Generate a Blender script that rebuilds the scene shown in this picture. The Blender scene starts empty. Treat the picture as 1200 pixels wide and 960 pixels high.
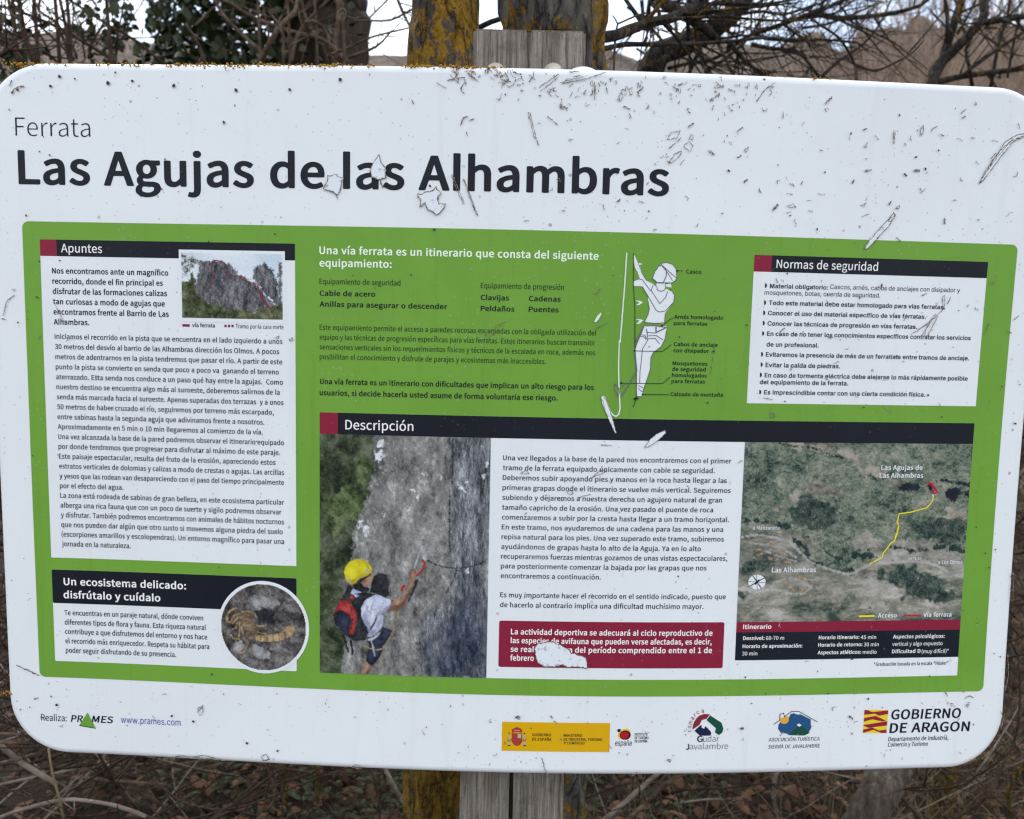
import bpy, bmesh, math, random
import numpy as np
from mathutils import Vector, Matrix, noise
from mathutils.geometry import tessellate_polygon, delaunay_2d_cdt

scene = bpy.context.scene
link = scene.collection.objects.link
rad = math.radians

# ------------------------------------------------------------------ camera, sky, sun, exposure
EYE = Vector((-0.00867, -0.99519, 1.44755))
RIGHT = Vector((0.99974702, -0.00659792, 0.02150248))
FWD = Vector((0.00866587, 0.99519337, -0.09754516))
UP = Vector((-0.02075553, 0.09770682, 0.99499879))
cam_data = bpy.data.cameras.new("camera")
cam = bpy.data.objects.new("camera", cam_data)
link(cam)
cam.matrix_world = Matrix(((RIGHT.x, UP.x, -FWD.x, EYE.x), (RIGHT.y, UP.y, -FWD.y, EYE.y),
                           (RIGHT.z, UP.z, -FWD.z, EYE.z), (0, 0, 0, 1)))
cam_data.sensor_width = 36.0
cam_data.lens = 28.8
cam_data.clip_start = 0.02
cam_data.clip_end = 2000.0
cam_data.dof.use_dof = True
cam_data.dof.focus_distance = 1.005
cam_data.dof.aperture_fstop = 7.2
scene.camera = cam

SUN_EL, SUN_AZ = rad(34), rad(-32)          # azimuth from +Y towards +X
world = bpy.data.worlds.new("World")
scene.world = world
world.use_nodes = True
wn, wl = world.node_tree.nodes, world.node_tree.links
bg = wn["Background"]
sky = wn.new("ShaderNodeTexSky")
sky.sky_type = 'NISHITA'
sky.sun_disc = False
sky.sun_elevation = SUN_EL
sky.sun_rotation = SUN_AZ
sky.altitude = 1000
sky.dust_density = 0.4
sky.ozone_density = 2.0
tc = wn.new("ShaderNodeTexCoord")
mp = wn.new("ShaderNodeMapping")
mp.inputs['Scale'].default_value = (1.0, 1.0, 2.2)
cl = wn.new("ShaderNodeTexNoise")
cl.inputs['Scale'].default_value = 4.2
cl.inputs['Detail'].default_value = 7
cl.inputs['Roughness'].default_value = 0.58
cr = wn.new("ShaderNodeValToRGB")
cr.color_ramp.elements[0].position = 0.40
cr.color_ramp.elements[1].position = 0.56
cr.color_ramp.elements[0].color = (0.3, 0.3, 0.3, 1)
mx = wn.new("ShaderNodeMix")
mx.data_type = 'RGBA'
mx.inputs[7].default_value = (9.25, 9.75, 10.35, 1)
wl.new(tc.outputs['Generated'], mp.inputs['Vector'])
wl.new(mp.outputs[0], cl.inputs['Vector'])
wl.new(cl.outputs['Fac'], cr.inputs['Fac'])
wl.new(cr.outputs['Color'], mx.inputs[0])
wl.new(sky.outputs['Color'], mx.inputs[6])
wl.new(mx.outputs[2], bg.inputs['Color'])
bg.inputs['Strength'].default_value = 0.12

sun_data = bpy.data.lights.new("sun", 'SUN')
sun_data.energy = 1.2
sun_data.angle = rad(14)
sun_data.color = (1.0, 0.95, 0.86)
sun = bpy.data.objects.new("sun", sun_data)
link(sun)
sdir = Vector((math.sin(SUN_AZ) * math.cos(SUN_EL), math.cos(SUN_AZ) * math.cos(SUN_EL), math.sin(SUN_EL)))
sun.rotation_euler = sdir.to_track_quat('Z', 'Y').to_euler()
vs = scene.view_settings
scene.display_settings.display_device = 'sRGB'
vs.view_transform = 'Standard'
vs.look = 'None'
vs.exposure = 0.96
vs.gamma = 1.0
scene.cycles.filter_width = 1.3
scene.cycles.max_bounces = 6
scene.cycles.transparent_max_bounces = 4

# ------------------------------------------------------------------ helpers
def tag(o, label=None, cat=None, group=None, kind=None):
    for k, v in (('label', label), ('category', cat), ('group', group), ('kind', kind)):
        if v:
            o[k] = v
    return o

def empty(name, loc=(0, 0, 0)):
    o = bpy.data.objects.new(name, None)
    o.location = loc
    link(o)
    return o

def mesh_obj(name, verts, faces, mat, parent=None, smooth=False, loc=None, uv=None):
    me = bpy.data.meshes.new(name)
    me.from_pydata([tuple(v) for v in verts], [], faces)
    me.update()
    if smooth:
        me.polygons.foreach_set('use_smooth', [True] * len(me.polygons))
    if mat is not None:
        me.materials.append(mat)
    o = bpy.data.objects.new(name, me)
    if loc is not None:
        o.location = loc
    if parent is not None:
        o.parent = parent
    link(o)
    return o

def ray(px, py):
    """Direction through a point of the photograph (1200 x 960)."""
    return (FWD + RIGHT * ((px - 600) / 960.0) - UP * ((py - 480) / 960.0))

def at(px, py, y):
    """Point of that sight line y metres behind the sign."""
    d = ray(px, py)
    return EYE + d * ((y - EYE.y) / d.y)

# ------------------------------------------------------------------ materials
class Nodes:
    def __init__(self, name):
        self.m = bpy.data.materials.new(name)
        self.m.use_nodes = True
        self.t = self.m.node_tree
        self.b = self.t.nodes['Principled BSDF']
        self.tc = self.t.nodes.new("ShaderNodeTexCoord")
        self.co = self.tc.outputs['Object']
    def new(self, kind, **inputs):
        n = self.t.nodes.new(kind)
        for k, v in inputs.items():
            n.inputs[k].default_value = v
        return n
    def link(self, a, b):
        self.t.links.new(a, b)
    def scaled(self, sx, sy, sz):
        mpn = self.new("ShaderNodeMapping")
        mpn.inputs['Scale'].default_value = (sx, sy, sz)
        self.link(self.co, mpn.inputs['Vector'])
        return mpn.outputs[0]
    def noise(self, scale, detail=4, rough=0.55, co=None, dist=0.0):
        n = self.new("ShaderNodeTexNoise", Scale=scale, Detail=detail, Roughness=rough, Distortion=dist)
        self.link(co or self.co, n.inputs['Vector'])
        return n.outputs['Fac']
    def voronoi(self, scale, co=None, feature='F1', out='Distance', rnd=1.0):
        n = self.new("ShaderNodeTexVoronoi", Scale=scale, Randomness=rnd)
        n.feature = feature
        self.link(co or self.co, n.inputs['Vector'])
        return n.outputs[out]
    def ramp(self, fac, stops, interp='LINEAR'):
        r = self.new("ShaderNodeValToRGB")
        el = r.color_ramp.elements
        r.color_ramp.interpolation = interp
        while len(el) < len(stops):
            el.new(0.5)
        for e, (p, c) in zip(el, stops):
            e.position = p
            e.color = (c[0], c[1], c[2], 1) if isinstance(c, tuple) else (c, c, c, 1)
        self.link(fac, r.inputs['Fac'])
        return r.outputs['Color']
    def mix(self, fac, a, b, mode='MIX'):
        n = self.new("ShaderNodeMix")
        n.data_type = 'RGBA'
        n.blend_type = mode
        for idx, v in ((0, fac), (6, a), (7, b)):
            if isinstance(v, (int, float)):
                n.inputs[idx].default_value = v
            elif isinstance(v, tuple):
                n.inputs[idx].default_value = (v[0], v[1], v[2], 1)
            else:
                self.link(v, n.inputs[idx])
        return n.outputs[2]
    def math(self, op, a, b=0.0):
        n = self.new("ShaderNodeMath")
        n.operation = op
        for i, v in enumerate((a, b)):
            if isinstance(v, (int, float)):
                n.inputs[i].default_value = v
            else:
                self.link(v, n.inputs[i])
        return n.outputs[0]
    def color(self, c):
        if isinstance(c, tuple):
            self.b.inputs['Base Color'].default_value = (c[0], c[1], c[2], 1)
        else:
            self.link(c, self.b.inputs['Base Color'])
    def rough(self, r, spec=0.5):
        if isinstance(r, (int, float)):
            self.b.inputs['Roughness'].default_value = r
        else:
            self.link(r, self.b.inputs['Roughness'])
        self.b.inputs['Specular IOR Level'].default_value = spec
    def bump(self, height, strength=0.3, dist=0.01):
        n = self.new("ShaderNodeBump", Strength=strength, Distance=dist)
        self.link(height, n.inputs['Height'])
        self.link(n.outputs[0], self.b.inputs['Normal'])

MATS = {}

def dirt_dots(k, base, amount=1.0):
    """Fine specks of weather dirt on a printed or painted surface."""
    out = base
    for sc, cut, r, col, al in ((95, 0.80, 0.20, (0.30, 0.27, 0.27), 0.75), (210, 0.72, 0.27, (0.42, 0.40, 0.41), 0.6), (38, 0.93, 0.10, (0.10, 0.085, 0.08), 0.9)):
        n = k.new("ShaderNodeTexVoronoi", Scale=sc)
        k.link(k.co, n.inputs['Vector'])
        sep = k.new("ShaderNodeSeparateColor")
        k.link(n.outputs['Color'], sep.inputs[0])
        on = k.math('GREATER_THAN', sep.outputs[0], cut)
        wob = k.math('MULTIPLY', k.noise(sc * 2.5, 2), 0.18)
        d = k.math('ADD', n.outputs['Distance'], wob)
        lim = k.math('MULTIPLY', sep.outputs[1], r)
        dot = k.math('LESS_THAN', d, k.math('ADD', lim, 0.10))
        patch = k.ramp(k.noise(5.5, 3), [(0.42, 0.15), (0.62, 1.0)])
        f = k.math('MULTIPLY', k.math('MULTIPLY', k.math('MULTIPLY', on, dot), al * amount), patch)
        out = k.mix(f, out, col)
    return out

def paint(name, c, rough=0.45, dirt=1.0, mottle=0.05, spec=0.16):
    k = Nodes(name)
    n = k.noise(9, 5, 0.6)
    col = k.mix(k.math('MULTIPLY', n, 1.0), tuple(x * (1 - mottle) for x in c), tuple(min(0.9, x * (1 + mottle)) for x in c))
    if dirt > 0:
        fade = k.ramp(k.noise(3.2, 6, 0.65, None, 0.6), [(0.36, 0.0), (0.66, 1.0)])
        pale = max(c) > 0.6
        col = k.mix(k.math('MULTIPLY', fade, 0.09 if pale else 0.5), col, (0.42, 0.40, 0.37) if pale else tuple(x * 1.22 + 0.002 for x in c))
        run = k.ramp(k.noise(1.0, 6, 0.7, k.scaled(46, 1, 2.6)), [(0.55, 0.0), (0.72, 1.0)])
        col = k.mix(k.math('MULTIPLY', run, 0.10 if pale else 0.5), col, (0.33, 0.31, 0.28) if pale else tuple(x * 0.82 for x in c))
        col = dirt_dots(k, col, dirt)
    k.color(col)
    k.rough(k.ramp(k.noise(14, 4), [(0.3, rough - 0.06), (0.7, rough + 0.12)]), spec)
    k.bump(k.noise(60, 2), 0.04, 0.002)
    MATS[name] = k.m
    return k.m

COLS = {'green': (0.1494, 0.3147, 0.0382), 'ink': (0.0107, 0.0118, 0.0179), 'ink_soft': (0.0227, 0.0229, 0.0332), 'green_ink': (0.0169, 0.0344, 0.0112), 'mint_ink': (0.805, 0.9, 0.7061), 'white_ink': (0.8563, 0.8204, 0.7953), 'black': (0.0076, 0.0092, 0.0147), 'black_panel': (0.0088, 0.0125, 0.0196), 'red': (0.2281, 0.0125, 0.0357), 'red_panel': (0.2281, 0.014, 0.0382), 'web_blue': (0.053, 0.1053, 0.3398), 'line_grey': (0.1255, 0.1318, 0.1566), 'line_dark': (0.0227, 0.0319, 0.0205), 'rope_white': (0.7157, 0.7721, 0.6918), 'logo_green': (0.1432, 0.329, 0.0437), 'logo_yellow': (0.662, 0.3688, 0.0042), 'logo_crest': (0.3575, 0.0456, 0.0332), 'logo_silver': (0.4712, 0.3792, 0.2948), 'logo_navy': (0.0136, 0.019, 0.0527), 'logo_sun': (0.7883, 0.5555, 0.0125), 'logo_red': (0.4712, 0.0099, 0.0205), 'logo_maroon': (0.2281, 0.0229, 0.0332), 'logo_darkgreen': (0.0107, 0.0699, 0.0437), 'logo_blue': (0.0207, 0.0822, 0.1948), 'logo_orange': (0.7235, 0.3586, 0.0527), 'logo_flag': (0.7718, 0.5955, 0.0205), 'logo_crimson': (0.2979, 0.0125, 0.0466), 'print_skin': (0.447, 0.2174, 0.1338), 'print_navy': (0.0188, 0.025, 0.0527), 'print_black': (0.0152, 0.0148, 0.0179), 'print_shirt': (0.6471, 0.6092, 0.7061), 'print_helmet_dark': (0.5089, 0.3387, 0.0088), 'print_shirt_dark': (0.3074, 0.2918, 0.3686), 'print_skin_dark': (0.2281, 0.091, 0.0527), 'print_rock_light': (0.3575, 0.329, 0.2778), 'print_redgear': (0.3897, 0.0272, 0.0264), 'print_rope': (0.3575, 0.2329, 0.0943), 'print_helmet': (0.805, 0.6092, 0.0171), 'print_steel': (0.459, 0.445, 0.4412), 'print_shade': (0.032, 0.0319, 0.0357), 'print_pale': (0.6471, 0.6092, 0.5583), 'print_twig': (0.2202, 0.1493, 0.1181), 'print_amber': (0.5756, 0.329, 0.1034), 'print_sky': (0.7235, 0.7408, 0.7499), 'print_shade_soft': (0.1371, 0.0739, 0.0382), 'map_yellow': (0.7883, 0.6658, 0.0308), 'map_red': (0.5089, 0.014, 0.0332), 'map_black': (0.0121, 0.0156, 0.0243), 'map_road': (0.447, 0.3586, 0.2778), 'map_roof': (0.4712, 0.2251, 0.1338)}
for nm, c in COLS.items():
    paint(nm, tuple(c), dirt={'green': 0.5, 'red': 0.2, 'red_panel': 0.2, 'black': 0.12, 'black_panel': 0.12}.get(nm, 0.0))
paint('white', (0.775, 0.78, 0.785), 0.36, 1.0, 0.03)
paint('white_clean', (0.775, 0.78, 0.785), 0.36, 0.2, 0.02)
paint('white_print', (0.76, 0.765, 0.77), 0.36, 0.3, 0.02)

def speckle(name, cols, scale, detail=6, rough=0.65, stretch=(1, 1, 1), fleck=None, lo=0.32, hi=0.68, cell=None, dist=0.0, patch=0.0, pscale=14):
    """A photograph's fine texture printed on the panel: noise through a colour ramp, optional flecks."""
    k = Nodes(name)
    co = k.scaled(*stretch)
    f = k.noise(scale, detail, rough, co, dist)
    if cell:
        v = k.voronoi(cell, co)
        f = k.math('ADD', k.math('MULTIPLY', f, 0.62), k.math('MULTIPLY', v, 0.42))
    n = len(cols)
    col = k.ramp(f, [(lo + (hi - lo) * i / (n - 1), c) for i, c in enumerate(cols)])
    if fleck:
        fc, fs, cut = fleck
        v = k.noise(fs, 4, 0.7, co)
        col = k.mix(k.ramp(v, [(cut, 0.0), (cut + 0.05, 1.0)]), col, fc)
    if patch:
        q = k.ramp(k.noise(pscale, 5, 0.6, None, 0.8), [(0.36, 1 - patch), (0.64, 1 + patch)])
        col = k.mix(1.0, col, q, 'MULTIPLY')
    k.color(col)
    k.rough(0.5, 0.16)
    MATS[name] = k.m


k = Nodes('primer')
col = k.mix(k.ramp(k.noise(130, 5, 0.7), [(0.56, 0.0), (0.66, 1.0)]), (0.74, 0.75, 0.78), (0.36, 0.37, 0.40))
k.color(dirt_dots(k, col, 1.0))
k.rough(0.6, 0.3)
MATS['primer'] = k.m
k = Nodes('scratch')
k.color(k.ramp(k.noise(240, 4, 0.75), [(0.36, (0.06, 0.042, 0.03)), (0.50, (0.17, 0.13, 0.10)), (0.62, (0.46, 0.43, 0.40))]))
k.rough(0.8, 0.2)
MATS['scratch'] = k.m

def lichen_bark(name, c0, c1, amount, scale=1.0, olive=0.5):
    """Grey fissured bark grown over with orange and olive lichen."""
    k = Nodes(name)
    co = k.scaled(1, 1, 0.30)
    r1 = k.noise(26 * scale, 7, 0.62, k.scaled(1.3, 1.3, 0.26), 0.6)
    fis = k.math('ABSOLUTE', k.math('SUBTRACT', r1, 0.5))
    n1 = k.noise(70 * scale, 9, 0.75, co)
    bark = k.mix(k.ramp(n1, [(0.34, 0.0), (0.66, 1.0)]), c0, c1)
    grey = k.ramp(k.noise(16 * scale, 6, 0.65), [(0.60, 0.0), (0.66, 1.0)])
    bark = k.mix(k.math('MULTIPLY', grey, 0.6), bark, (0.24, 0.245, 0.23))
    big = k.noise(9 * scale, 5, 0.65, k.scaled(1.2, 1.2, 0.7))
    small = k.noise(62 * scale, 7, 0.75, k.scaled(1, 1, 0.8))
    lf = k.math('ADD', k.math('MULTIPLY', big, 0.54), k.math('MULTIPLY', small, 0.46))
    li = k.ramp(lf, [(amount, 0.0), (amount + 0.02, 1.0)])
    lc = k.ramp(k.noise(140 * scale, 6, 0.75), [(0.32, (0.06, 0.034, 0.008)), (0.46, (0.27, 0.14, 0.014)), (0.66, (0.47, 0.262, 0.035))])
    lo = k.ramp(k.noise(120 * scale, 5, 0.75), [(0.32, (0.045, 0.036, 0.012)), (0.65, (0.24, 0.175, 0.032))])
    lc = k.mix(k.math('MULTIPLY', k.ramp(k.noise(7 * scale, 4), [(0.42, 0.0), (0.56, 1.0)]), olive), lc, lo)
    c = k.mix(li, bark, lc)
    c = k.mix(k.ramp(fis, [(0.0, 0.85), (0.028, 0.0)]), c, tuple(x * 0.22 for x in c0))
    k.color(c)
    k.rough(0.92, 0.15)
    h = k.math('ADD', k.math('MULTIPLY', k.ramp(fis, [(0.0, 0.0), (0.06, 1.0)]), 0.8), k.math('MULTIPLY', k.noise(150 * scale, 7, 0.8), 0.7))
    k.bump(h, 1.0, 0.014)
    return k.m

M_TRUNK = lichen_bark('lichened_bark', (0.075, 0.064, 0.055), (0.21, 0.19, 0.17), 0.505, 1.0, 0.45)
M_TRUNK_THICK = lichen_bark('heavily_lichened_bark', (0.05, 0.04, 0.033), (0.15, 0.125, 0.105), 0.468, 1.0, 0.5)
M_BRANCH = lichen_bark('branch_bark', (0.035, 0.03, 0.027), (0.105, 0.083, 0.066), 0.55, 1.6, 0.3)
M_YELLOW = lichen_bark('yellow_lichen_bark', (0.05, 0.045, 0.03), (0.12, 0.10, 0.06), 0.47, 1.3, 0.9)

def plain(name, cols, scale, stretch=(1, 1, 1), bump=0.5, rough=0.9, bd=0.01):
    k = Nodes(name)
    co = k.scaled(*stretch)
    n = len(cols)
    f = k.noise(scale, 7, 0.65, co)
    k.color(k.ramp(f, [(0.3 + 0.4 * i / (n - 1), c) for i, c in enumerate(cols)]))
    k.rough(rough, 0.2)
    k.bump(f, bump, bd)
    return k.m

M_TWIG = plain('dead_twig', [(0.034, 0.021, 0.013), (0.086, 0.056, 0.038), (0.17, 0.118, 0.082)], 30)
M_TWIG_DARK = plain('dark_twig', [(0.013, 0.008, 0.005), (0.042, 0.025, 0.016), (0.092, 0.058, 0.036)], 30)
M_TWIG_PALE = plain('pale_twig', [(0.075, 0.055, 0.042), (0.17, 0.132, 0.105), (0.27, 0.22, 0.18)], 26)
M_STEM = plain('dry_stem', [(0.13, 0.088, 0.06), (0.26, 0.185, 0.135), (0.40, 0.30, 0.23)], 6)
M_STRAW = plain('dry_grass', [(0.11, 0.08, 0.042), (0.21, 0.16, 0.095)], 20)
M_LOG = plain('weathered_log', [(0.03, 0.022, 0.016), (0.085, 0.066, 0.052), (0.175, 0.143, 0.117)], 26, (3, 3, 0.5), 0.8)
M_IVY = plain('ivy_leaf', [(0.010, 0.015, 0.005), (0.024, 0.032, 0.011), (0.05, 0.056, 0.02)], 5, rough=0.5)
M_GIVY = plain('ground_ivy_leaf', [(0.014, 0.020, 0.008), (0.036, 0.046, 0.018), (0.07, 0.078, 0.034)], 9, rough=0.6)
M_LEAF = plain('dead_leaf', [(0.04, 0.02, 0.012), (0.125, 0.065, 0.038), (0.27, 0.155, 0.10)], 3.2)
M_SOIL = plain('soil', [(0.009, 0.006, 0.004), (0.026, 0.017, 0.011), (0.058, 0.04, 0.026)], 9, bump=1.0, bd=0.03)

k = Nodes('hill_scrub')
sl = k.noise(0.16, 9, 0.75, k.scaled(1, 1, 0.5))
c = k.ramp(sl, [(0.34, (0.11, 0.085, 0.072)), (0.5, (0.26, 0.205, 0.17)), (0.66, (0.42, 0.335, 0.275))])
c = k.mix(k.ramp(k.noise(0.9, 8, 0.8), [(0.50, 0.0), (0.60, 0.85)]), c, (0.085, 0.07, 0.055))
c = k.mix(k.ramp(k.noise(1.3, 6, 0.8, k.scaled(1.4, 1.4, 0.3)), [(0.55, 0.0), (0.66, 0.8)]), c, (0.40, 0.33, 0.28))
k.color(c)
k.rough(0.95, 0.1)
k.bump(k.noise(0.35, 9, 0.8), 1.0, 2.5)
M_HILL = k.m

k = Nodes('weathered_plank')
g1 = k.noise(210, 6, 0.7, k.scaled(1, 1, 0.03), 0.3)
g2 = k.noise(520, 5, 0.7, k.scaled(1, 1, 0.045))
g3 = k.noise(900, 3, 0.7, k.scaled(1, 1, 0.25))
c = k.ramp(g1, [(0.30, (0.085, 0.068, 0.054)), (0.46, (0.20, 0.168, 0.14)), (0.64, (0.345, 0.30, 0.255))])
c = k.mix(k.ramp(g2, [(0.54, 0.0), (0.66, 0.85)]), c, (0.05, 0.039, 0.031))
c = k.mix(k.ramp(g3, [(0.56, 0.0), (0.70, 0.6)]), c, (0.07, 0.056, 0.045))
c = k.mix(k.math('MULTIPLY', k.ramp(k.noise(22, 7, 0.75), [(0.5, 0.0), (0.62, 1.0)]), 0.5), c, (0.095, 0.083, 0.062))
k.color(c)
k.rough(0.88, 0.15)
k.bump(k.math('ADD', g1, k.math('ADD', g2, g3)), 0.7, 0.003)
M_PLANK = k.m

k = Nodes('galvanised_bolt')
k.b.inputs['Metallic'].default_value = 0.4
k.color(k.ramp(k.noise(70, 5), [(0.35, (0.33, 0.28, 0.23)), (0.65, (0.52, 0.46, 0.40))]))
k.rough(0.5)
M_BOLT = k.m
k = Nodes('lichen_crust')
k.color(k.ramp(k.noise(220, 5, 0.7), [(0.32, (0.14, 0.075, 0.015)), (0.5, (0.36, 0.19, 0.02)), (0.66, (0.52, 0.31, 0.05))]))
k.rough(0.95, 0.1)
k.bump(k.noise(300, 4), 0.8, 0.002)
M_CRUST = k.m
k = Nodes('dark_speck')
k.color((0.07, 0.055, 0.05))
k.rough(0.9, 0.1)
M_SPECK = k.m

# ------------------------------------------------------------------ ground and hills
def ground_z(x, y):
    base = 0.10 * noise.noise(Vector((x * 0.7, y * 0.7, 0.3))) + 0.03 * noise.noise(Vector((x * 3, y * 3, 4)))
    return base + (0.02 * max(0.0, y - 6) ** 1.25 if y > 6 else 0)

vv, ff = [], []
xs = [-300, -120, -60, -30, -15] + [-9 + 0.3 * i for i in range(61)] + [15, 30, 60, 120, 300]
ys = [-300, -80, -20, -8, -4] + [-2 + 0.25 * i for i in range(57)] + [16, 22, 30, 40, 55, 80, 120, 200, 400]
for y in ys:
    for x in xs:
        vv.append((x, y, ground_z(x, min(y, 40))))
nx = len(xs)
for j in range(len(ys) - 1):
    for i in range(nx - 1):
        ff.append((j * nx + i, j * nx + i + 1, (j + 1) * nx + i + 1, (j + 1) * nx + i))
tag(mesh_obj('ground', vv, ff, M_SOIL, smooth=True), kind='structure')

# the rocky ridge behind: a crest drawn point by point, falling towards the valley
CREST = [(-3200, 330), (-2400, 230), (-1700, 150), (-1100, 105), (-700, 62), (-400, 40), (-150, 46), (-40, 44), (30, 40), (62, 37), (90, 33), (120, 38), (150, 46), (185, 52), (240, 60), (320, 62), (420, 64), (520, 66), (620, 68), (690, 62), (715, 58), (735, 66), (760, 74), (790, 64), (815, 52),
         (845, 48), (875, 52), (900, 58), (925, 50), (936, 42), (952, 37), (966, 39), (972, 54), (985, 60), (998, 52), (1004, 38), (1020, 34), (1045, 32), (1060, 36), (1068, 22), (1076, 17), (1086, 19), (1094, 28),
         (1106, 36), (1125, 32), (1150, 27), (1180, 30), (1230, 24), (1330, 30), (1500, 20), (1800, 30), (2200, 60), (2800, 130), (3500, 230), (4300, 330)]
crest = []
for (ax, ay), (bx, by) in zip(CREST[:-1], CREST[1:]):
    n = max(1, int((bx - ax) / (6 if -200 < ax < 1500 else 24)))
    for i in range(n):
        t = i / n
        crest.append((ax + (bx - ax) * t, ay + (by - ay) * t + 1.6 * noise.noise(Vector((ax + (bx - ax) * t, 7.1, 0)) * 0.11)))
vv, ff = [], []
rows = 26
for px, py in crest:
    top = at(px, py, 115)
    for j in range(rows):
        t = j / (rows - 1)
        y = 115 - 78 * t
        z = top.z * (1 - t) ** 1.15 + 1.0 * t
        x = top.x * (0.42 + 0.58 * (1 - t))
        d = noise.fractal(Vector((x * 0.13, y * 0.13, z * 0.13)), 1.0, 2.0, 5) * 3.4 * min(1, t * 4)
        vv.append((x + d * 0.4, y + d, z + d * 0.5))
    vv.append((top.x, 150, top.z * 0.5))
    vv.append((top.x * 1.1, 200, 0))
R2 = rows + 2
for i in range(len(crest) - 1):
    for j in range(rows - 1):
        a, b = i * R2 + j, (i + 1) * R2 + j
        ff.append((a, a + 1, b + 1, b))
    a, b = i * R2, (i + 1) * R2
    ff.append((a, b, b + rows, a + rows))
    ff.append((a + rows, b + rows, b + rows + 1, a + rows + 1))
tag(mesh_obj('hills', vv, ff, M_HILL, smooth=True), kind='structure')

# ------------------------------------------------------------------ the sign
Z0 = 1.35
def bend(u, v):
    return 0.127527396 * u * u + 0.0293997649 * u ** 3 - 0.117424839 * u ** 4 - 0.022075269 * v * v - 0.010260403 * v * u * u - 0.049217052 * u * v * v

def on_panel(u, v, h=0.0):
    return Vector((u, bend(u, v) - h, v + Z0))

sign = empty('information_sign', (0, 0.02, 0))
tag(sign, 'white and green information board about a climbing route, bolted to a grey wooden post', 'information sign')
OFF = Vector((0, -0.02, 0))

def rounded(u0, v0, u1, v1, r, n=10):
    if r <= 0:
        return [(u0, v0), (u1, v0), (u1, v1), (u0, v1)]
    out = []
    for cx, cy, a0 in ((u1 - r, v0 + r, -90), (u1 - r, v1 - r, 0), (u0 + r, v1 - r, 90), (u0 + r, v0 + r, 180)):
        for i in range(n + 1):
            a = rad(a0 + 90 * i / n)
            out.append((cx + r * math.cos(a), cy + r * math.sin(a)))
    return out

def fill(poly, step=0.022):
    """Triangles of a polygon with enough points inside to follow the bent panel."""
    us = [p[0] for p in poly]
    vs_ = [p[1] for p in poly]
    w, h = max(us) - min(us), max(vs_) - min(vs_)
    pts = []
    for (a, b), (c, d) in zip(poly, poly[1:] + poly[:1]):
        n = max(1, int(math.hypot(c - a, d - b) / step))
        for i in range(n):
            pts.append(Vector((a + (c - a) * i / n, b + (d - b) * i / n)))
    m = len(pts)
    face = [list(range(m))]
    if w > step or h > step:
        nu, nv = int(w / step) + 1, int(h / step) + 1
        for i in range(1, nu):
            for j in range(1, nv):
                p = Vector((min(us) + w * i / nu, min(vs_) + h * j / nv))
                if inside(p, poly):
                    pts.append(p)
    r = delaunay_2d_cdt(pts, [], face, 1, 1e-7)
    return [tuple(p) for p in r[0]], [tuple(f) for f in r[2]]

def inside(p, poly):
    c = False
    j = len(poly) - 1
    for i in range(len(poly)):
        a, b = poly[i], poly[j]
        if (a[1] > p[1]) != (b[1] > p[1]) and p[0] < (b[0] - a[0]) * (p[1] - a[1]) / (b[1] - a[1]) + a[0]:
            c = not c
        j = i
    return c

# --- the panel itself: bent sheet with rolled edges and rounded corners
PU0, PU1, PV0, PV1, PR_ = -0.6445, 0.6585, -0.4665, 0.4035, 0.076
def panel_mesh():
    EDGE = 0.009
    front = rounded(PU0 + EDGE, PV0 + EDGE, PU1 - EDGE, PV1 - EDGE, PR_ - EDGE, 14)
    p2, tris = fill(front, 0.03)
    verts = [on_panel(u, v) for u, v in p2]
    faces = list(tris)
    rings = []
    # the outline, cut finely so that the rolled edge follows the bend
    def fine(d):
        base = rounded(PU0 + d, PV0 + d, PU1 - d, PV1 - d, PR_ - d, 14)
        out = []
        for (a, b), (c, e) in zip(base, base[1:] + base[:1]):
            n = max(1, int(math.hypot(c - a, e - b) / 0.03 + 0.5)) if math.hypot(c - a, e - b) > 0.05 else 1
            out += [(a + (c - a) * i / n, b + (e - b) * i / n) for i in range(n)]
        return out
    prof = [(EDGE - EDGE * math.sin(rad(a)), EDGE - EDGE * math.cos(rad(a))) for a in (0, 15, 30, 45, 60, 75, 90)] + [(0.0, 0.024), (0.004, 0.026), (0.03, 0.026)]
    n0 = None
    for d, dep in prof:
        ring = fine(d)
        if n0 is None:
            n0 = len(ring)
        ring = ring if len(ring) == n0 else None
        if ring is None:
            continue
        rings.append(len(verts))
        verts += [on_panel(u, v, -dep) for u, v in ring]
    for a, b in zip(rings[:-1], rings[1:]):
        for i in range(n0):
            j = (i + 1) % n0
            faces.append((a + i, b + i, b + j, a + j))
    last = rings[-1]
    cen = len(verts)
    verts.append(on_panel(0, 0, -0.026))
    for i in range(n0):
        faces.append((last + i, cen, last + (i + 1) % n0))
    return [v + OFF for v in verts], faces

pv, pf = panel_mesh()
paint('panel_paint', (0.775, 0.78, 0.785), 0.34, 1.0, 0.03)
panel = mesh_obj('panel', pv, pf, MATS['panel_paint'], sign, smooth=True)

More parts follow.
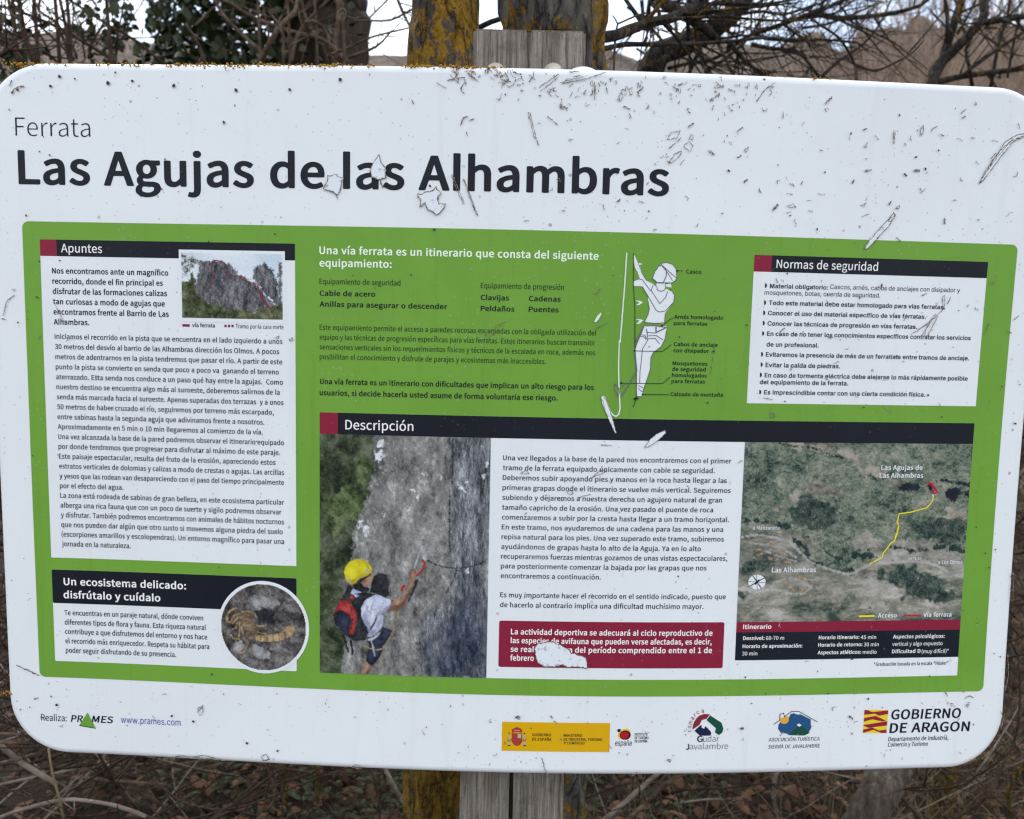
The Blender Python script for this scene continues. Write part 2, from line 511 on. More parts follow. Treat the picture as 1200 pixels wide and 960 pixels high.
# --- lettering: outlines of each character (700 units to the cap height), stored as dx,dy steps
GLYPHS = {}
GLYPH_SOURCE = {
'light': r'''F513|101,2,63,0,1,312,5,9,263,5,0,46,-6,4,-248,0,-12,6,-1,256,13,8,297,0,4,6,0,42,-4,4,-373,-1
a523|178,-11,42,-1,50,13,36,18,67,45,9,-2,5,-8,9,-54,46,3,0,312,-6,74,-9,33,-23,47,-22,23,-45,25,-63,9,-49,-5,-63,-18,-74,-39,20,-38,63,31,49,15,41,4,45,-8,22,-11,27,-28,11,-21,10,-37,3,-42,-6,-12,-121,-21,-86,-27,-36,-19,-25,-19,-20,-23,-11,-19,-10,-33,-3,-32,6,-42,9,-25,14,-21,27,-26,36,-16|189,40,-38,19,-16,20,-8,17,-6,37,3,23,6,21,13,21,37,32,54,23,81,19,49,8,10,-2,5,-10,0,-149,-3,-9,-48,-39,-45,-24,-45,-11
b576|290,-11,52,1,31,9,32,15,27,19,22,23,26,35,16,33,14,42,9,46,3,56,-9,89,-23,68,-18,30,-22,26,-23,17,-35,17,-28,8,-36,3,-36,-5,-58,-23,-63,-45,-14,1,-4,10,4,294,-4,4,-59,0,-1,-759,46,-2,9,48,14,6,63,-43,31,-15|274,40,-58,18,-27,16,-31,27,-1,288,4,10,32,28,54,34,45,13,45,-2,27,-8,25,-14,31,-33,15,-28,9,-28,10,-60,-1,-79,-6,-38,-19,-56,-17,-27,-20,-24,-45,-29,-27,-7
d578|239,-11,38,0,45,12,32,16,54,44,9,2,9,-3,3,-6,7,-51,3,-3,46,3,-1,759,-63,0,0,-191,5,-93,-5,-12,-13,-1,-54,39,-41,16,-45,6,-31,-3,-32,-8,-36,-18,-48,-42,-24,-33,-16,-33,-13,-37,-10,-51,0,-93,8,-52,25,-69,22,-33,20,-22,27,-20,32,-14|259,40,-36,8,-27,14,-22,20,-25,37,-22,65,-6,70,2,38,17,69,12,28,32,42,22,19,26,15,27,7,36,2,32,-5,36,-14,40,-28,18,-19,0,-284,-4,-9,-27,-28,-41,-29,-45,-17
e515|271,-11,37,-1,40,5,67,24,29,18,-16,33,-3,3,-63,-28,-45,-8,-50,2,-54,19,-44,35,-30,47,-19,60,-4,38,3,6,9,5,337,0,5,35,-2,47,-7,42,-12,37,-29,51,-22,24,-27,19,-27,13,-32,8,-36,3,-36,-3,-36,-11,-54,-32,-27,-25,-24,-33,-17,-33,-14,-37,-10,-46,-3,-52,3,-46,9,-47,15,-42,19,-32,21,-28,28,-26,32,-20,36,-15|128,287,-9,3,-3,11,12,58,13,30,14,24,31,34,45,24,23,6,45,0,45,-15,37,-31,22,-42,9,-32,5,-56,-2,-9,-8,-5
l248|93,2,60,-2,4,6,0,750,-4,6,-60,-1
m870|93,2,63,0,2,382,31,33,40,32,32,16,36,7,36,-5,22,-9,24,-23,13,-23,10,-38,4,-32,1,-340,62,0,1,377,32,37,42,34,32,15,36,7,36,-5,22,-10,23,-22,13,-23,11,-38,3,-32,2,-340,61,-2,-1,365,-12,65,-22,47,-33,30,-22,11,-27,6,-45,1,-32,-9,-36,-19,-85,-74,-11,7,-25,49,-32,29,-36,14,-54,3,-36,-9,-31,-16,-32,-23,-40,-40,-9,-3,-9,4,-4,6,-7,65,-48,2
r356|93,2,63,0,1,330,12,33,29,47,40,38,45,18,57,0,11,52,-23,5,-31,0,-45,-16,-41,-34,-40,-58,-9,-3,-9,4,-4,8,-7,83,-7,3,-42,-3
t346|221,-11,50,0,54,14,-13,42,-46,-9,-40,5,-28,18,-21,37,-6,56,0,303,10,9,130,0,1,47,-136,3,-5,11,0,135,-4,3,-40,0,-6,-3,-9,-140,-8,-7,-72,-5,-1,-39,1,-5,68,-1,7,-8,1,-303,10,-79,18,-38,18,-20,36,-20
v483|201,2,85,0,174,508,-60,-1,-143,-452,-4,-6,-9,-3,-9,2,-5,7,-142,452,-6,3,-59,-3
ú565|210,-11,43,-1,50,15,45,29,54,52,11,-2,5,-9,6,-71,50,1,0,508,-63,0,-2,-373,-43,-50,-31,-25,-41,-18,-36,-5,-36,5,-23,10,-23,22,-13,24,-10,37,-3,32,-2,341,-63,0,0,-327,6,-74,17,-51,28,-40,41,-23|264,641,3,-3,4,4,146,148,-42,41,-135,-162,1,-5''',
'regular': r''' 214
(332|228,-182,8,-1,58,27,-45,88,-34,89,-31,132,-10,98,4,141,24,137,30,93,62,128,-62,30,-9,-8,-47,-84,-36,-84,-18,-53,-23,-93,-8,-53,-6,-106,6,-110,8,-53,23,-93,16,-49,39,-88
)332|94,-182,9,-1,4,4,48,85,39,88,17,49,22,93,8,53,7,110,-7,106,-17,98,-14,53,-17,48,-37,84,-49,87,-9,5,-61,-30,63,-128,29,-89,20,-97,11,-137,-5,-97,-25,-137,-15,-49,-33,-84,-44,-84,5,-8
*456|147,443,10,0,71,83,72,-84,9,2,43,30,-2,9,-55,88,95,42,5,2,-1,9,-15,44,-7,5,-102,-22,-9,101,-6,7,-59,-2,-13,-108,-99,24,-9,-5,-15,-53,99,-44,-57,-93,5,-7
,275|72,-177,10,0,45,24,40,34,32,44,18,44,7,57,-8,49,-21,35,-28,17,-27,4,-31,-7,-25,-18,-13,-22,-2,-31,13,-29,22,-18,38,-10,-8,-36,-16,-27,-23,-23,-47,-29
-341|44,231,252,-1,5,6,0,66,-10,6,-243,0,-7,-6,0,-66
.275|123,-11,28,0,27,11,18,17,12,30,-1,26,-11,28,-18,18,-27,11,-27,-1,-29,-12,-17,-17,-10,-27,-1,-26,13,-31,17,-16
0540|255,-11,54,2,40,12,32,18,29,26,27,35,21,40,15,44,12,53,9,66,2,67,-3,70,-8,62,-12,53,-16,44,-21,40,-24,31,-36,30,-27,15,-36,11,-40,4,-41,-3,-42,-13,-30,-16,-27,-24,-29,-35,-21,-40,-16,-44,-12,-53,-8,-62,-2,-66,2,-71,8,-66,12,-53,16,-44,20,-40,27,-35,30,-26,36,-19,32,-10|250,72,-22,9,-30,28,-17,26,-13,31,-17,79,-5,49,0,115,12,93,23,66,15,24,19,20,35,18,23,2,36,-9,21,-15,28,-37,14,-34,17,-75,5,-53,0,-110,-12,-98,-11,-39,-25,-49,-19,-22,-18,-12,-36,-9
2540|42,1,441,-1,12,6,0,75,-7,6,-207,0,-72,-5,-8,3,76,75,77,89,57,86,22,42,16,44,9,40,4,44,-3,36,-8,35,-12,31,-32,45,-27,23,-27,16,-63,18,-41,3,-76,-11,-41,-16,-27,-16,-35,-27,-35,-35,57,-56,9,3,49,46,41,21,45,9,45,-6,35,-17,24,-27,14,-35,6,-44,-3,-36,-9,-35,-16,-40,-21,-40,-30,-44,-74,-88,-52,-53,-116,-106,0,-53
3540|224,-11,69,1,36,7,36,11,31,16,45,37,22,30,15,31,9,35,0,62,-6,26,-21,45,-37,39,-72,40,32,16,31,24,18,21,19,32,9,27,5,44,-3,35,-6,27,-16,31,-35,39,-54,31,-63,14,-63,1,-63,-14,-58,-29,-54,-42,54,-62,72,49,31,11,41,6,40,-5,30,-13,24,-22,13,-26,6,-36,-2,-22,-11,-35,-12,-18,-34,-26,-27,-11,-27,-7,-79,-9,-2,-66,4,-9,86,-7,36,-8,44,-20,20,-18,21,-35,6,-45,-6,-39,-18,-35,-27,-24,-36,-16,-27,-5,-45,0,-36,7,-36,15,-76,55,-6,-2,-46,-57,2,-7,30,-29,56,-36,54,-20
4540|325,1,91,0,4,5,0,181,85,2,8,7,0,66,-4,7,-85,1,-4,5,0,416,-6,9,-98,0,-9,-5,-291,-442,0,-57,7,-7,297,-1,2,-182|131,270,0,5,151,221,38,69,4,-7,-3,-287
5540|223,-11,68,1,36,8,63,30,29,23,27,31,17,27,16,35,9,40,4,48,-3,40,-8,40,-14,35,-19,31,-20,22,-24,19,-59,27,-40,7,-68,0,-60,-17,17,176,259,3,5,6,0,71,-5,7,-342,1,-8,-4,-22,-327,53,-31,49,26,32,10,36,4,45,-6,36,-18,18,-16,23,-35,12,-44,1,-58,-14,-48,-26,-40,-37,-27,-36,-12,-27,-2,-63,8,-49,23,-59,45,-8,-4,-44,-58,3,-6,31,-27,59,-36,49,-18
6540|276,-11,47,1,32,8,32,13,31,21,25,23,33,50,14,34,9,40,0,80,-17,70,-15,28,-19,25,-26,22,-22,14,-32,12,-31,7,-59,1,-31,-7,-33,-13,-35,-21,-27,-23,-2,4,9,80,12,48,31,62,19,22,21,17,27,14,23,6,49,0,45,-16,45,-34,9,4,49,53,-25,27,-33,23,-49,20,-41,7,-63,-2,-45,-11,-36,-16,-31,-22,-35,-34,-28,-43,-23,-50,-16,-58,-10,-66,-4,-75,3,-66,9,-58,13,-48,21,-49,21,-35,27,-31,33,-27,38,-19,36,-10|287,68,-36,7,-22,11,-34,36,-15,26,-18,53,-11,80,28,33,38,29,30,14,36,6,45,-7,31,-17,13,-14,21,-40,10,-66,-6,-53,-7,-22,-20,-35,-15,-17,-27,-17
7540|189,1,96,-1,8,6,9,146,9,70,27,124,44,115,31,57,84,121,1,56,-6,5,-441,0,-7,-5,0,-75,7,-6,320,0,5,-3,-63,-97,-30,-57,-45,-115,-17,-62,-22,-124,-13,-146
:275|123,-11,28,0,27,11,18,17,12,30,-1,26,-11,28,-18,18,-27,11,-27,-1,-29,-12,-17,-17,-10,-27,-1,-26,13,-31,17,-16|115,369,31,-3,25,8,20,15,14,24,3,27,-7,31,-19,23,-22,12,-23,4,-31,-8,-20,-13,-16,-27,-3,-26,7,-31,14,-20
A590|4,1,99,1,67,204,5,4,238,0,70,-209,97,-1,10,6,-238,689,-6,5,-99,0,-9,-5,-236,-685|202,291,-2,6,92,298,4,-4,92,-298
B637|96,1,230,-1,90,9,40,11,62,30,28,24,23,29,16,31,9,35,3,36,-2,31,-12,44,-14,26,-29,31,-25,18,-49,22,36,22,28,31,17,35,9,40,-2,53,-10,36,-14,26,-16,18,-27,22,-62,26,-72,12,-252,2,-8,-5,0,-685|200,82,-3,3,3,243,112,0,68,-5,27,-6,37,-15,18,-13,16,-18,14,-35,0,-53,-16,-40,-29,-29,-22,-13,-50,-14,-63,-5|200,409,-3,3,0,204,3,3,99,0,58,-4,54,-17,29,-27,13,-35,0,-40,-13,-35,-24,-25,-36,-17,-27,-6,-59,-5
C619|347,-11,73,3,67,21,49,29,51,49,-4,9,-51,54,-6,-1,-57,-48,-49,-22,-54,-6,-36,3,-32,9,-32,15,-26,20,-22,24,-21,31,-17,40,-19,84,-2,49,3,53,7,39,13,45,17,35,41,50,31,24,32,14,31,8,54,3,32,-6,27,-10,27,-16,40,-32,9,5,47,57,-30,31,-48,31,-45,18,-50,10,-81,-3,-49,-12,-45,-19,-44,-29,-37,-35,-28,-36,-26,-49,-19,-53,-12,-62,-4,-66,5,-66,10,-53,18,-53,24,-49,34,-44,34,-32,40,-26,50,-21,45,-11
D667|96,1,185,-1,63,4,54,12,49,19,45,27,36,32,32,42,22,42,18,53,10,58,3,61,-3,62,-11,62,-18,53,-23,44,-28,36,-41,35,-42,24,-54,20,-54,10,-63,4,-175,0,-8,-5,0,-685|200,84,-3,6,1,526,74,1,40,-3,41,-8,36,-13,34,-22,24,-22,20,-26,17,-36,13,-39,7,-49,1,-93,-8,-48,-12,-40,-17,-35,-23,-31,-25,-24,-27,-17,-40,-16,-41,-8
E572|96,1,419,-1,8,6,0,75,-4,5,-315,1,-7,3,2,234,253,0,9,3,2,6,0,71,-7,7,-258,1,-1,199,7,3,302,0,6,6,-2,77,-409,3,-8,-5,0,-685
I289|96,1,95,-1,6,6,0,685,-6,9,-90,0,-8,-5,0,-685
J521|203,-11,69,2,36,9,31,14,23,15,22,23,18,26,14,31,14,61,2,40,0,482,-7,8,-90,0,-7,-4,-2,-508,-9,-49,-16,-30,-20,-18,-23,-10,-36,-5,-27,3,-22,7,-23,14,-22,22,-22,31,-5,1,-71,-50,30,-44,36,-33,59,-29
L528|96,1,396,-1,12,6,0,75,-7,6,-293,0,-7,3,0,601,-6,9,-90,0,-8,-5,0,-685
M785|96,1,86,-1,6,6,0,398,-4,123,2,2,170,-457,64,-3,10,8,170,464,-6,-137,0,-398,6,-6,81,0,9,3,0,694,-9,3,-103,0,-8,-5,-177,-494,-178,494,-11,5,-103,0,-8,-5,0,-685|182,535,0,1,-1,5,1,1,0,-1,0,-5
N700|96,1,90,-1,6,6,0,380,-6,164,62,-116,253,-431,9,-3,95,2,0,696,-90,2,-8,-5,0,-380,8,-166,-60,113,-256,433,-8,5,-90,0,-8,-5,0,-685
O718|341,-11,70,3,49,12,50,23,36,25,34,34,32,45,22,44,17,53,11,62,4,62,-4,66,-10,57,-18,53,-22,45,-30,41,-36,35,-45,30,-41,17,-45,11,-54,5,-54,-4,-54,-14,-40,-18,-37,-24,-37,-35,-33,-44,-22,-45,-17,-53,-11,-57,-4,-66,4,-62,11,-62,17,-53,22,-44,30,-43,36,-35,41,-28,45,-21,49,-12|348,77,-54,11,-27,14,-31,24,-23,27,-32,62,-12,39,-8,49,-2,49,2,48,8,49,12,40,32,61,27,29,22,17,27,14,36,11,36,2,36,-3,27,-8,27,-13,30,-22,24,-27,32,-61,12,-40,8,-49,2,-48,-2,-49,-18,-84,-16,-37,-21,-34,-24,-26,-23,-18,-26,-14,-36,-11
R616|96,1,95,-1,6,6,0,283,7,3,104,0,4,-3,169,-288,101,-1,9,4,0,6,-172,292,46,19,45,30,33,39,22,53,7,58,-2,40,-9,35,-17,35,-17,22,-26,22,-31,18,-32,12,-76,13,-261,2,-8,-5,0,-685|200,374,-3,3,1,239,110,1,58,-4,45,-13,32,-22,18,-29,5,-22,1,-48,-14,-45,-24,-27,-22,-14,-45,-15,-54,-4
S579|264,-11,74,1,41,8,36,12,31,16,29,21,25,26,28,49,10,35,3,35,-7,53,-21,45,-31,35,-63,41,-185,83,-29,22,-18,26,-6,36,6,31,25,33,32,17,58,10,54,-6,49,-19,59,-39,51,57,0,9,-15,14,-57,39,-64,24,-50,8,-63,-1,-36,-7,-63,-25,-30,-22,-35,-39,-16,-31,-8,-31,-3,-31,8,-53,12,-28,29,-38,60,-45,195,-88,34,-27,16,-26,6,-40,-2,-17,-9,-27,-23,-27,-36,-21,-22,-6,-45,-5,-63,9,-59,24,-72,53,-9,-5,-50,-57,0,-9,19,-18,67,-46,72,-27
T582|242,1,93,-1,8,6,0,605,6,3,202,1,4,9,0,67,-4,8,-517,1,-7,-5,-1,-75,3,-4,203,-2,6,-3,0,-601
U698|324,-11,71,2,39,7,37,13,32,18,32,26,25,31,21,40,15,49,9,48,4,67,0,402,-7,8,-86,0,-8,-4,0,-411,-3,-44,-15,-71,-28,-47,-22,-21,-41,-19,-49,-7,-50,7,-42,21,-19,18,-15,22,-21,57,-9,89,0,406,-11,4,-85,0,-7,-4,-1,-406,4,-67,9,-48,14,-44,22,-45,25,-31,32,-26,32,-18,36,-13
V559|224,1,105,-1,10,6,222,685,-2,8,-95,1,-8,-5,-165,-552,-7,-21,-4,-1,-174,574,-11,5,-90,0,-7,-5
a547|189,-11,43,0,57,13,51,25,40,28,9,-53,77,-2,8,7,0,314,-7,70,-20,58,-17,26,-41,36,-31,14,-36,8,-36,2,-72,-9,-72,-24,-50,-26,-17,-14,34,-62,6,-3,90,43,36,8,31,3,36,-5,22,-10,21,-23,14,-31,5,-35,-1,-13,-110,-18,-90,-27,-36,-18,-30,-21,-21,-22,-16,-27,-10,-31,-3,-31,3,-30,14,-45,15,-22,30,-27,45,-20|209,73,-31,13,-14,15,-7,16,-2,45,14,30,31,27,52,22,79,18,40,4,-2,-132,-38,-30,-41,-21,-40,-10
b600|301,-11,57,2,36,9,31,15,32,21,25,24,27,35,19,36,13,39,10,49,3,53,-9,88,-24,67,-22,35,-24,26,-25,18,-34,16,-36,10,-36,3,-40,-4,-54,-18,-63,-39,1,280,-6,5,-90,0,-4,-1,-3,-9,0,-742,7,-7,72,0,7,7,7,39,63,-39|299,73,-27,4,-31,11,-52,34,0,260,38,34,41,23,36,10,40,-1,23,-6,22,-12,26,-25,12,-23,16,-53,4,-57,-1,-40,-14,-62,-12,-26,-27,-35,-40,-27,-22,-7
c497|278,-11,41,0,54,11,50,21,49,34,-37,62,-8,5,-49,-31,-36,-14,-41,-5,-49,9,-36,21,-20,20,-16,23,-19,47,-9,67,8,66,22,53,34,39,40,24,27,7,32,2,45,-12,45,-30,9,-1,48,59,-3,8,-18,15,-44,26,-37,13,-36,6,-59,-2,-40,-9,-41,-16,-35,-23,-26,-22,-24,-28,-23,-38,-16,-40,-10,-49,-3,-48,3,-49,9,-44,14,-40,20,-35,28,-34,27,-23,32,-20,36,-14
d602|251,-11,38,0,54,13,36,18,40,30,5,-1,9,-48,76,-1,8,7,0,742,-4,9,-94,1,-6,-5,2,-267,-50,30,-49,15,-36,3,-36,-3,-36,-10,-36,-17,-27,-18,-27,-26,-26,-34,-19,-36,-12,-35,-11,-49,-3,-48,3,-49,18,-79,18,-40,23,-33,22,-23,28,-19,35,-16|284,73,-40,7,-22,11,-19,14,-25,34,-19,58,-6,62,2,35,16,62,22,40,19,21,41,25,22,6,32,2,31,-6,27,-11,48,-33,0,-261,-26,-26,-35,-24,-36,-14
e539|283,-11,41,-1,58,10,50,18,45,24,4,7,-31,57,-9,5,-59,-29,-54,-11,-45,2,-45,14,-23,15,-33,35,-24,49,-8,48,340,2,8,7,4,49,-10,84,-24,62,-21,30,-28,27,-23,16,-32,14,-36,9,-40,3,-41,-4,-63,-22,-36,-22,-31,-29,-21,-27,-20,-35,-16,-40,-10,-49,-3,-48,3,-49,10,-44,15,-40,18,-31,28,-35,27,-24,36,-22,36,-14|153,308,-4,4,11,44,24,44,26,27,19,12,41,13,36,1,22,-5,36,-20,14,-15,18,-31,12,-53,1,-17,-4,-4
f320|102,1,91,-1,9,6,0,433,104,1,6,8,-2,71,-108,4,2,106,16,40,23,17,36,4,51,-12,23,70,-2,5,-18,7,-54,10,-50,-1,-31,-6,-44,-24,-30,-35,-19,-49,-6,-57,0,-75,-70,-9,0,-71,7,-3,63,-1,0,-433
g548|233,-233,81,1,45,7,41,12,35,15,32,20,43,42,16,27,9,31,1,53,-15,39,-31,31,-45,20,-32,6,-184,5,-27,5,-27,15,-7,11,-3,18,5,26,23,26,31,-10,32,-5,40,1,32,6,31,11,27,15,40,36,18,26,11,27,9,62,-9,53,-24,44,95,2,2,7,0,62,-2,6,-180,2,-36,9,-36,4,-68,-8,-35,-13,-46,-30,-22,-23,-27,-49,-8,-31,-3,-35,7,-49,23,-48,36,-40,-34,-36,-18,-35,-4,-26,6,-36,13,-25,24,-23,-1,-5,-32,-26,-26,-36,-13,-39,2,-40,20,-44,40,-36,53,-23|269,-162,-40,3,-41,12,-27,17,-16,21,-7,26,4,27,13,26,24,25,9,3,50,-5,135,-2,31,-8,23,-16,8,-19,0,-26,-12,-27,-16,-18,-30,-19,-22,-9,-45,-10|247,234,-36,16,-27,28,-17,46,-1,44,11,35,10,18,19,19,32,15,45,3,40,-15,27,-26,13,-27,5,-22,-1,-44,-11,-36,-28,-35,-41,-19
i272|88,1,94,-1,6,6,1,508,-7,8,-90,0,-7,-8,0,-504|122,616,24,-1,23,6,17,12,13,22,4,23,-6,26,-15,20,-22,12,-27,3,-27,-6,-18,-12,-13,-21,-4,-22,7,-31,19,-21
j272|12,-226,58,1,51,17,35,31,13,22,14,44,6,62,0,561,-6,10,-90,0,-7,-5,0,-566,-4,-48,-9,-27,-21,-18,-27,-4,-49,8,-21,-70,16,-9|111,618,27,-4,22,4,23,13,14,18,6,27,-3,22,-10,18,-21,16,-22,7,-32,-2,-22,-12,-16,-18,-6,-27,4,-26,14,-22
l272|88,1,94,-1,6,6,1,747,-7,6,-90,0,-7,-6,0,-743
m894|88,1,94,-1,6,6,1,367,25,26,36,28,27,14,31,6,36,-5,23,-13,18,-25,10,-36,4,-53,0,-309,8,-6,91,1,4,5,0,367,27,27,36,28,27,13,31,6,32,-4,27,-15,17,-24,10,-36,4,-53,0,-309,9,-6,91,1,3,9,-1,354,-13,66,-25,49,-20,22,-44,24,-31,8,-50,1,-40,-10,-36,-19,-32,-22,-40,-37,-32,46,-31,24,-41,15,-45,4,-36,-4,-40,-15,-33,-20,-44,-37,-4,6,-6,49,-3,7,-81,-1,-3,-6,0,-504
n592|88,1,94,-1,6,6,1,367,38,36,30,21,33,13,32,4,31,-4,27,-14,18,-25,11,-36,3,-53,0,-309,9,-6,91,1,3,9,-2,358,-12,62,-11,27,-15,24,-19,20,-22,15,-27,11,-27,6,-54,1,-40,-9,-36,-16,-33,-22,-35,-28,-13,62,-77,1,-6,-4,-1,-508
o588|276,-11,57,2,40,10,32,13,31,19,32,27,25,31,20,34,16,41,9,44,4,49,-4,53,-9,44,-16,41,-20,34,-25,31,-30,27,-33,20,-36,14,-36,9,-36,3,-41,-3,-40,-10,-36,-15,-27,-17,-33,-28,-25,-31,-19,-33,-16,-42,-10,-44,-3,-49,3,-53,10,-44,16,-43,19,-32,22,-27,31,-28,36,-23,36,-14|279,73,-32,7,-20,11,-37,35,-22,40,-9,31,-7,66,2,31,13,58,26,48,18,19,33,21,26,8,27,2,40,-7,23,-11,36,-32,16,-26,18,-49,7,-66,-8,-67,-18,-48,-15,-22,-18,-19,-36,-22,-27,-7
p602|88,-213,94,-2,6,6,-1,244,58,-31,45,-13,32,-3,31,3,36,8,36,16,35,24,24,23,22,30,20,35,16,44,9,49,3,53,-8,84,-11,39,-16,36,-17,26,-24,27,-30,23,-32,14,-36,10,-58,2,-36,-7,-36,-14,-68,-42,-4,5,-9,45,-77,1,-7,-6,0,-721|290,74,-54,16,-47,32,0,261,38,33,41,23,36,10,40,-1,23,-6,22,-12,25,-25,13,-22,16,-53,5,-62,-2,-35,-16,-66,-21,-40,-20,-22,-40,-25,-23,-6
q602|417,-213,92,-2,8,6,0,725,-8,6,-72,0,-6,-6,-7,-35,-45,30,-45,18,-54,6,-41,-4,-31,-9,-32,-14,-31,-21,-30,-29,-23,-31,-16,-31,-17,-44,-9,-44,-3,-49,3,-48,7,-44,14,-45,15,-30,21,-31,24,-26,27,-19,36,-16,36,-9,36,-3,41,4,54,18,54,36,-2,-255|275,74,-31,6,-23,11,-18,14,-25,35,-19,58,-6,61,2,36,16,62,11,22,28,35,20,17,23,11,22,6,32,2,31,-6,27,-10,48,-33,0,-261,-25,-27,-39,-26,-33,-12
r380|88,1,94,-1,6,6,1,327,34,62,40,36,23,11,22,3,59,-6,18,75,-4,9,-28,9,-31,3,-54,-12,-48,-31,-38,-43,-4,3,-6,62,-3,7,-77,1,-6,-4,-1,-508
s457|202,-11,62,1,32,6,54,21,23,16,21,22,22,40,7,27,1,26,-8,44,-12,27,-15,18,-20,17,-37,23,-144,61,-21,18,-10,18,-1,26,9,22,18,19,27,11,36,4,32,-4,36,-14,45,-27,9,3,41,52,-1,9,-58,36,-68,21,-40,3,-36,-3,-52,-13,-28,-13,-40,-35,-20,-35,-8,-27,1,-53,14,-35,17,-22,20,-18,37,-23,99,-40,42,-21,21,-18,13,-22,3,-26,-10,-27,-22,-22,-24,-10,-41,-5,-49,7,-41,15,-63,39,-46,-59,1,-9,14,-11,54,-32,45,-16
t370|233,-11,63,3,49,12,14,7,-19,71,-8,1,-50,-13,-33,3,-24,13,-16,27,-6,49,0,274,3,4,135,1,3,8,0,66,-8,7,-130,0,-3,2,-1,137,-5,4,-77,0,-6,-9,-9,-132,-80,-9,-2,-71,7,-4,68,0,2,-4,1,-301,4,-31,15,-44,17,-27,32,-26,28,-11
u589|223,-11,46,0,54,15,41,24,45,40,3,-4,7,-62,85,0,-1,518,-90,2,-9,-3,-1,-362,-39,-43,-27,-20,-36,-16,-32,-3,-31,4,-27,16,-16,22,-10,36,-4,48,-2,318,-100,0,-2,-327,6,-70,8,-31,25,-49,22,-22,46,-24
v507|200,1,105,-1,10,6,183,508,-4,7,-90,1,-7,-4,-142,-423,-140,423,-8,4,-90,0,-7,-4
x485|14,1,95,-1,9,3,117,201,130,-202,99,-2,9,4,-1,6,-167,252,153,248,2,9,-9,3,-95,-2,-108,-188,-114,186,-7,4,-95,0,-7,-4,2,-8,154,-239,-168,-261
y507|77,-218,57,1,54,19,43,33,33,44,39,84,194,548,-3,10,-90,1,-7,-6,-93,-279,-35,-122,-5,-3,-148,405,-9,5,-95,-2,-1,-9,205,-504,-10,-39,-15,-36,-17,-26,-21,-22,-15,-10,-27,-9,-22,-1,-32,8,-8,-6,-16,-71,15,-7
z463|33,1,396,-1,9,5,1,72,-5,4,-261,1,-9,3,264,380,1,53,-9,4,-351,0,-8,-4,-1,-70,5,-8,231,-1,-265,-385,-1,-48
Í289|96,1,91,-1,10,6,0,685,-5,9,-90,0,-9,-5,0,-685|119,735,5,-4,9,2,163,121,-3,9,-48,58,-13,-2,-150,-135,2,-9
Ó718|341,-11,70,3,49,12,50,23,36,25,34,34,32,45,22,44,17,53,11,62,4,62,-4,66,-10,57,-18,53,-22,45,-30,41,-36,35,-45,30,-41,17,-45,11,-54,5,-54,-4,-54,-14,-40,-18,-37,-24,-37,-35,-33,-44,-22,-45,-17,-53,-11,-57,-4,-66,4,-62,11,-62,17,-53,22,-44,30,-43,36,-35,41,-28,45,-21,49,-12|348,77,-54,11,-27,14,-31,24,-23,27,-32,62,-12,39,-8,49,-2,49,2,48,8,49,12,40,32,61,27,29,22,17,27,14,36,11,36,2,36,-3,27,-8,27,-13,30,-22,24,-27,32,-61,12,-40,8,-49,2,-48,-2,-49,-18,-84,-16,-37,-21,-34,-24,-26,-23,-18,-26,-14,-36,-11|337,732,11,1,162,122,-54,67,-9,-2,-150,-135,0,-9
á547|189,-11,43,0,57,13,51,25,40,28,9,-53,77,-2,8,7,0,314,-7,70,-20,58,-17,26,-41,36,-31,14,-36,8,-36,2,-72,-9,-72,-24,-50,-26,-17,-14,34,-62,6,-3,90,43,36,8,31,3,36,-5,22,-10,21,-23,14,-31,5,-35,-1,-13,-110,-18,-90,-27,-36,-18,-30,-21,-21,-22,-16,-27,-10,-31,-3,-31,3,-30,14,-45,15,-22,30,-27,45,-20|209,73,-31,13,-14,15,-7,16,-2,45,14,30,31,27,52,22,79,18,40,4,-2,-132,-38,-30,-41,-21,-40,-10|267,603,5,-3,9,3,168,164,-64,63,-13,-6,-149,-172,3,-9
é539|283,-11,41,-1,58,10,50,18,45,24,4,7,-31,57,-9,5,-59,-29,-54,-11,-45,2,-45,14,-23,15,-33,35,-24,49,-8,48,340,2,8,7,4,49,-10,84,-24,62,-21,30,-28,27,-23,16,-32,14,-36,9,-40,3,-41,-4,-63,-22,-36,-22,-31,-29,-21,-27,-20,-35,-16,-40,-10,-49,-3,-48,3,-49,10,-44,15,-40,18,-31,28,-35,27,-24,36,-22,36,-14|153,308,-4,4,11,44,24,44,26,27,19,12,41,13,36,1,22,-5,36,-20,14,-15,18,-31,12,-53,1,-17,-4,-4|264,603,6,-3,8,3,167,164,-63,62,-9,1,-4,-4,-150,-174,1,-6
í272|88,1,91,-1,9,6,1,508,-5,7,-90,1,-8,-4,-1,-4,0,-508|116,602,9,-1,5,3,167,162,-5,9,-59,53,-9,2,-4,-3,-151,-176
ó588|276,-11,57,2,40,10,32,13,31,19,32,27,25,31,20,34,16,41,9,44,4,49,-4,53,-9,44,-16,41,-20,34,-25,31,-30,27,-33,20,-36,14,-36,9,-36,3,-41,-3,-40,-10,-36,-15,-27,-17,-33,-28,-25,-31,-19,-33,-16,-42,-10,-44,-3,-49,3,-53,10,-44,16,-43,19,-32,22,-27,31,-28,36,-23,36,-14|279,73,-32,7,-20,11,-37,35,-22,40,-9,31,-7,66,2,31,13,58,26,48,18,19,33,21,26,8,27,2,40,-7,23,-11,36,-32,16,-26,18,-49,7,-66,-8,-67,-18,-48,-15,-22,-18,-19,-36,-22,-27,-7|271,603,8,-3,6,3,169,164,-64,62,-12,-2,-152,-175,3,-9''',
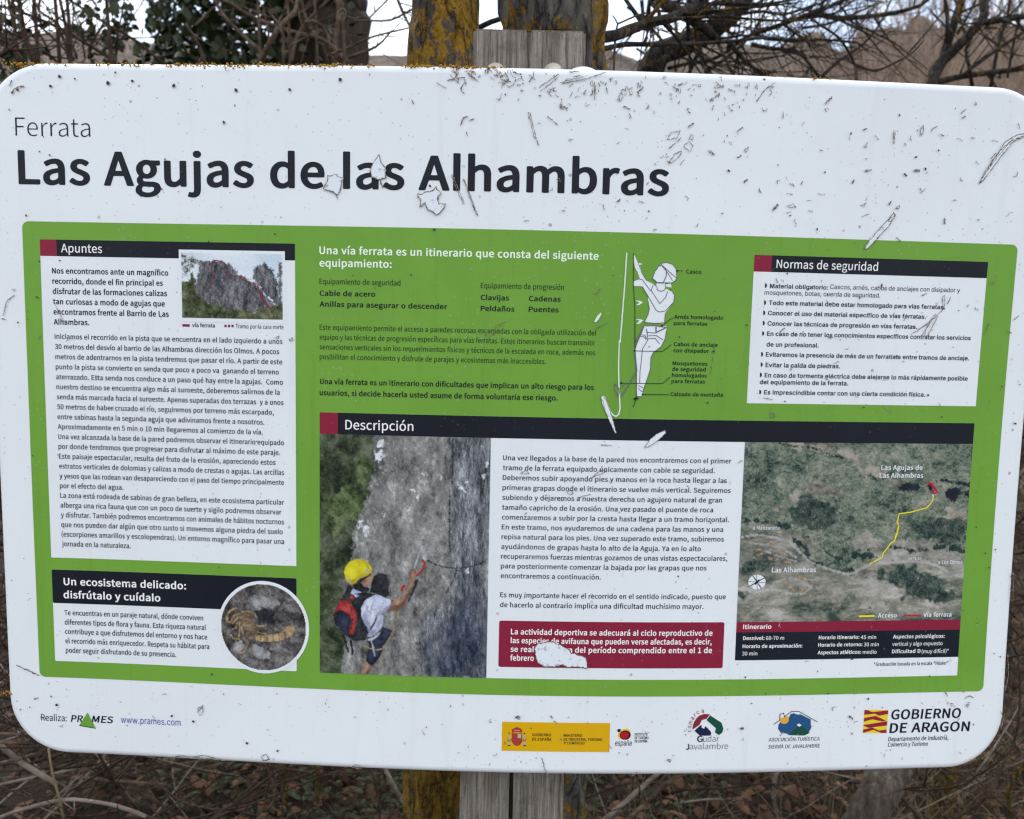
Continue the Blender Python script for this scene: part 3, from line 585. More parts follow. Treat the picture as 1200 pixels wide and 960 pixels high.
'medium': r''' 214
(346|229,-177,21,-1,54,23,8,12,-46,87,-32,82,-25,91,-14,91,-3,138,17,134,23,87,18,47,62,125,-8,13,-63,26,-19,-8,-47,-82,-23,-48,-33,-86,-15,-52,-17,-95,-7,-109,7,-108,17,-95,14,-47,16,-48,39,-86
)346|95,-177,17,-2,10,6,51,87,40,90,27,87,11,52,12,99,2,56,-6,109,-18,95,-14,52,-33,86,-23,48,-48,82,-15,8,-68,-27,-7,-12,46,-86,34,-86,32,-130,9,-91,-3,-138,-25,-134,-30,-91,-63,-126,7,-11
,288|72,-172,10,-2,14,3,45,23,25,20,37,38,24,44,13,52,1,26,-4,38,-17,39,-21,20,-18,9,-31,5,-41,-8,-27,-19,-15,-24,-2,-35,14,-30,21,-17,37,-13,-9,-30,-22,-31,-62,-43,0,-8,20,-48
.288|123,-9,32,-2,27,7,23,16,18,30,2,35,-7,23,-15,20,-30,18,-31,5,-36,-8,-23,-16,-17,-29,-3,-34,7,-26,23,-26
0553|246,-9,31,-3,41,4,40,11,36,19,34,29,25,32,20,37,18,48,13,56,7,61,0,134,-7,60,-14,57,-16,43,-21,39,-27,34,-36,29,-32,16,-36,11,-45,4,-45,-4,-40,-12,-33,-18,-35,-30,-24,-30,-19,-35,-18,-47,-13,-57,-7,-60,0,-134,7,-61,12,-52,17,-48,23,-42,24,-31,30,-26,38,-21|259,86,-27,13,-18,18,-16,25,-13,30,-16,74,-5,47,0,113,12,91,22,64,30,39,18,11,31,7,32,-7,18,-12,28,-38,13,-30,17,-73,5,-48,0,-112,-12,-91,-24,-68,-27,-36,-18,-12,-32,-7
1553|84,3,396,-3,10,3,8,8,0,74,-6,8,-12,4,-122,1,0,588,-4,8,-8,5,-82,0,-63,-28,-81,-20,-11,-8,-1,-57,7,-11,118,-6,0,-471,-140,-1,-10,-4,-6,-8,-1,-69
3553|219,-9,47,-3,72,9,36,11,36,17,30,22,38,43,17,35,9,34,3,35,-3,30,-13,44,-14,25,-36,39,-22,16,-40,19,53,39,25,30,13,26,12,43,1,26,-2,30,-8,31,-28,47,-27,26,-53,29,-67,16,-63,1,-72,-16,-41,-18,-34,-20,-38,-30,-4,-9,50,-61,13,-5,13,2,41,32,27,15,36,12,31,4,32,-4,29,-13,19,-17,14,-26,5,-30,-1,-22,-6,-21,-15,-28,-18,-16,-36,-18,-27,-7,-84,-9,-6,-9,-1,-65,4,-8,10,-6,50,-2,67,-11,27,-11,33,-22,21,-35,6,-39,-6,-39,-15,-30,-17,-17,-31,-18,-31,-7,-45,-1,-36,8,-32,12,-30,19,-41,34,-14,3,-15,-7,-46,-56,0,-9,16,-17,58,-43,50,-23
5553|217,-9,43,-3,45,4,63,18,36,19,31,25,26,28,20,30,15,34,11,44,3,43,-3,43,-9,39,-14,35,-17,28,-21,23,-33,25,-27,14,-36,12,-72,8,-82,-11,15,151,256,3,8,10,0,74,-4,8,-9,4,-346,1,-17,-9,-23,-324,62,-37,12,2,42,24,32,11,36,3,40,-7,32,-15,27,-28,12,-22,10,-39,0,-56,-13,-44,-27,-39,-32,-22,-31,-10,-23,-3,-58,8,-50,21,-54,42,-13,3,-14,-5,-47,-60,0,-8,19,-17,55,-40,50,-22
A603|4,3,99,-3,18,7,65,195,7,4,220,-2,65,-197,16,-7,95,0,10,3,8,8,-238,679,-10,8,-108,2,-9,-2,-8,-8,-236,-670,-1,-9|220,300,81,255,80,-254
C632|335,-9,67,-2,49,9,32,9,66,36,36,30,20,26,-51,60,-17,7,-14,-5,-54,-45,-45,-20,-49,-6,-32,2,-31,8,-33,16,-44,39,-21,30,-17,39,-18,78,-2,48,2,47,7,43,12,39,16,35,21,30,21,22,29,20,27,13,31,8,50,3,54,-15,28,-16,35,-29,13,-3,14,6,51,60,-2,9,-18,17,-49,36,-63,26,-50,9,-85,-2,-50,-12,-49,-20,-45,-29,-41,-38,-29,-39,-24,-43,-20,-56,-11,-57,-4,-69,4,-60,11,-56,19,-57,26,-47,30,-39,33,-30,45,-31,51,-21
D680|97,3,193,-3,58,4,59,11,54,20,45,27,40,36,30,39,25,47,16,48,10,56,4,65,-4,65,-11,56,-16,48,-23,43,-34,43,-42,34,-45,25,-45,16,-63,13,-67,4,-171,0,-14,-3,-6,-7,-1,-674|218,97,-3,5,0,497,3,5,58,0,41,-3,40,-8,32,-11,34,-22,20,-18,19,-25,18,-34,13,-39,7,-48,0,-91,-7,-43,-12,-39,-17,-34,-24,-31,-20,-18,-27,-17,-36,-15,-40,-8
E585|97,3,422,-3,19,7,2,82,-12,10,-313,3,0,212,3,3,243,0,13,4,6,10,0,74,-10,11,-253,2,-2,181,304,4,8,5,3,9,0,69,-6,10,-14,4,-400,0,-14,-3,-6,-7,-1,-674
I303|97,3,98,-3,12,3,7,8,1,675,-4,8,-11,6,-95,0,-12,-6,-4,-8,0,-670
L541|97,3,404,-3,12,3,8,8,0,78,-11,10,-295,3,0,584,-4,8,-11,6,-95,0,-12,-6,-4,-8,0,-670
O731|331,-9,35,-3,54,4,49,12,50,22,44,30,35,34,29,39,24,48,17,52,12,60,4,65,-4,60,-10,57,-19,56,-24,46,-32,42,-34,33,-40,26,-47,21,-54,13,-59,4,-49,-4,-50,-12,-49,-21,-42,-27,-39,-38,-27,-36,-25,-47,-17,-52,-12,-61,-3,-64,3,-61,11,-56,18,-56,25,-48,28,-39,36,-34,44,-31,49,-21|366,90,-36,4,-50,19,-27,20,-23,26,-32,61,-11,39,-8,47,-2,48,9,91,26,69,19,30,22,24,27,20,50,18,36,4,36,-4,49,-18,27,-20,23,-24,19,-30,25,-69,10,-91,-2,-48,-8,-47,-12,-39,-32,-61,-23,-26,-27,-20,-49,-19
R629|97,3,98,-3,12,3,7,8,1,268,3,6,92,-1,169,-280,13,-4,99,0,17,7,0,13,-168,281,39,15,49,33,33,38,22,52,7,61,-3,39,-9,34,-17,35,-21,26,-25,21,-32,17,-36,13,-76,13,-266,2,-15,-10,-1,-674|218,381,-3,2,2,221,154,-4,40,-11,29,-20,17,-26,5,-21,1,-44,-14,-43,-24,-26,-36,-18,-45,-9
S592|258,-9,44,-3,50,4,72,18,36,17,28,20,27,26,18,26,12,26,11,34,2,35,-7,56,-21,43,-21,26,-36,30,-40,23,-187,81,-25,19,-17,25,-5,30,5,30,24,30,29,15,54,8,50,-6,45,-17,49,-34,14,-5,15,5,48,56,0,14,-54,42,-63,30,-54,13,-50,4,-40,-2,-41,-8,-63,-25,-29,-20,-25,-24,-30,-50,-9,-30,-3,-35,8,-52,14,-30,30,-39,61,-43,195,-87,31,-24,15,-23,6,-35,-2,-17,-9,-26,-22,-26,-33,-17,-63,-9,-58,8,-56,22,-34,22,-32,28,-13,3,-14,-5,-54,-61,-1,-13,19,-17,69,-47,57,-24
T595|242,3,103,-3,9,3,7,8,0,588,204,5,8,13,0,69,-8,11,-13,3,-509,0,-13,-3,-7,-7,-1,-78,8,-8,204,-5,0,-583
U711|310,-9,89,-1,45,9,41,14,36,20,31,27,25,30,21,39,16,48,9,52,3,60,0,398,-11,12,-94,1,-16,-9,-2,-402,-8,-82,-22,-56,-30,-35,-39,-20,-50,-6,-45,6,-38,20,-30,35,-21,56,-8,82,-1,402,-19,9,-90,0,-15,-9,-1,-402,3,-60,11,-57,14,-43,20,-37,30,-36,28,-24,36,-20,41,-14
Y530|209,3,100,-3,11,3,7,8,0,260,210,411,1,8,-8,8,-104,2,-13,-6,-149,-306,-145,306,-12,6,-99,0,-16,-10,1,-8,209,-411,0,-255
a560|185,-9,56,-2,40,8,41,15,54,31,8,-35,10,-7,81,-1,11,4,6,8,0,307,-8,74,-19,56,-17,26,-22,22,-23,16,-36,15,-36,8,-36,2,-81,-9,-86,-31,-50,-27,-7,-9,34,-65,10,-7,18,0,43,24,42,18,63,9,32,-5,17,-9,17,-17,14,-30,4,-39,-102,-17,-94,-28,-36,-17,-32,-22,-23,-24,-16,-26,-10,-30,-3,-35,3,-30,14,-43,14,-22,35,-31,27,-14|223,85,-32,13,-16,22,-3,18,0,26,14,30,28,22,49,21,77,16,27,1,0,-112,-3,-4,-35,-26,-39,-20,-36,-8
b613|297,-9,29,-3,41,3,36,9,36,16,36,25,25,23,23,30,23,44,14,39,9,43,3,52,-9,86,-25,69,-21,35,-29,29,-27,19,-31,15,-41,10,-67,2,-54,-14,-63,-32,1,256,-15,10,-99,0,-9,-5,-3,-9,0,-731,6,-8,11,-4,76,0,13,8,5,26,54,-28|286,89,-45,17,-35,23,0,251,37,30,38,21,32,9,36,-2,22,-6,28,-18,26,-38,13,-44,4,-30,-1,-65,-4,-30,-21,-56,-31,-38,-30,-19,-20,-6,-22,-2
c510|265,-9,59,-2,63,12,68,32,31,23,5,8,-41,64,-13,7,-14,-3,-40,-27,-36,-15,-36,-5,-45,8,-34,19,-20,19,-17,24,-17,43,-8,65,7,61,21,49,32,37,40,23,23,6,31,1,36,-10,45,-29,18,-3,12,8,44,56,-3,13,-50,35,-34,15,-41,10,-45,3,-40,-3,-36,-8,-41,-15,-40,-24,-27,-23,-26,-29,-24,-39,-16,-39,-11,-47,-3,-48,4,-52,9,-43,14,-39,20,-35,29,-34,26,-23,34,-20,43,-17
d615|240,-9,54,-2,40,7,41,16,45,27,7,-31,11,-7,81,-1,10,4,6,8,0,731,-4,9,-8,5,-99,1,-15,-11,2,-244,-51,24,-53,11,-58,-3,-41,-10,-34,-15,-29,-20,-31,-28,-23,-30,-22,-39,-14,-39,-9,-43,-3,-48,3,-52,7,-43,12,-39,17,-35,21,-30,29,-28,28,-19,35,-16|267,90,-27,10,-17,12,-30,39,-16,47,-5,31,1,69,15,56,23,39,16,17,40,24,36,6,22,-1,41,-13,42,-29,1,-251,-32,-30,-38,-22,-32,-7
e552|271,-9,62,-2,59,9,67,25,34,20,5,8,-31,61,-12,9,-15,-1,-57,-28,-36,-8,-54,1,-41,12,-40,30,-24,32,-11,26,-8,31,2,13,324,0,19,8,5,43,-2,52,-17,74,-17,34,-23,31,-22,21,-28,19,-36,16,-41,9,-45,2,-36,-3,-31,-8,-41,-17,-34,-22,-29,-26,-22,-27,-23,-38,-17,-43,-10,-43,-3,-48,4,-52,9,-43,16,-39,20,-35,30,-34,28,-23,33,-20,43,-17|171,317,-3,2,9,35,21,39,15,17,17,13,27,14,40,7,32,-4,18,-7,27,-23,20,-34,10,-57,-8,-3
f333|102,3,100,-3,10,3,7,8,0,415,6,4,90,1,10,4,4,9,0,69,-5,9,-14,4,-90,0,3,99,11,31,22,17,32,1,45,-12,16,7,21,73,-6,8,-13,6,-59,12,-58,0,-36,-8,-45,-23,-33,-38,-19,-48,-5,-30,-1,-95,-59,-6,-12,-11,0,-65,3,-7,13,-7,54,-2,1,-412
g561|226,-227,97,0,45,7,45,13,36,15,54,38,24,27,16,26,10,30,2,26,-2,30,-15,39,-14,17,-21,17,-45,19,-36,7,-202,8,-27,11,-8,12,-3,13,6,26,14,17,63,-13,40,2,36,7,59,25,44,40,28,51,10,61,-5,43,-19,43,5,4,67,0,14,7,2,72,-11,12,-180,1,-45,10,-36,2,-68,-8,-34,-13,-48,-30,-25,-26,-27,-48,-9,-34,-3,-31,4,-39,19,-47,39,-52,-23,-22,-15,-21,-9,-22,-4,-26,2,-26,7,-21,14,-22,18,-17,-31,-26,-26,-35,-13,-39,2,-43,9,-25,14,-21,40,-35,59,-25|238,-140,-51,17,-20,17,-10,22,-1,22,6,21,14,22,17,16,184,-6,32,-8,17,-15,5,-26,-5,-22,-11,-17,-24,-21,-32,-15,-45,-10|256,244,-32,14,-24,25,-16,44,0,39,10,34,26,32,27,14,40,3,36,-14,23,-22,17,-43,0,-43,-11,-35,-15,-22,-14,-12,-36,-15
h602|88,3,99,-3,17,7,2,363,38,35,26,17,25,11,31,5,32,-4,21,-12,15,-22,10,-34,4,-48,0,-307,8,-9,14,-2,85,0,10,3,7,8,-1,355,-6,39,-17,52,-17,26,-39,32,-31,14,-32,7,-54,1,-45,-8,-40,-18,-45,-29,1,260,-2,9,-13,6,-94,1,-9,-3,-7,-9,-1,-730
i285|88,3,99,-3,11,3,8,8,0,502,-5,9,-10,3,-94,1,-11,-4,-6,-9,0,-497|121,604,34,-2,23,6,21,13,14,17,7,22,-2,30,-12,22,-24,18,-36,8,-31,-4,-26,-14,-16,-21,-6,-30,7,-31,19,-21
j285|7,-219,72,-1,54,18,20,13,20,21,21,39,7,26,5,61,0,553,-4,9,-10,5,-95,0,-15,-9,-1,-558,-4,-48,-8,-21,-17,-14,-27,-2,-40,8,-14,-5,-20,-69,7,-13|128,602,28,0,27,8,23,18,11,22,3,30,-7,22,-19,21,-25,12,-27,4,-36,-8,-22,-15,-14,-23,-3,-35,10,-26,20,-19
l285|88,3,99,-3,11,3,8,8,0,731,-2,9,-13,6,-94,1,-9,-3,-7,-9,-1,-730
m907|88,3,99,-3,11,3,7,6,1,361,26,26,35,26,23,11,27,5,27,-4,21,-12,16,-22,10,-34,3,-48,0,-302,4,-10,14,-6,90,0,15,7,2,363,27,26,35,26,24,11,27,5,27,-4,20,-12,16,-22,10,-34,4,-48,0,-307,8,-8,10,-3,99,3,8,13,-2,350,-13,65,-24,47,-20,22,-26,18,-31,12,-59,8,-45,-5,-40,-15,-37,-22,-44,-37,-18,27,-27,24,-36,18,-41,9,-49,0,-41,-9,-40,-19,-45,-33,-6,37,-8,10,-81,3,-15,-4,-6,-9,0,-497
n605|88,3,99,-3,17,7,2,363,38,35,26,17,25,11,31,5,32,-4,21,-12,15,-22,10,-34,4,-48,0,-307,8,-8,9,-3,90,0,15,7,1,359,-6,39,-17,52,-17,26,-21,20,-22,15,-27,11,-32,7,-58,1,-63,-17,-36,-19,-36,-26,-8,42,-10,8,-81,1,-15,-9,-2,-501
o602|265,-9,37,-3,36,3,40,8,41,16,36,22,30,27,25,30,18,31,18,43,10,48,3,47,-4,52,-9,43,-16,39,-20,35,-25,30,-35,30,-31,19,-32,13,-45,11,-40,3,-45,-3,-36,-9,-36,-14,-36,-22,-33,-28,-25,-30,-19,-33,-16,-41,-11,-47,-3,-48,4,-52,10,-43,15,-39,20,-35,29,-34,29,-24,31,-19,41,-17|297,86,-36,6,-18,9,-36,32,-22,39,-8,26,-7,65,8,65,16,43,14,22,35,32,36,13,23,2,36,-6,22,-10,34,-31,14,-22,17,-43,8,-65,-8,-65,-8,-26,-22,-39,-17,-18,-22,-16,-32,-11
p615|88,-207,99,-3,11,3,7,6,0,227,45,-23,49,-13,63,1,41,9,36,16,36,25,26,24,23,30,19,35,16,43,10,48,3,51,-9,87,-11,39,-16,34,-17,26,-28,31,-30,21,-36,16,-36,9,-63,2,-58,-14,-72,-38,-6,30,-12,10,-81,1,-9,-3,-7,-8,-1,-710|304,87,-50,13,-48,30,0,251,38,30,37,20,32,9,36,-2,22,-6,27,-17,15,-17,12,-22,13,-43,4,-30,-1,-69,-15,-61,-10,-22,-27,-34,-36,-23,-22,-6
q615|417,-207,102,-3,9,3,6,8,0,714,-6,8,-9,2,-77,0,-12,-6,-6,-22,-4,0,-41,23,-36,12,-54,6,-45,-4,-36,-9,-31,-14,-34,-22,-32,-31,-20,-26,-19,-34,-17,-43,-9,-48,-3,-43,2,-48,8,-47,12,-39,17,-35,23,-33,28,-27,30,-20,32,-14,40,-10,63,-2,54,13,59,30,-2,-227|294,86,-23,3,-31,11,-34,30,-20,39,-9,30,-6,65,7,60,11,31,22,39,20,19,31,19,23,7,27,1,45,-10,50,-32,2,-251,-21,-22,-36,-25,-31,-11
r393|88,3,99,-3,17,7,2,324,31,56,40,37,31,11,27,0,32,-7,17,7,19,78,-9,12,-23,9,-27,4,-36,-1,-22,-5,-50,-24,-40,-37,-8,46,-10,8,-81,1,-15,-9,-2,-501
s470|196,-9,77,-1,36,7,54,22,45,37,25,43,7,26,0,52,-8,26,-11,21,-19,22,-21,17,-36,22,-144,59,-17,14,-10,18,0,21,5,17,13,16,18,10,41,6,31,-4,32,-12,45,-27,13,-1,13,8,42,52,-1,13,-45,30,-49,21,-41,9,-40,3,-41,-2,-31,-6,-51,-20,-44,-36,-14,-21,-16,-43,-2,-26,3,-30,17,-39,17,-21,18,-16,40,-24,131,-54,27,-19,13,-22,2,-26,-9,-21,-17,-18,-25,-10,-45,-3,-45,9,-31,13,-53,35,-11,2,-16,-7,-43,-56,1,-14,54,-36,63,-25
t383|225,-9,39,-3,41,4,62,16,9,9,-19,73,-16,7,-54,-13,-38,6,-14,13,-9,17,-6,44,0,263,134,6,8,12,0,69,-7,9,-10,3,-124,1,-2,130,-13,9,-81,0,-11,-5,-4,-9,-9,-125,-66,-6,-14,-6,-3,-70,4,-9,8,-5,66,-4,1,-289,4,-31,15,-43,13,-22,23,-22,40,-21
u602|214,-9,60,-2,45,10,39,18,51,36,4,-41,9,-10,86,-2,13,8,2,502,-7,13,-13,3,-85,0,-18,-8,-2,-354,-27,-31,-34,-28,-27,-12,-32,-5,-31,4,-20,11,-15,22,-10,34,-4,48,-1,310,-6,6,-12,3,-90,0,-14,-8,-2,-324,2,-39,11,-56,15,-35,31,-39,29,-18
v520|200,3,114,-3,16,7,185,502,-1,8,-7,6,-99,3,-15,-9,-129,-376,-4,1,-128,375,-7,6,-14,3,-90,0,-15,-9,-1,-8,187,-498
x498|15,3,103,-3,13,4,113,185,121,-186,14,-3,94,0,16,7,1,13,-167,246,152,238,3,9,-5,8,-13,5,-90,0,-15,-4,-98,-168,-4,1,-106,167,-11,4,-95,0,-18,-7,-3,-6,3,-9,152,-229,-166,-255,-2,-9
y520|72,-212,35,-3,36,3,54,18,47,34,38,47,39,83,193,536,1,8,-7,9,-95,3,-18,-7,-95,-277,-27,-91,-4,3,-138,365,-20,7,-90,0,-14,-7,0,-13,205,-493,-25,-69,-17,-26,-18,-19,-36,-16,-18,-1,-32,8,-18,-7,-19,-78,10,-9
z476|34,3,404,-3,16,7,2,73,-9,13,-260,5,259,363,2,52,-6,9,-13,4,-355,0,-17,-9,-2,-73,10,-12,211,-2,8,-4,-257,-363,-1,-52
á560|185,-9,56,-2,40,8,41,15,54,31,8,-35,10,-7,81,-1,11,4,6,8,0,307,-8,74,-19,56,-17,26,-22,22,-23,16,-36,15,-36,8,-36,2,-81,-9,-86,-31,-50,-27,-7,-9,34,-65,10,-7,18,0,43,24,42,18,63,9,32,-5,17,-9,17,-17,14,-30,4,-39,-102,-17,-94,-28,-36,-17,-32,-22,-23,-24,-16,-26,-10,-30,-3,-35,3,-30,14,-43,14,-22,35,-31,27,-14|223,85,-32,13,-16,22,-3,18,0,26,14,30,28,22,49,21,77,16,27,1,0,-112,-3,-4,-35,-26,-39,-20,-36,-8|279,587,16,5,171,163,1,5,-6,9,-63,56,-13,2,-14,-6,-152,-173,3,-13,45,-43
é552|271,-9,62,-2,59,9,67,25,34,20,5,8,-31,61,-12,9,-15,-1,-57,-28,-36,-8,-54,1,-41,12,-40,30,-24,32,-11,26,-8,31,2,13,324,0,19,8,5,43,-2,52,-17,74,-17,34,-23,31,-22,21,-28,19,-36,16,-41,9,-45,2,-36,-3,-31,-8,-41,-17,-34,-22,-29,-26,-22,-27,-23,-38,-17,-43,-10,-43,-3,-48,4,-52,9,-43,16,-39,20,-35,30,-34,28,-23,33,-20,43,-17|171,317,-3,2,9,35,21,39,15,17,17,13,27,14,40,7,32,-4,18,-7,27,-23,20,-34,10,-57,-8,-3|276,587,17,5,170,164,-4,11,-65,58,-16,2,-10,-6,-153,-173,3,-13,46,-43
í285|88,3,101,-3,9,3,8,8,0,502,-4,7,-9,5,-94,1,-13,-4,-6,-9,0,-497|116,591,14,-4,14,5,170,163,-4,13,-64,56,-17,3,-12,-7,-152,-173,4,-13
ñ605|88,3,99,-3,17,7,2,363,38,35,26,17,25,11,31,5,32,-4,21,-12,15,-22,10,-34,4,-48,0,-307,8,-8,9,-3,90,0,15,7,1,359,-6,39,-17,52,-17,26,-21,20,-22,15,-27,11,-32,7,-58,1,-63,-17,-36,-19,-36,-26,-8,42,-10,8,-81,1,-15,-9,-2,-501|376,595,27,-3,27,2,36,14,22,17,21,31,15,43,6,47,-10,10,-68,5,-13,-4,-6,-6,-9,-48,-7,-13,-10,-8,-22,6,-52,45,-34,22,-22,8,-27,3,-28,-2,-40,-16,-19,-15,-23,-34,-11,-35,-5,-30,-2,-22,11,-10,67,-6,14,4,5,8,10,52,9,13,12,5,26,-14,59,-51
ó602|265,-9,37,-3,36,3,40,8,41,16,36,22,30,27,25,30,18,31,18,43,10,48,3,47,-4,52,-9,43,-16,39,-20,35,-25,30,-35,30,-31,19,-32,13,-45,11,-40,3,-45,-3,-36,-9,-36,-14,-36,-22,-33,-28,-25,-30,-19,-33,-16,-41,-11,-47,-3,-48,4,-52,10,-43,15,-39,20,-35,29,-34,29,-24,31,-19,41,-17|297,86,-36,6,-18,9,-36,32,-22,39,-8,26,-7,65,8,65,16,43,14,22,35,32,36,13,23,2,36,-6,22,-10,34,-31,14,-22,17,-43,8,-65,-8,-65,-8,-26,-22,-39,-17,-18,-22,-16,-32,-11|283,587,19,7,169,162,-3,11,-66,58,-15,2,-12,-6,-153,-173,2,-13,46,-43
ú602|214,-9,60,-2,45,10,39,18,51,36,4,-41,9,-10,86,-2,13,8,2,502,-7,13,-13,3,-85,0,-18,-8,-2,-354,-27,-31,-34,-28,-27,-12,-32,-5,-31,4,-20,11,-15,22,-10,34,-4,48,-1,310,-6,6,-12,3,-90,0,-14,-8,-2,-324,2,-39,11,-56,15,-35,31,-39,29,-18|283,587,18,6,170,163,-4,12,-65,57,-16,2,-11,-6,-152,-173,2,-13,47,-43''',
'bold': r''' 214
"487|106,439,16,-4,59,0,18,7,6,10,17,170,2,93,-3,8,-13,9,-108,2,-18,-6,-7,-9,1,-97,17,-166,3,-9|294,439,13,-4,63,1,13,5,9,11,18,170,2,89,-3,12,-12,9,-113,2,-13,-5,-9,-10,1,-97,18,-166,3,-9
*481|148,428,18,-4,18,6,54,59,4,0,50,-56,13,-7,27,2,50,34,4,9,-2,8,-49,77,1,4,82,33,9,8,2,10,-20,53,-14,8,-13,2,-79,-17,-9,85,-11,11,-18,4,-59,-1,-17,-9,-11,-85,-3,-6,-77,18,-13,-2,-13,-6,-21,-55,2,-11,9,-8,81,-32,1,-4,-49,-77,0,-13
,300|72,-168,15,-3,18,3,28,13,44,29,39,39,27,47,13,51,-3,63,-19,43,-21,20,-18,9,-40,7,-41,-7,-29,-16,-21,-30,-4,-26,9,-33,25,-26,38,-17,-12,-30,-16,-21,-21,-17,-36,-20,-8,-10,23,-59
.300|122,-8,29,-4,36,7,30,18,17,21,7,26,-2,34,-14,25,-29,24,-31,9,-45,-3,-32,-16,-22,-26,-8,-39,8,-34,27,-29
1565|85,4,17,-4,383,0,18,4,11,12,0,73,-7,12,-18,7,-115,2,0,569,-5,13,-10,6,-90,1,-68,-28,-81,-20,-11,-6,-5,-9,0,-55,7,-13,18,-6,100,-2,0,-450,-131,-2,-18,-7,-8,-12,0,-68,3,-9
:300|122,-8,29,-4,36,7,30,18,17,21,7,26,-2,34,-14,25,-29,24,-31,9,-45,-3,-32,-16,-22,-26,-8,-39,8,-34,27,-29|132,353,33,-1,31,10,23,16,19,30,3,38,-8,26,-22,25,-28,15,-36,5,-41,-9,-26,-19,-18,-30,-3,-38,14,-34,29,-24
A615|4,4,14,-4,94,0,21,8,67,191,7,3,202,-1,68,-193,22,-8,95,0,17,4,10,8,1,13,-237,658,-11,13,-14,4,-104,0,-16,-4,-9,-9,-238,-662,1,-13|238,308,68,211,69,-210
B662|97,4,18,-4,220,0,99,9,77,24,36,20,31,26,22,27,18,34,9,34,4,42,-8,51,-10,25,-26,39,-38,29,-34,17,35,30,30,51,10,43,-2,50,-10,34,-17,30,-19,21,-28,22,-66,27,-81,13,-257,2,-14,-4,-9,-9,-2,-666,2,-9|232,107,0,208,94,0,63,-5,56,-18,27,-25,12,-30,-1,-46,-13,-34,-27,-25,-36,-16,-49,-8|232,420,0,175,103,-1,45,-6,32,-11,22,-21,10,-30,1,-34,-11,-30,-18,-18,-18,-10,-36,-10
C644|326,-8,81,-3,54,9,31,9,69,36,39,32,18,19,3,8,-3,9,-50,55,-22,9,-22,-5,-45,-38,-53,-25,-46,-6,-59,10,-27,13,-45,38,-20,30,-16,34,-11,38,-7,42,0,94,8,42,13,38,15,32,38,45,29,21,28,12,27,7,45,2,49,-13,27,-16,36,-29,23,-4,18,8,51,58,2,9,-4,8,-49,42,-59,30,-54,15,-54,5,-63,-5,-49,-12,-48,-19,-49,-30,-41,-38,-30,-39,-24,-42,-20,-55,-12,-60,-4,-63,4,-64,11,-55,18,-51,27,-51,34,-43,35,-31,40,-26,54,-23
D692|97,4,18,-4,180,0,63,4,58,11,54,20,49,28,40,34,31,38,25,47,19,55,10,55,3,60,-4,64,-11,59,-17,47,-23,42,-34,43,-42,34,-46,25,-49,17,-68,13,-63,4,-180,0,-14,-4,-9,-9,-2,-666,2,-9|232,109,-1,481,5,3,45,0,77,-9,36,-14,45,-33,22,-28,17,-34,12,-38,8,-81,-2,-51,-7,-42,-11,-34,-17,-34,-22,-29,-23,-20,-24,-15,-34,-13,-36,-7
E597|97,4,18,-4,414,0,15,4,10,8,2,81,-5,9,-13,7,-302,2,-5,3,1,197,238,1,18,6,7,8,1,9,-1,72,-16,14,-248,3,0,166,298,2,11,6,6,13,0,72,-8,11,-23,6,-400,0,-18,-4,-10,-9,-2,-666,2,-9
G693|335,-8,85,-3,86,16,70,29,37,26,20,21,1,280,-3,9,-10,8,-16,4,-230,0,-17,-4,-10,-8,-2,-77,7,-13,18,-7,123,-1,1,-144,-39,-19,-45,-8,-49,2,-33,8,-30,13,-25,17,-22,21,-22,30,-16,34,-12,38,-9,89,9,85,13,38,17,34,19,26,25,24,27,18,27,11,32,8,49,2,32,-5,27,-10,25,-15,33,-27,23,-5,18,7,53,59,2,9,-3,8,-52,42,-59,30,-54,14,-63,6,-63,-5,-54,-12,-47,-19,-50,-30,-43,-38,-31,-39,-24,-42,-21,-55,-12,-60,-4,-63,4,-64,11,-55,18,-51,28,-51,35,-43,37,-32,41,-25,54,-23
H730|97,4,13,-4,95,0,14,4,9,8,3,297,5,3,261,-1,5,-299,10,-8,17,-4,94,0,21,12,2,667,-5,13,-22,8,-90,0,-18,-4,-10,-9,-4,-264,-265,0,-3,264,-11,9,-18,4,-90,0,-13,-4,-9,-7,-3,-10,0,-658,2,-9
I315|97,4,13,-4,95,0,18,6,7,10,1,663,-6,13,-16,7,-99,1,-18,-7,-7,-10,0,-662,2,-9
J546|196,-8,49,-4,41,3,42,9,34,15,30,19,24,24,20,27,13,30,10,34,7,64,0,467,-3,8,-11,9,-13,3,-95,0,-18,-7,-7,-9,-1,-488,-8,-43,-16,-29,-15,-13,-16,-7,-31,-3,-27,4,-36,22,-36,43,-23,5,-18,-6,-63,-43,-7,-11,1,-8,17,-26,48,-47,45,-25
L553|97,4,18,-4,396,0,18,6,8,10,0,77,-4,8,-13,8,-284,2,-5,3,0,565,-6,13,-16,7,-99,1,-18,-7,-7,-10,0,-662,2,-9
M810|97,4,13,-4,86,0,18,6,8,10,1,385,124,-321,11,-10,18,-3,63,0,13,4,9,9,122,317,3,-381,10,-12,14,-4,90,0,20,8,5,13,0,658,-5,13,-20,8,-108,0,-18,-4,-9,-7,-158,-419,-162,419,-9,7,-18,4,-108,0,-20,-8,-5,-13,0,-658,2,-9
N725|97,4,13,-4,90,0,18,6,8,10,-2,425,3,9,270,-442,23,-8,90,0,18,3,9,7,3,11,0,658,-8,15,-18,6,-90,0,-18,-6,-7,-11,2,-425,-4,-6,-270,440,-22,8,-90,0,-18,-4,-9,-7,-3,-10,0,-658,2,-9
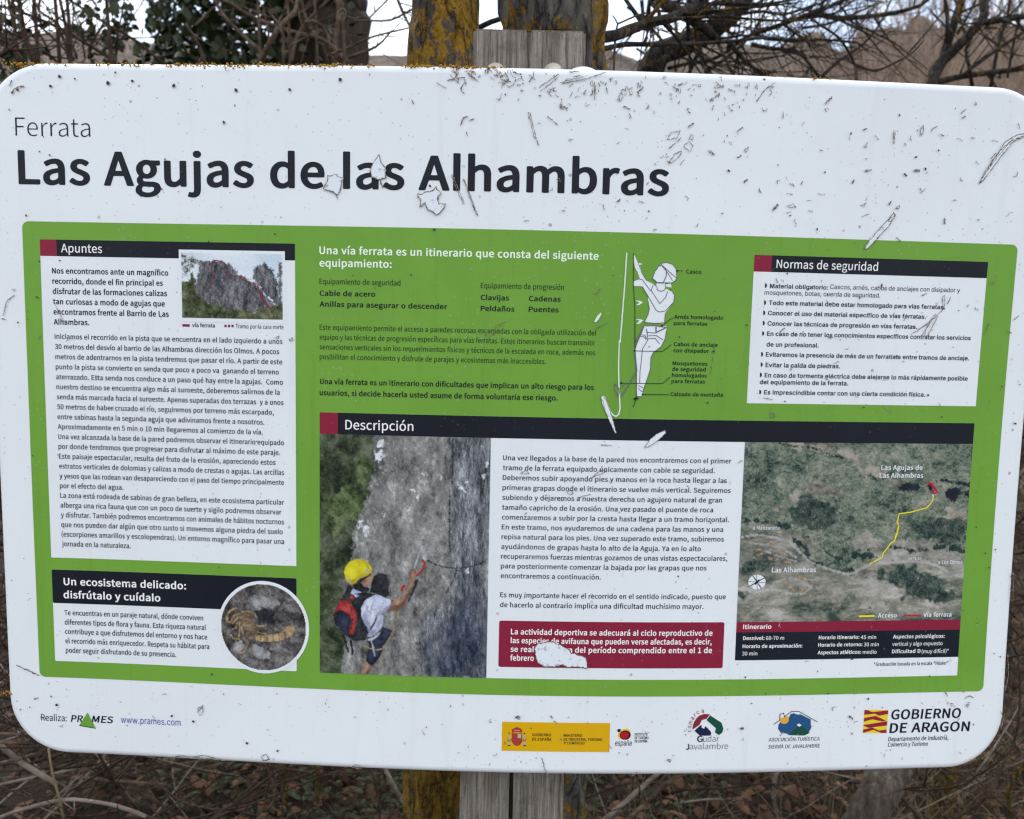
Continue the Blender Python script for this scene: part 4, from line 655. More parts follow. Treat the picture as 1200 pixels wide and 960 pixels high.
O743|322,-8,49,-4,54,4,54,13,54,23,42,28,39,38,29,38,22,43,19,55,12,59,4,64,-4,64,-12,59,-16,47,-24,46,-35,45,-34,32,-39,25,-53,24,-54,12,-58,5,-63,-6,-45,-11,-48,-19,-47,-30,-36,-34,-32,-43,-24,-46,-16,-47,-12,-59,-4,-64,4,-64,11,-59,17,-51,25,-47,31,-42,36,-34,41,-27,54,-24|357,102,-40,8,-27,14,-22,17,-23,25,-32,60,-11,38,-9,89,9,89,12,38,31,56,22,25,24,17,48,18,32,3,31,-3,50,-18,24,-17,23,-25,30,-56,12,-38,10,-89,-9,-89,-25,-68,-20,-32,-23,-25,-45,-27,-31,-9
P639|97,4,13,-4,95,0,14,4,9,8,3,251,136,2,85,17,41,17,31,19,29,25,22,30,16,34,10,38,3,43,-3,42,-11,38,-14,30,-24,30,-28,23,-36,19,-36,13,-90,15,-252,2,-14,-4,-9,-9,-2,-666,2,-9|232,372,0,220,130,-2,45,-12,28,-18,17,-30,6,-42,-6,-47,-19,-34,-26,-19,-45,-14,-58,-4
R641|97,4,13,-4,95,0,14,4,9,8,4,268,77,0,162,-268,8,-7,18,-5,104,0,13,4,10,8,2,9,-3,8,-165,268,57,28,43,35,30,47,16,55,-1,72,-10,39,-15,29,-20,26,-30,25,-31,18,-36,13,-85,14,-266,2,-14,-4,-9,-9,-2,-666,2,-9|232,388,0,204,85,1,59,-4,48,-16,22,-22,13,-33,-1,-47,-12,-34,-23,-26,-34,-16,-40,-7
S604|254,-8,53,-4,50,3,76,19,41,19,31,22,26,26,30,51,10,34,3,34,-7,55,-12,30,-27,38,-23,21,-40,26,-207,91,-25,19,-14,21,-4,26,5,30,20,25,27,14,49,7,45,-5,53,-20,46,-33,18,-3,23,10,47,55,3,9,-4,8,-55,44,-68,31,-54,13,-54,4,-45,-3,-67,-17,-37,-16,-32,-22,-39,-42,-18,-34,-8,-30,-3,-34,8,-51,14,-29,29,-39,37,-29,29,-17,195,-85,28,-22,15,-25,3,-42,-10,-30,-22,-23,-41,-17,-58,-4,-54,11,-52,24,-52,41,-18,6,-13,-2,-13,-6,-54,-60,-3,-13,5,-8,65,-51,76,-35
T607|242,4,18,-4,94,0,14,5,8,11,2,574,183,0,16,4,10,8,2,9,0,72,-11,13,-17,4,-513,0,-18,-4,-10,-9,-2,-80,12,-13,18,-4,181,0,1,-569,2,-9
U723|309,-8,50,-4,50,3,45,8,40,14,36,19,35,28,28,34,21,38,16,47,9,51,3,63,0,387,-2,8,-11,9,-13,3,-90,0,-18,-6,-8,-10,-1,-395,-8,-80,-20,-51,-30,-34,-37,-18,-40,-5,-45,6,-34,17,-29,34,-20,51,-8,80,-3,399,-10,8,-13,4,-90,0,-18,-4,-11,-12,-1,-391,3,-63,11,-55,14,-43,21,-38,30,-37,32,-25,36,-19,40,-14
V584|225,4,15,-4,108,0,13,4,10,8,223,663,0,12,-10,9,-16,4,-94,0,-15,-4,-9,-9,-156,-494,-156,494,-11,10,-18,3,-94,0,-14,-4,-10,-9,0,-12,222,-659
Y542|210,4,14,-4,95,0,13,4,9,8,2,259,210,404,0,12,-10,9,-17,4,-95,0,-21,-8,-136,-281,-5,1,-135,280,-22,8,-95,0,-18,-4,-10,-9,0,-12,209,-404,0,-250,2,-9
a572|184,-8,39,-4,50,5,54,17,45,23,4,0,7,-24,18,-9,83,0,14,5,8,8,2,306,-7,72,-20,55,-19,30,-27,26,-23,14,-31,14,-41,9,-40,2,-81,-9,-90,-31,-53,-29,-8,-9,1,-12,32,-56,17,-12,24,0,45,25,41,16,58,9,27,-4,22,-12,15,-22,7,-17,5,-29,-4,-3,-90,-15,-54,-13,-82,-33,-31,-21,-22,-22,-22,-33,-9,-30,-3,-34,7,-49,12,-28,27,-34,23,-17,28,-14|223,98,-23,13,-12,25,0,30,15,30,25,19,45,18,76,16,14,-2,-2,-102,-35,-26,-35,-17,-32,-7
b625|295,-8,36,-4,41,3,49,13,32,14,31,21,32,28,22,29,23,40,14,39,9,46,4,51,-10,89,-25,68,-22,34,-24,26,-30,21,-38,18,-45,10,-63,2,-45,-9,-63,-27,-2,2,-1,238,-8,8,-16,5,-103,-2,-12,-7,-5,-13,0,-718,8,-10,13,-6,81,-1,21,9,6,17,54,-24|309,98,-45,12,-42,26,0,242,33,26,36,20,31,8,27,-1,23,-6,22,-13,15,-17,12,-21,13,-42,4,-30,-1,-64,-12,-55,-27,-47,-26,-23,-18,-10
c522|261,-8,68,-3,68,13,72,32,31,23,7,11,-3,9,-40,59,-18,8,-22,-2,-41,-28,-36,-14,-31,-4,-41,8,-31,18,-18,17,-24,40,-9,25,-7,60,7,59,20,47,31,35,36,21,49,6,37,-11,44,-29,23,-1,15,9,47,59,1,9,-6,8,-41,30,-48,22,-40,10,-50,3,-40,-3,-41,-9,-45,-17,-36,-21,-31,-26,-24,-27,-25,-38,-17,-43,-10,-42,-4,-51,4,-51,9,-43,13,-34,22,-40,27,-32,36,-29,32,-19,36,-14
d627|236,-8,45,-4,45,4,42,13,48,24,4,-3,6,-17,21,-9,81,0,12,5,9,8,2,722,-5,13,-9,6,-13,3,-95,0,-14,-5,-9,-8,0,-225,-4,-3,-49,18,-41,7,-58,-3,-45,-11,-38,-17,-31,-21,-26,-24,-27,-33,-21,-37,-14,-38,-9,-42,-4,-51,3,-51,8,-43,11,-38,17,-34,21,-30,29,-29,36,-23,36,-15|294,98,-27,5,-18,8,-27,24,-12,18,-18,51,-5,60,2,29,13,56,25,42,17,17,28,17,45,7,49,-13,39,-28,0,-238,-20,-21,-32,-22,-32,-11|407,514,-1,0,1,4,0,-4
e564|266,-8,72,-3,63,10,73,27,31,17,9,13,-32,63,-13,11,-27,0,-41,-21,-40,-12,-36,-3,-41,5,-22,9,-34,24,-25,34,-11,26,-7,29,5,4,315,0,16,5,9,8,5,47,-2,51,-18,72,-18,34,-19,27,-23,22,-31,21,-41,17,-40,9,-45,3,-45,-4,-36,-9,-32,-14,-40,-24,-32,-28,-23,-28,-21,-34,-17,-43,-11,-47,-3,-51,3,-42,9,-42,17,-43,23,-38,28,-32,28,-23,35,-20,45,-18|190,323,-5,4,8,26,10,21,23,30,31,22,45,10,41,-8,27,-20,20,-34,10,-47,-8,-4
f345|103,4,14,-4,95,0,13,5,10,11,0,404,89,3,17,10,4,12,0,64,-7,13,-18,7,-84,1,2,89,12,30,16,12,27,1,45,-12,23,8,25,76,-7,13,-14,6,-63,14,-63,0,-41,-9,-46,-24,-35,-38,-19,-47,-6,-34,-2,-85,-54,-8,-15,-13,-1,-68,4,-8,17,-10,50,-3,0,-399,2,-9
g573|222,-222,57,-3,49,2,50,7,45,13,40,17,54,37,23,25,19,30,10,29,3,30,-3,26,-17,42,-35,34,-27,13,-58,15,-203,7,-25,12,-6,21,4,17,9,14,36,-8,36,-3,36,3,59,15,36,18,43,38,20,29,19,55,0,60,-19,51,63,3,19,10,3,8,0,64,-3,8,-10,9,-14,3,-175,0,-32,8,-40,4,-45,-2,-32,-6,-40,-15,-50,-31,-25,-25,-29,-51,-8,-30,-3,-34,5,-38,18,-47,36,-46,-36,-47,-8,-21,-4,-26,2,-25,7,-21,27,-39,-33,-29,-24,-39,-8,-29,2,-43,9,-25,14,-21,40,-35,63,-27|270,-128,-59,13,-21,12,-13,17,-5,21,3,22,11,21,16,17,180,-4,23,-5,17,-12,5,-22,-2,-17,-11,-20,-20,-18,-53,-21|261,253,-28,14,-24,29,-10,34,1,34,10,34,24,29,27,12,31,1,32,-12,25,-30,11,-34,-1,-38,-9,-30,-26,-31,-32,-13
h614|88,4,14,-4,94,0,14,4,10,8,3,357,59,47,22,9,27,5,27,-3,20,-11,12,-17,10,-34,4,-47,2,-306,10,-8,14,-4,90,0,18,5,10,11,-1,349,-5,38,-20,55,-17,26,-41,34,-34,14,-31,7,-41,2,-45,-4,-45,-15,-45,-24,-2,3,1,237,-8,13,-13,5,-104,0,-13,-6,-8,-12,0,-717,2,-9
i297|88,4,14,-4,94,0,18,6,8,10,0,493,-7,13,-14,6,-99,1,-18,-7,-7,-9,-1,-492,2,-9|120,594,31,-4,27,4,27,12,19,18,12,29,-1,26,-11,25,-19,18,-31,13,-41,2,-36,-12,-22,-21,-11,-29,5,-39,18,-25
j297|5,-214,39,-4,40,2,32,7,29,12,25,16,17,18,13,21,17,46,5,60,0,543,-5,13,-16,8,-99,1,-18,-7,-7,-10,0,-548,-3,-43,-8,-21,-13,-11,-18,-2,-45,9,-21,-9,-23,-72,3,-8,9,-9|128,592,33,-1,27,6,27,17,13,18,8,24,-3,30,-15,25,-26,18,-31,8,-41,-3,-30,-14,-21,-26,-7,-29,8,-34,23,-25
l297|88,4,14,-4,94,0,18,6,8,10,0,722,-8,13,-13,5,-104,0,-13,-6,-8,-12,0,-717,2,-9
m919|88,4,14,-4,94,0,14,4,10,8,2,357,55,46,23,10,22,5,23,-3,20,-11,12,-17,10,-34,3,-47,0,-297,6,-13,21,-8,90,0,16,4,10,8,3,357,56,46,23,11,22,4,23,-3,19,-11,12,-17,10,-34,4,-47,2,-306,10,-8,15,-4,90,0,18,5,7,7,3,9,0,310,-7,68,-20,59,-19,28,-39,32,-33,14,-36,7,-54,1,-45,-10,-44,-21,-51,-38,-22,26,-32,22,-27,12,-45,9,-49,0,-41,-9,-41,-18,-35,-23,-7,28,-16,9,-85,2,-18,-7,-8,-13,0,-488,2,-9
n617|88,4,14,-4,94,0,14,4,10,8,3,357,59,47,22,9,27,5,27,-3,20,-11,12,-17,10,-34,4,-47,2,-306,11,-9,18,-3,90,0,13,5,8,7,1,357,-12,59,-13,30,-17,26,-21,20,-22,15,-32,13,-67,9,-32,-2,-42,-9,-40,-17,-39,-24,-7,29,-16,9,-85,2,-14,-4,-9,-7,-3,-9,0,-488,2,-9
o614|261,-8,46,-4,49,5,36,8,36,14,40,24,34,29,22,26,20,34,18,42,9,43,4,51,-3,51,-11,46,-16,39,-20,34,-25,29,-36,30,-31,19,-36,15,-45,11,-50,3,-40,-3,-36,-8,-45,-18,-36,-22,-31,-27,-22,-25,-24,-38,-17,-43,-9,-42,-4,-51,4,-51,10,-43,15,-38,23,-38,25,-30,37,-30,29,-17,36,-14|289,98,-18,5,-29,16,-32,39,-18,46,-6,64,6,55,8,26,24,42,33,28,27,11,23,2,22,-2,27,-10,34,-29,14,-21,17,-43,8,-63,-7,-60,-18,-46,-15,-22,-28,-25,-18,-8,-18,-5
p627|88,-203,14,-3,94,0,14,3,10,9,3,210,45,-18,50,-9,58,3,41,10,36,16,37,26,26,23,22,29,21,37,16,42,10,47,3,51,-9,85,-13,42,-32,60,-28,29,-31,22,-40,18,-36,9,-45,3,-68,-10,-36,-13,-40,-22,-8,23,-19,9,-81,1,-16,-6,-8,-8,-2,-701,2,-8|304,98,-43,14,-39,25,0,238,1,4,23,18,45,26,31,9,27,-1,23,-6,26,-16,23,-34,13,-43,4,-29,-1,-64,-14,-60,-11,-23,-25,-32,-33,-21,-18,-4
q627|417,-203,17,-3,90,0,18,5,8,11,1,701,-9,12,-18,6,-81,-1,-14,-7,-9,-14,-45,21,-40,10,-41,3,-45,-3,-45,-13,-31,-14,-33,-22,-31,-29,-23,-30,-19,-34,-16,-42,-9,-43,-3,-51,10,-89,12,-38,17,-34,23,-34,31,-29,27,-18,32,-14,49,-13,63,-2,45,9,54,23,4,-3,-1,-204,2,-8|407,20,-1,2,1,1,0,-1|285,98,-37,14,-24,21,-14,21,-18,51,-5,59,2,30,13,55,14,26,24,30,36,22,18,4,32,0,40,-12,39,-27,-1,-242,-29,-26,-31,-18,-32,-8
r405|88,4,14,-4,94,0,14,4,10,8,2,319,32,55,37,32,27,10,22,-1,32,-7,13,2,12,6,5,9,17,72,-2,9,-9,8,-45,14,-54,-1,-59,-20,-40,-30,-7,29,-16,9,-85,2,-14,-4,-9,-7,-3,-9,0,-488,2,-9
s482|192,-8,46,-4,45,3,40,8,54,22,27,18,21,21,24,42,7,26,0,51,-7,25,-14,26,-17,20,-22,18,-41,24,-133,52,-19,13,-12,17,-2,21,7,17,11,13,17,9,32,4,31,-4,27,-10,45,-27,18,-2,21,9,42,51,4,8,-1,9,-21,18,-45,25,-58,19,-45,7,-54,-1,-36,-7,-36,-11,-42,-25,-23,-21,-18,-25,-15,-43,-2,-25,3,-30,16,-38,18,-22,19,-17,42,-25,132,-54,26,-18,10,-17,2,-21,-7,-22,-13,-13,-22,-11,-45,-3,-41,8,-36,16,-45,30,-18,4,-13,-2,-11,-7,-42,-56,-4,-12,5,-9,52,-34,49,-21
t395|224,-8,45,-4,45,5,63,15,15,14,-20,76,-13,8,-13,2,-54,-13,-32,5,-17,24,-6,42,-1,255,114,2,18,5,10,14,0,68,-8,13,-15,5,-117,2,-2,116,-3,10,-9,7,-13,4,-81,-1,-14,-4,-10,-12,-8,-119,-4,-4,-59,-4,-17,-9,-4,-8,0,-64,3,-8,14,-9,61,-4,1,-280,10,-51,11,-26,18,-25,34,-27,31,-14
u614|214,-8,42,-4,54,6,43,15,52,32,5,-28,17,-12,86,-1,16,5,9,8,1,497,-8,13,-18,6,-90,0,-18,-5,-9,-9,-2,-345,-25,-29,-32,-26,-22,-11,-32,-5,-22,3,-19,9,-15,21,-9,30,-4,47,-1,305,-11,11,-18,4,-90,0,-13,-4,-9,-7,-3,-8,0,-310,1,-38,12,-60,14,-34,15,-21,21,-21,30,-18
v532|200,4,15,-4,108,0,14,4,9,8,185,493,-1,9,-9,10,-18,5,-90,0,-13,-4,-10,-7,-121,-346,-122,346,-13,8,-18,3,-90,0,-13,-4,-9,-7,-2,-13,186,-489
x510|15,4,13,-4,95,0,22,7,104,168,112,-168,18,-7,99,0,24,8,5,8,-3,13,-164,238,151,234,3,12,-7,9,-22,7,-95,0,-18,-7,-90,-151,-4,2,-99,151,-18,5,-99,0,-23,-11,-3,-9,3,-8,151,-226,-164,-247,-3,-12
y532|71,-207,36,-4,41,3,36,8,27,11,49,36,36,45,41,83,193,527,0,13,-7,8,-20,6,-85,0,-14,-2,-12,-8,-114,-334,-4,3,-128,331,-21,9,-94,1,-18,-4,-9,-7,-1,-16,205,-484,-24,-64,-16,-25,-20,-20,-18,-10,-18,-3,-50,8,-12,-5,-8,-9,-17,-76,10,-11
z488|34,4,18,-4,391,0,17,4,10,8,2,77,-4,8,-11,7,-239,2,-8,4,252,348,2,51,-7,13,-23,7,-355,0,-14,-3,-11,-8,-3,-77,4,-8,10,-7,14,-3,189,0,7,-3,-251,-348,-2,-56
Ñ725|97,4,13,-4,90,0,18,6,8,10,-2,425,3,9,270,-442,23,-8,90,0,18,3,9,7,3,11,0,658,-8,15,-18,6,-90,0,-18,-6,-7,-11,2,-425,-4,-6,-270,440,-22,8,-90,0,-18,-4,-9,-7,-3,-10,0,-658,2,-9|421,717,36,-3,45,7,22,11,30,23,22,34,12,43,2,29,-5,9,-11,6,-68,5,-18,-3,-11,-8,-11,-38,-14,-17,-13,4,-53,38,-37,19,-32,8,-49,0,-41,-13,-22,-15,-25,-28,-17,-39,-6,-46,3,-9,13,-9,68,-6,18,3,10,8,12,38,14,17,19,-8,62,-44
á572|184,-8,39,-4,50,5,54,17,45,23,4,0,7,-24,18,-9,83,0,14,5,8,8,2,306,-7,72,-20,55,-19,30,-27,26,-23,14,-31,14,-41,9,-40,2,-81,-9,-90,-31,-53,-29,-8,-9,1,-12,32,-56,17,-12,24,0,45,25,41,16,58,9,27,-4,22,-12,15,-22,7,-17,5,-29,-4,-3,-90,-15,-54,-13,-82,-33,-31,-21,-22,-22,-22,-33,-9,-30,-3,-34,7,-49,12,-28,27,-34,23,-17,28,-14|223,98,-23,13,-12,25,0,30,15,30,25,19,45,18,76,16,14,-2,-2,-102,-35,-26,-35,-17,-32,-7|277,578,18,0,14,6,171,160,3,8,-3,9,-68,60,-22,4,-18,-7,-156,-172,-2,-9,3,-8,47,-44
é564|266,-8,72,-3,63,10,73,27,31,17,9,13,-32,63,-13,11,-27,0,-41,-21,-40,-12,-36,-3,-41,5,-22,9,-34,24,-25,34,-11,26,-7,29,5,4,315,0,16,5,9,8,5,47,-2,51,-18,72,-18,34,-19,27,-23,22,-31,21,-41,17,-40,9,-45,3,-45,-4,-36,-9,-32,-14,-40,-24,-32,-28,-23,-28,-21,-34,-17,-43,-11,-47,-3,-51,3,-42,9,-42,17,-43,23,-38,28,-32,28,-23,35,-20,45,-18|190,323,-5,4,8,26,10,21,23,30,31,22,45,10,41,-8,27,-20,20,-34,10,-47,-8,-4|274,578,19,0,14,6,170,160,2,8,-3,9,-67,59,-21,5,-23,-9,-153,-170,-2,-9,3,-8,49,-45
í297|89,4,15,-4,94,0,14,5,10,11,0,493,-6,12,-13,7,-104,0,-13,-5,-9,-10,-1,-492,2,-9|131,577,18,2,10,6,171,162,0,8,-5,9,-68,58,-23,3,-18,-8,-154,-172,-2,-9,4,-8,49,-44
ñ617|88,4,14,-4,94,0,14,4,10,8,3,357,59,47,22,9,27,5,27,-3,20,-11,12,-17,10,-34,4,-47,2,-306,11,-9,18,-3,90,0,13,5,8,7,1,357,-12,59,-13,30,-17,26,-21,20,-22,15,-32,13,-67,9,-32,-2,-42,-9,-40,-17,-39,-24,-7,29,-16,9,-85,2,-14,-4,-9,-7,-3,-9,0,-488,2,-9|376,585,32,-4,31,3,41,15,22,18,24,32,14,43,6,46,-12,15,-77,6,-18,-4,-10,-12,-9,-47,-12,-14,-18,10,-54,46,-27,16,-45,10,-36,-1,-27,-8,-23,-11,-28,-27,-13,-21,-17,-64,-2,-25,11,-13,13,-4,63,-4,19,4,9,8,7,43,15,24,18,-10,58,-50
ó614|261,-8,46,-4,49,5,36,8,36,14,40,24,34,29,22,26,20,34,18,42,9,43,4,51,-3,51,-11,46,-16,39,-20,34,-25,29,-36,30,-31,19,-36,15,-45,11,-50,3,-40,-3,-36,-8,-45,-18,-36,-22,-31,-27,-22,-25,-24,-38,-17,-43,-9,-42,-4,-51,4,-51,10,-43,15,-38,23,-38,25,-30,37,-30,29,-17,36,-14|289,98,-18,5,-29,16,-32,39,-18,46,-6,64,6,55,8,26,24,42,33,28,27,11,23,2,22,-2,27,-10,34,-29,14,-21,17,-43,8,-63,-7,-60,-18,-46,-15,-22,-28,-25,-18,-8,-18,-5|281,578,17,-1,13,6,174,161,3,8,-4,9,-69,60,-23,4,-18,-8,-155,-171,-2,-9,4,-9,45,-42
ú614|214,-8,42,-4,54,6,43,15,52,32,5,-28,17,-12,86,-1,16,5,9,8,1,497,-8,13,-18,6,-90,0,-18,-5,-9,-9,-2,-345,-25,-29,-32,-26,-22,-11,-32,-5,-22,3,-19,9,-15,21,-9,30,-4,47,-1,305,-11,11,-18,4,-90,0,-13,-4,-9,-7,-3,-8,0,-310,1,-38,12,-60,14,-34,15,-21,21,-21,30,-18|282,578,19,0,14,7,170,159,3,8,-4,9,-67,59,-21,5,-23,-9,-153,-170,-2,-9,3,-8,49,-45
ü614|214,-8,42,-4,54,6,43,15,52,32,5,-28,17,-12,86,-1,16,5,9,8,1,497,-8,13,-18,6,-90,0,-18,-5,-9,-9,-2,-345,-25,-29,-32,-26,-22,-11,-32,-5,-22,3,-19,9,-15,21,-9,30,-4,47,-1,305,-11,11,-18,4,-90,0,-13,-4,-9,-7,-3,-8,0,-310,1,-38,12,-60,14,-34,15,-21,21,-21,30,-18|180,595,27,-3,34,7,24,15,14,19,7,26,-4,25,-14,21,-21,16,-31,9,-36,-2,-30,-14,-19,-21,-9,-30,7,-30,22,-25|386,595,23,-3,32,5,22,11,19,21,8,21,-1,30,-12,21,-18,16,-32,12,-36,0,-31,-12,-24,-24,-9,-30,7,-30,23,-25''',
'grotesk': r''' 258
,263|50,-160,8,-3,58,0,6,3,72,258,-1,6,-101,-1
.263|113,-3,29,-3,22,7,18,14,14,22,4,27,-7,26,-15,20,-23,13,-27,3,-22,-6,-23,-16,-13,-23,-3,-26,7,-26,18,-21
C707|325,-6,56,-3,63,8,54,17,45,25,44,37,31,40,25,49,14,54,-6,5,-89,-1,-24,-58,-39,-44,-26,-18,-29,-13,-63,-12,-63,6,-59,24,-46,39,-35,53,-19,54,-9,58,0,71,9,58,15,45,24,44,31,36,38,26,33,15,45,10,49,0,45,-9,45,-22,35,-29,25,-36,20,-49,91,1,-5,35,-19,49,-25,40,-27,31,-36,29,-41,23,-40,15,-50,10,-63,2,-67,-11,-59,-23,-45,-30,-46,-46,-37,-58,-26,-67,-12,-62,-3,-85,10,-80,17,-58,32,-62,43,-53,49,-38,61,-29
a540|184,-9,57,-2,54,11,45,24,36,40,5,-63,85,-1,4,5,0,342,-6,54,-14,40,-24,34,-30,24,-42,19,-50,11,-45,2,-49,-6,-45,-13,-36,-19,-32,-26,-25,-31,-17,-35,3,-5,84,-23,23,35,30,24,37,14,45,4,36,-5,27,-12,20,-19,12,-22,5,-45,-4,-13,-10,-8,-27,-8,-135,-18,-63,-16,-32,-14,-22,-16,-18,-18,-14,-22,-10,-36,-1,-40,5,-35,15,-35,22,-28,27,-22,37,-17|214,71,-45,14,-28,26,-6,18,-2,23,4,22,10,16,22,17,36,14,126,20,45,12,-1,-84,-8,-26,-18,-27,-27,-24,-31,-15,-36,-7
b589|280,-8,64,-2,58,15,54,33,41,46,28,59,16,71,1,80,-13,72,-27,62,-37,46,-49,35,-50,17,-58,5,-59,-11,-48,-30,-37,-46,-1,251,-4,5,-85,0,-3,-5,0,-690,3,-5,85,2,1,70,4,6,27,-36,22,-21,32,-19|299,72,-32,4,-27,11,-22,16,-23,26,-16,32,-10,31,-7,80,3,40,9,36,13,31,17,26,23,20,27,15,27,7,31,2,32,-5,27,-10,26,-20,19,-22,14,-26,12,-36,6,-36,2,-44,-4,-40,-9,-36,-13,-31,-19,-27,-21,-20,-27,-15,-27,-8
c549|247,-8,44,-3,45,4,41,11,36,17,31,23,27,29,22,34,13,36,-5,5,-79,19,-5,-2,-21,-44,-28,-27,-41,-18,-49,-5,-36,6,-32,15,-30,29,-21,35,-12,36,-7,40,-1,45,6,40,10,35,15,31,18,24,23,21,28,13,30,7,36,0,32,-7,26,-12,24,-19,16,-22,14,-31,86,22,-6,22,-16,31,-37,45,-49,31,-63,19,-45,4,-54,-5,-50,-17,-36,-21,-36,-33,-28,-41,-19,-40,-14,-53,-5,-62,5,-58,13,-53,21,-45,29,-40,39,-34,45,-24
d589|233,-8,63,-2,49,13,45,30,36,46,5,-78,85,0,0,698,-85,1,-5,-4,-1,-246,-3,-1,-39,46,-42,25,-50,10,-58,-2,-54,-17,-45,-28,-35,-37,-30,-54,-17,-58,-7,-71,5,-67,18,-66,27,-49,39,-44,49,-31|273,72,-31,5,-27,12,-23,18,-22,27,-15,31,-10,36,-6,80,14,71,15,31,16,23,22,20,27,14,27,7,31,2,32,-5,27,-11,25,-19,20,-23,16,-30,10,-35,6,-41,0,-44,-13,-71,-14,-31,-20,-27,-21,-19,-27,-14,-27,-6
e561|251,-8,45,-3,40,3,41,9,40,17,32,21,25,24,21,31,13,31,-5,7,-81,19,-24,-39,-30,-25,-41,-14,-49,-2,-36,7,-36,17,-29,26,-20,31,-15,49,-3,27,4,2,373,2,0,62,-6,54,-16,49,-21,40,-29,34,-36,27,-40,19,-50,12,-49,1,-50,-7,-40,-15,-41,-27,-35,-35,-27,-45,-17,-44,-11,-54,-2,-62,7,-58,15,-49,21,-40,32,-40,40,-31,45,-21|143,309,-3,3,2,14,10,35,15,27,16,20,23,19,22,12,54,10,54,-8,41,-27,18,-21,12,-23,16,-58,-6,-4
g590|239,-202,48,-3,49,3,36,7,41,14,31,18,28,23,21,27,14,31,9,36,3,35,-3,535,-85,-1,-5,-79,-39,48,-51,30,-63,9,-40,-3,-32,-8,-45,-21,-40,-34,-30,-40,-22,-44,-11,-40,-7,-49,0,-58,6,-44,12,-40,17,-36,21,-32,32,-30,35,-23,41,-15,45,-7,50,2,36,8,31,17,23,18,32,40,-1,-107,-5,-31,-19,-36,-34,-26,-27,-10,-32,-5,-40,-1,-36,6,-47,23,-43,47,-75,-43,27,-40,39,-34,49,-24|251,91,-27,9,-27,16,-20,20,-17,27,-13,36,-6,35,-2,40,4,40,20,63,19,26,19,19,23,14,27,9,31,4,32,-3,31,-10,24,-15,22,-22,17,-30,12,-33,7,-40,1,-44,-4,-40,-10,-36,-13,-26,-17,-23,-21,-17,-22,-12,-27,-7,-32,-3
i234|71,3,5,-3,81,0,6,3,0,516,-6,5,-81,0,-5,-5|105,604,25,0,23,8,18,18,8,18,1,22,-9,23,-18,17,-18,8,-27,2,-23,-8,-18,-16,-10,-21,-1,-22,8,-23,19,-18
j234|-15,-191,21,-3,40,3,51,18,21,15,18,20,21,49,6,54,0,551,-4,8,-81,0,-7,-3,-1,-574,-8,-27,-16,-19,-22,-9,-37,-3|98,605,25,-2,22,6,18,12,13,20,4,22,-5,22,-13,18,-21,13,-27,4,-23,-5,-18,-12,-15,-22,-3,-22,5,-23,18,-20
l265|159,0,54,-2,36,5,6,6,-16,71,-39,-1,-18,3,-12,11,-6,22,-2,583,-88,2,-3,-6,1,-596,10,-40,17,-27,24,-19
m844|71,3,7,-3,81,0,4,3,0,325,5,40,14,32,27,28,31,16,36,6,32,-4,31,-15,23,-23,11,-27,3,-378,4,-3,85,0,3,341,4,31,13,31,25,27,32,15,36,5,36,-5,31,-15,22,-22,10,-27,4,-31,0,-347,5,-3,85,1,1,371,-10,54,-20,40,-29,31,-36,22,-45,12,-45,2,-45,-9,-41,-19,-32,-26,-31,-39,-22,40,-32,31,-36,16,-49,6,-41,-6,-38,-17,-33,-27,-23,-32,-5,71,-86,2
n569|71,3,7,-3,81,0,4,3,0,311,6,45,17,38,27,28,36,17,41,6,40,-5,32,-16,23,-24,16,-35,5,-45,0,-320,5,-3,81,0,6,3,0,329,-4,49,-10,40,-14,30,-21,28,-24,21,-32,17,-36,10,-40,4,-37,-3,-40,-11,-31,-18,-23,-20,-22,-29,-4,7,-1,64,-86,3
o576|247,-8,53,-3,45,6,45,15,39,22,34,31,29,40,19,40,15,53,5,63,-5,62,-14,53,-18,40,-29,41,-39,35,-45,24,-49,13,-45,4,-54,-5,-50,-17,-36,-21,-36,-33,-28,-41,-19,-40,-14,-53,-5,-62,5,-58,13,-53,21,-45,29,-40,39,-34,45,-24|273,72,-31,5,-27,13,-23,17,-21,27,-16,31,-10,36,-6,40,1,40,5,40,11,36,14,27,20,26,21,18,28,13,30,7,31,0,32,-5,27,-11,22,-18,23,-26,16,-31,12,-40,5,-40,0,-40,-5,-36,-11,-36,-15,-31,-20,-25,-23,-18,-27,-13,-31,-6
p589|71,-191,7,-3,81,0,4,3,1,269,36,-45,40,-29,45,-13,59,-1,58,15,45,26,41,40,26,45,19,53,9,58,0,67,-9,58,-19,53,-26,44,-32,33,-40,27,-36,14,-36,7,-45,0,-36,-5,-27,-11,-31,-20,-41,-50,-3,5,-2,73,-81,2,-7,-3|272,75,-27,10,-26,17,-21,23,-16,29,-12,33,-7,40,-1,45,3,40,8,33,13,33,18,27,18,17,23,14,27,9,58,2,27,-7,27,-15,25,-24,17,-27,14,-36,7,-35,3,-45,-4,-44,-8,-35,-12,-32,-17,-27,-22,-22,-25,-15,-27,-9,-32,-2
q589|426,-191,5,-3,81,0,6,3,0,712,-6,3,-81,-1,-5,-80,-40,49,-50,29,-27,7,-36,3,-67,-9,-41,-17,-40,-30,-32,-38,-24,-45,-16,-54,-7,-62,2,-62,11,-58,22,-54,36,-48,48,-39,54,-21,63,-5,54,10,45,26,41,48,3,-2|251,75,-27,9,-27,18,-20,23,-18,31,-12,35,-7,40,3,81,19,62,17,27,22,21,23,15,22,7,27,4,36,-1,32,-9,22,-13,23,-22,19,-29,12,-33,8,-43,2,-49,-4,-40,-8,-35,-13,-32,-18,-26,-21,-20,-22,-13,-27,-9,-32,-2
r361|71,3,7,-3,81,0,4,3,0,325,7,40,10,22,15,18,36,24,45,11,63,-4,0,90,-63,1,-40,-10,-41,-24,-31,-40,-4,10,0,53,-4,5,-82,0,-3,-5
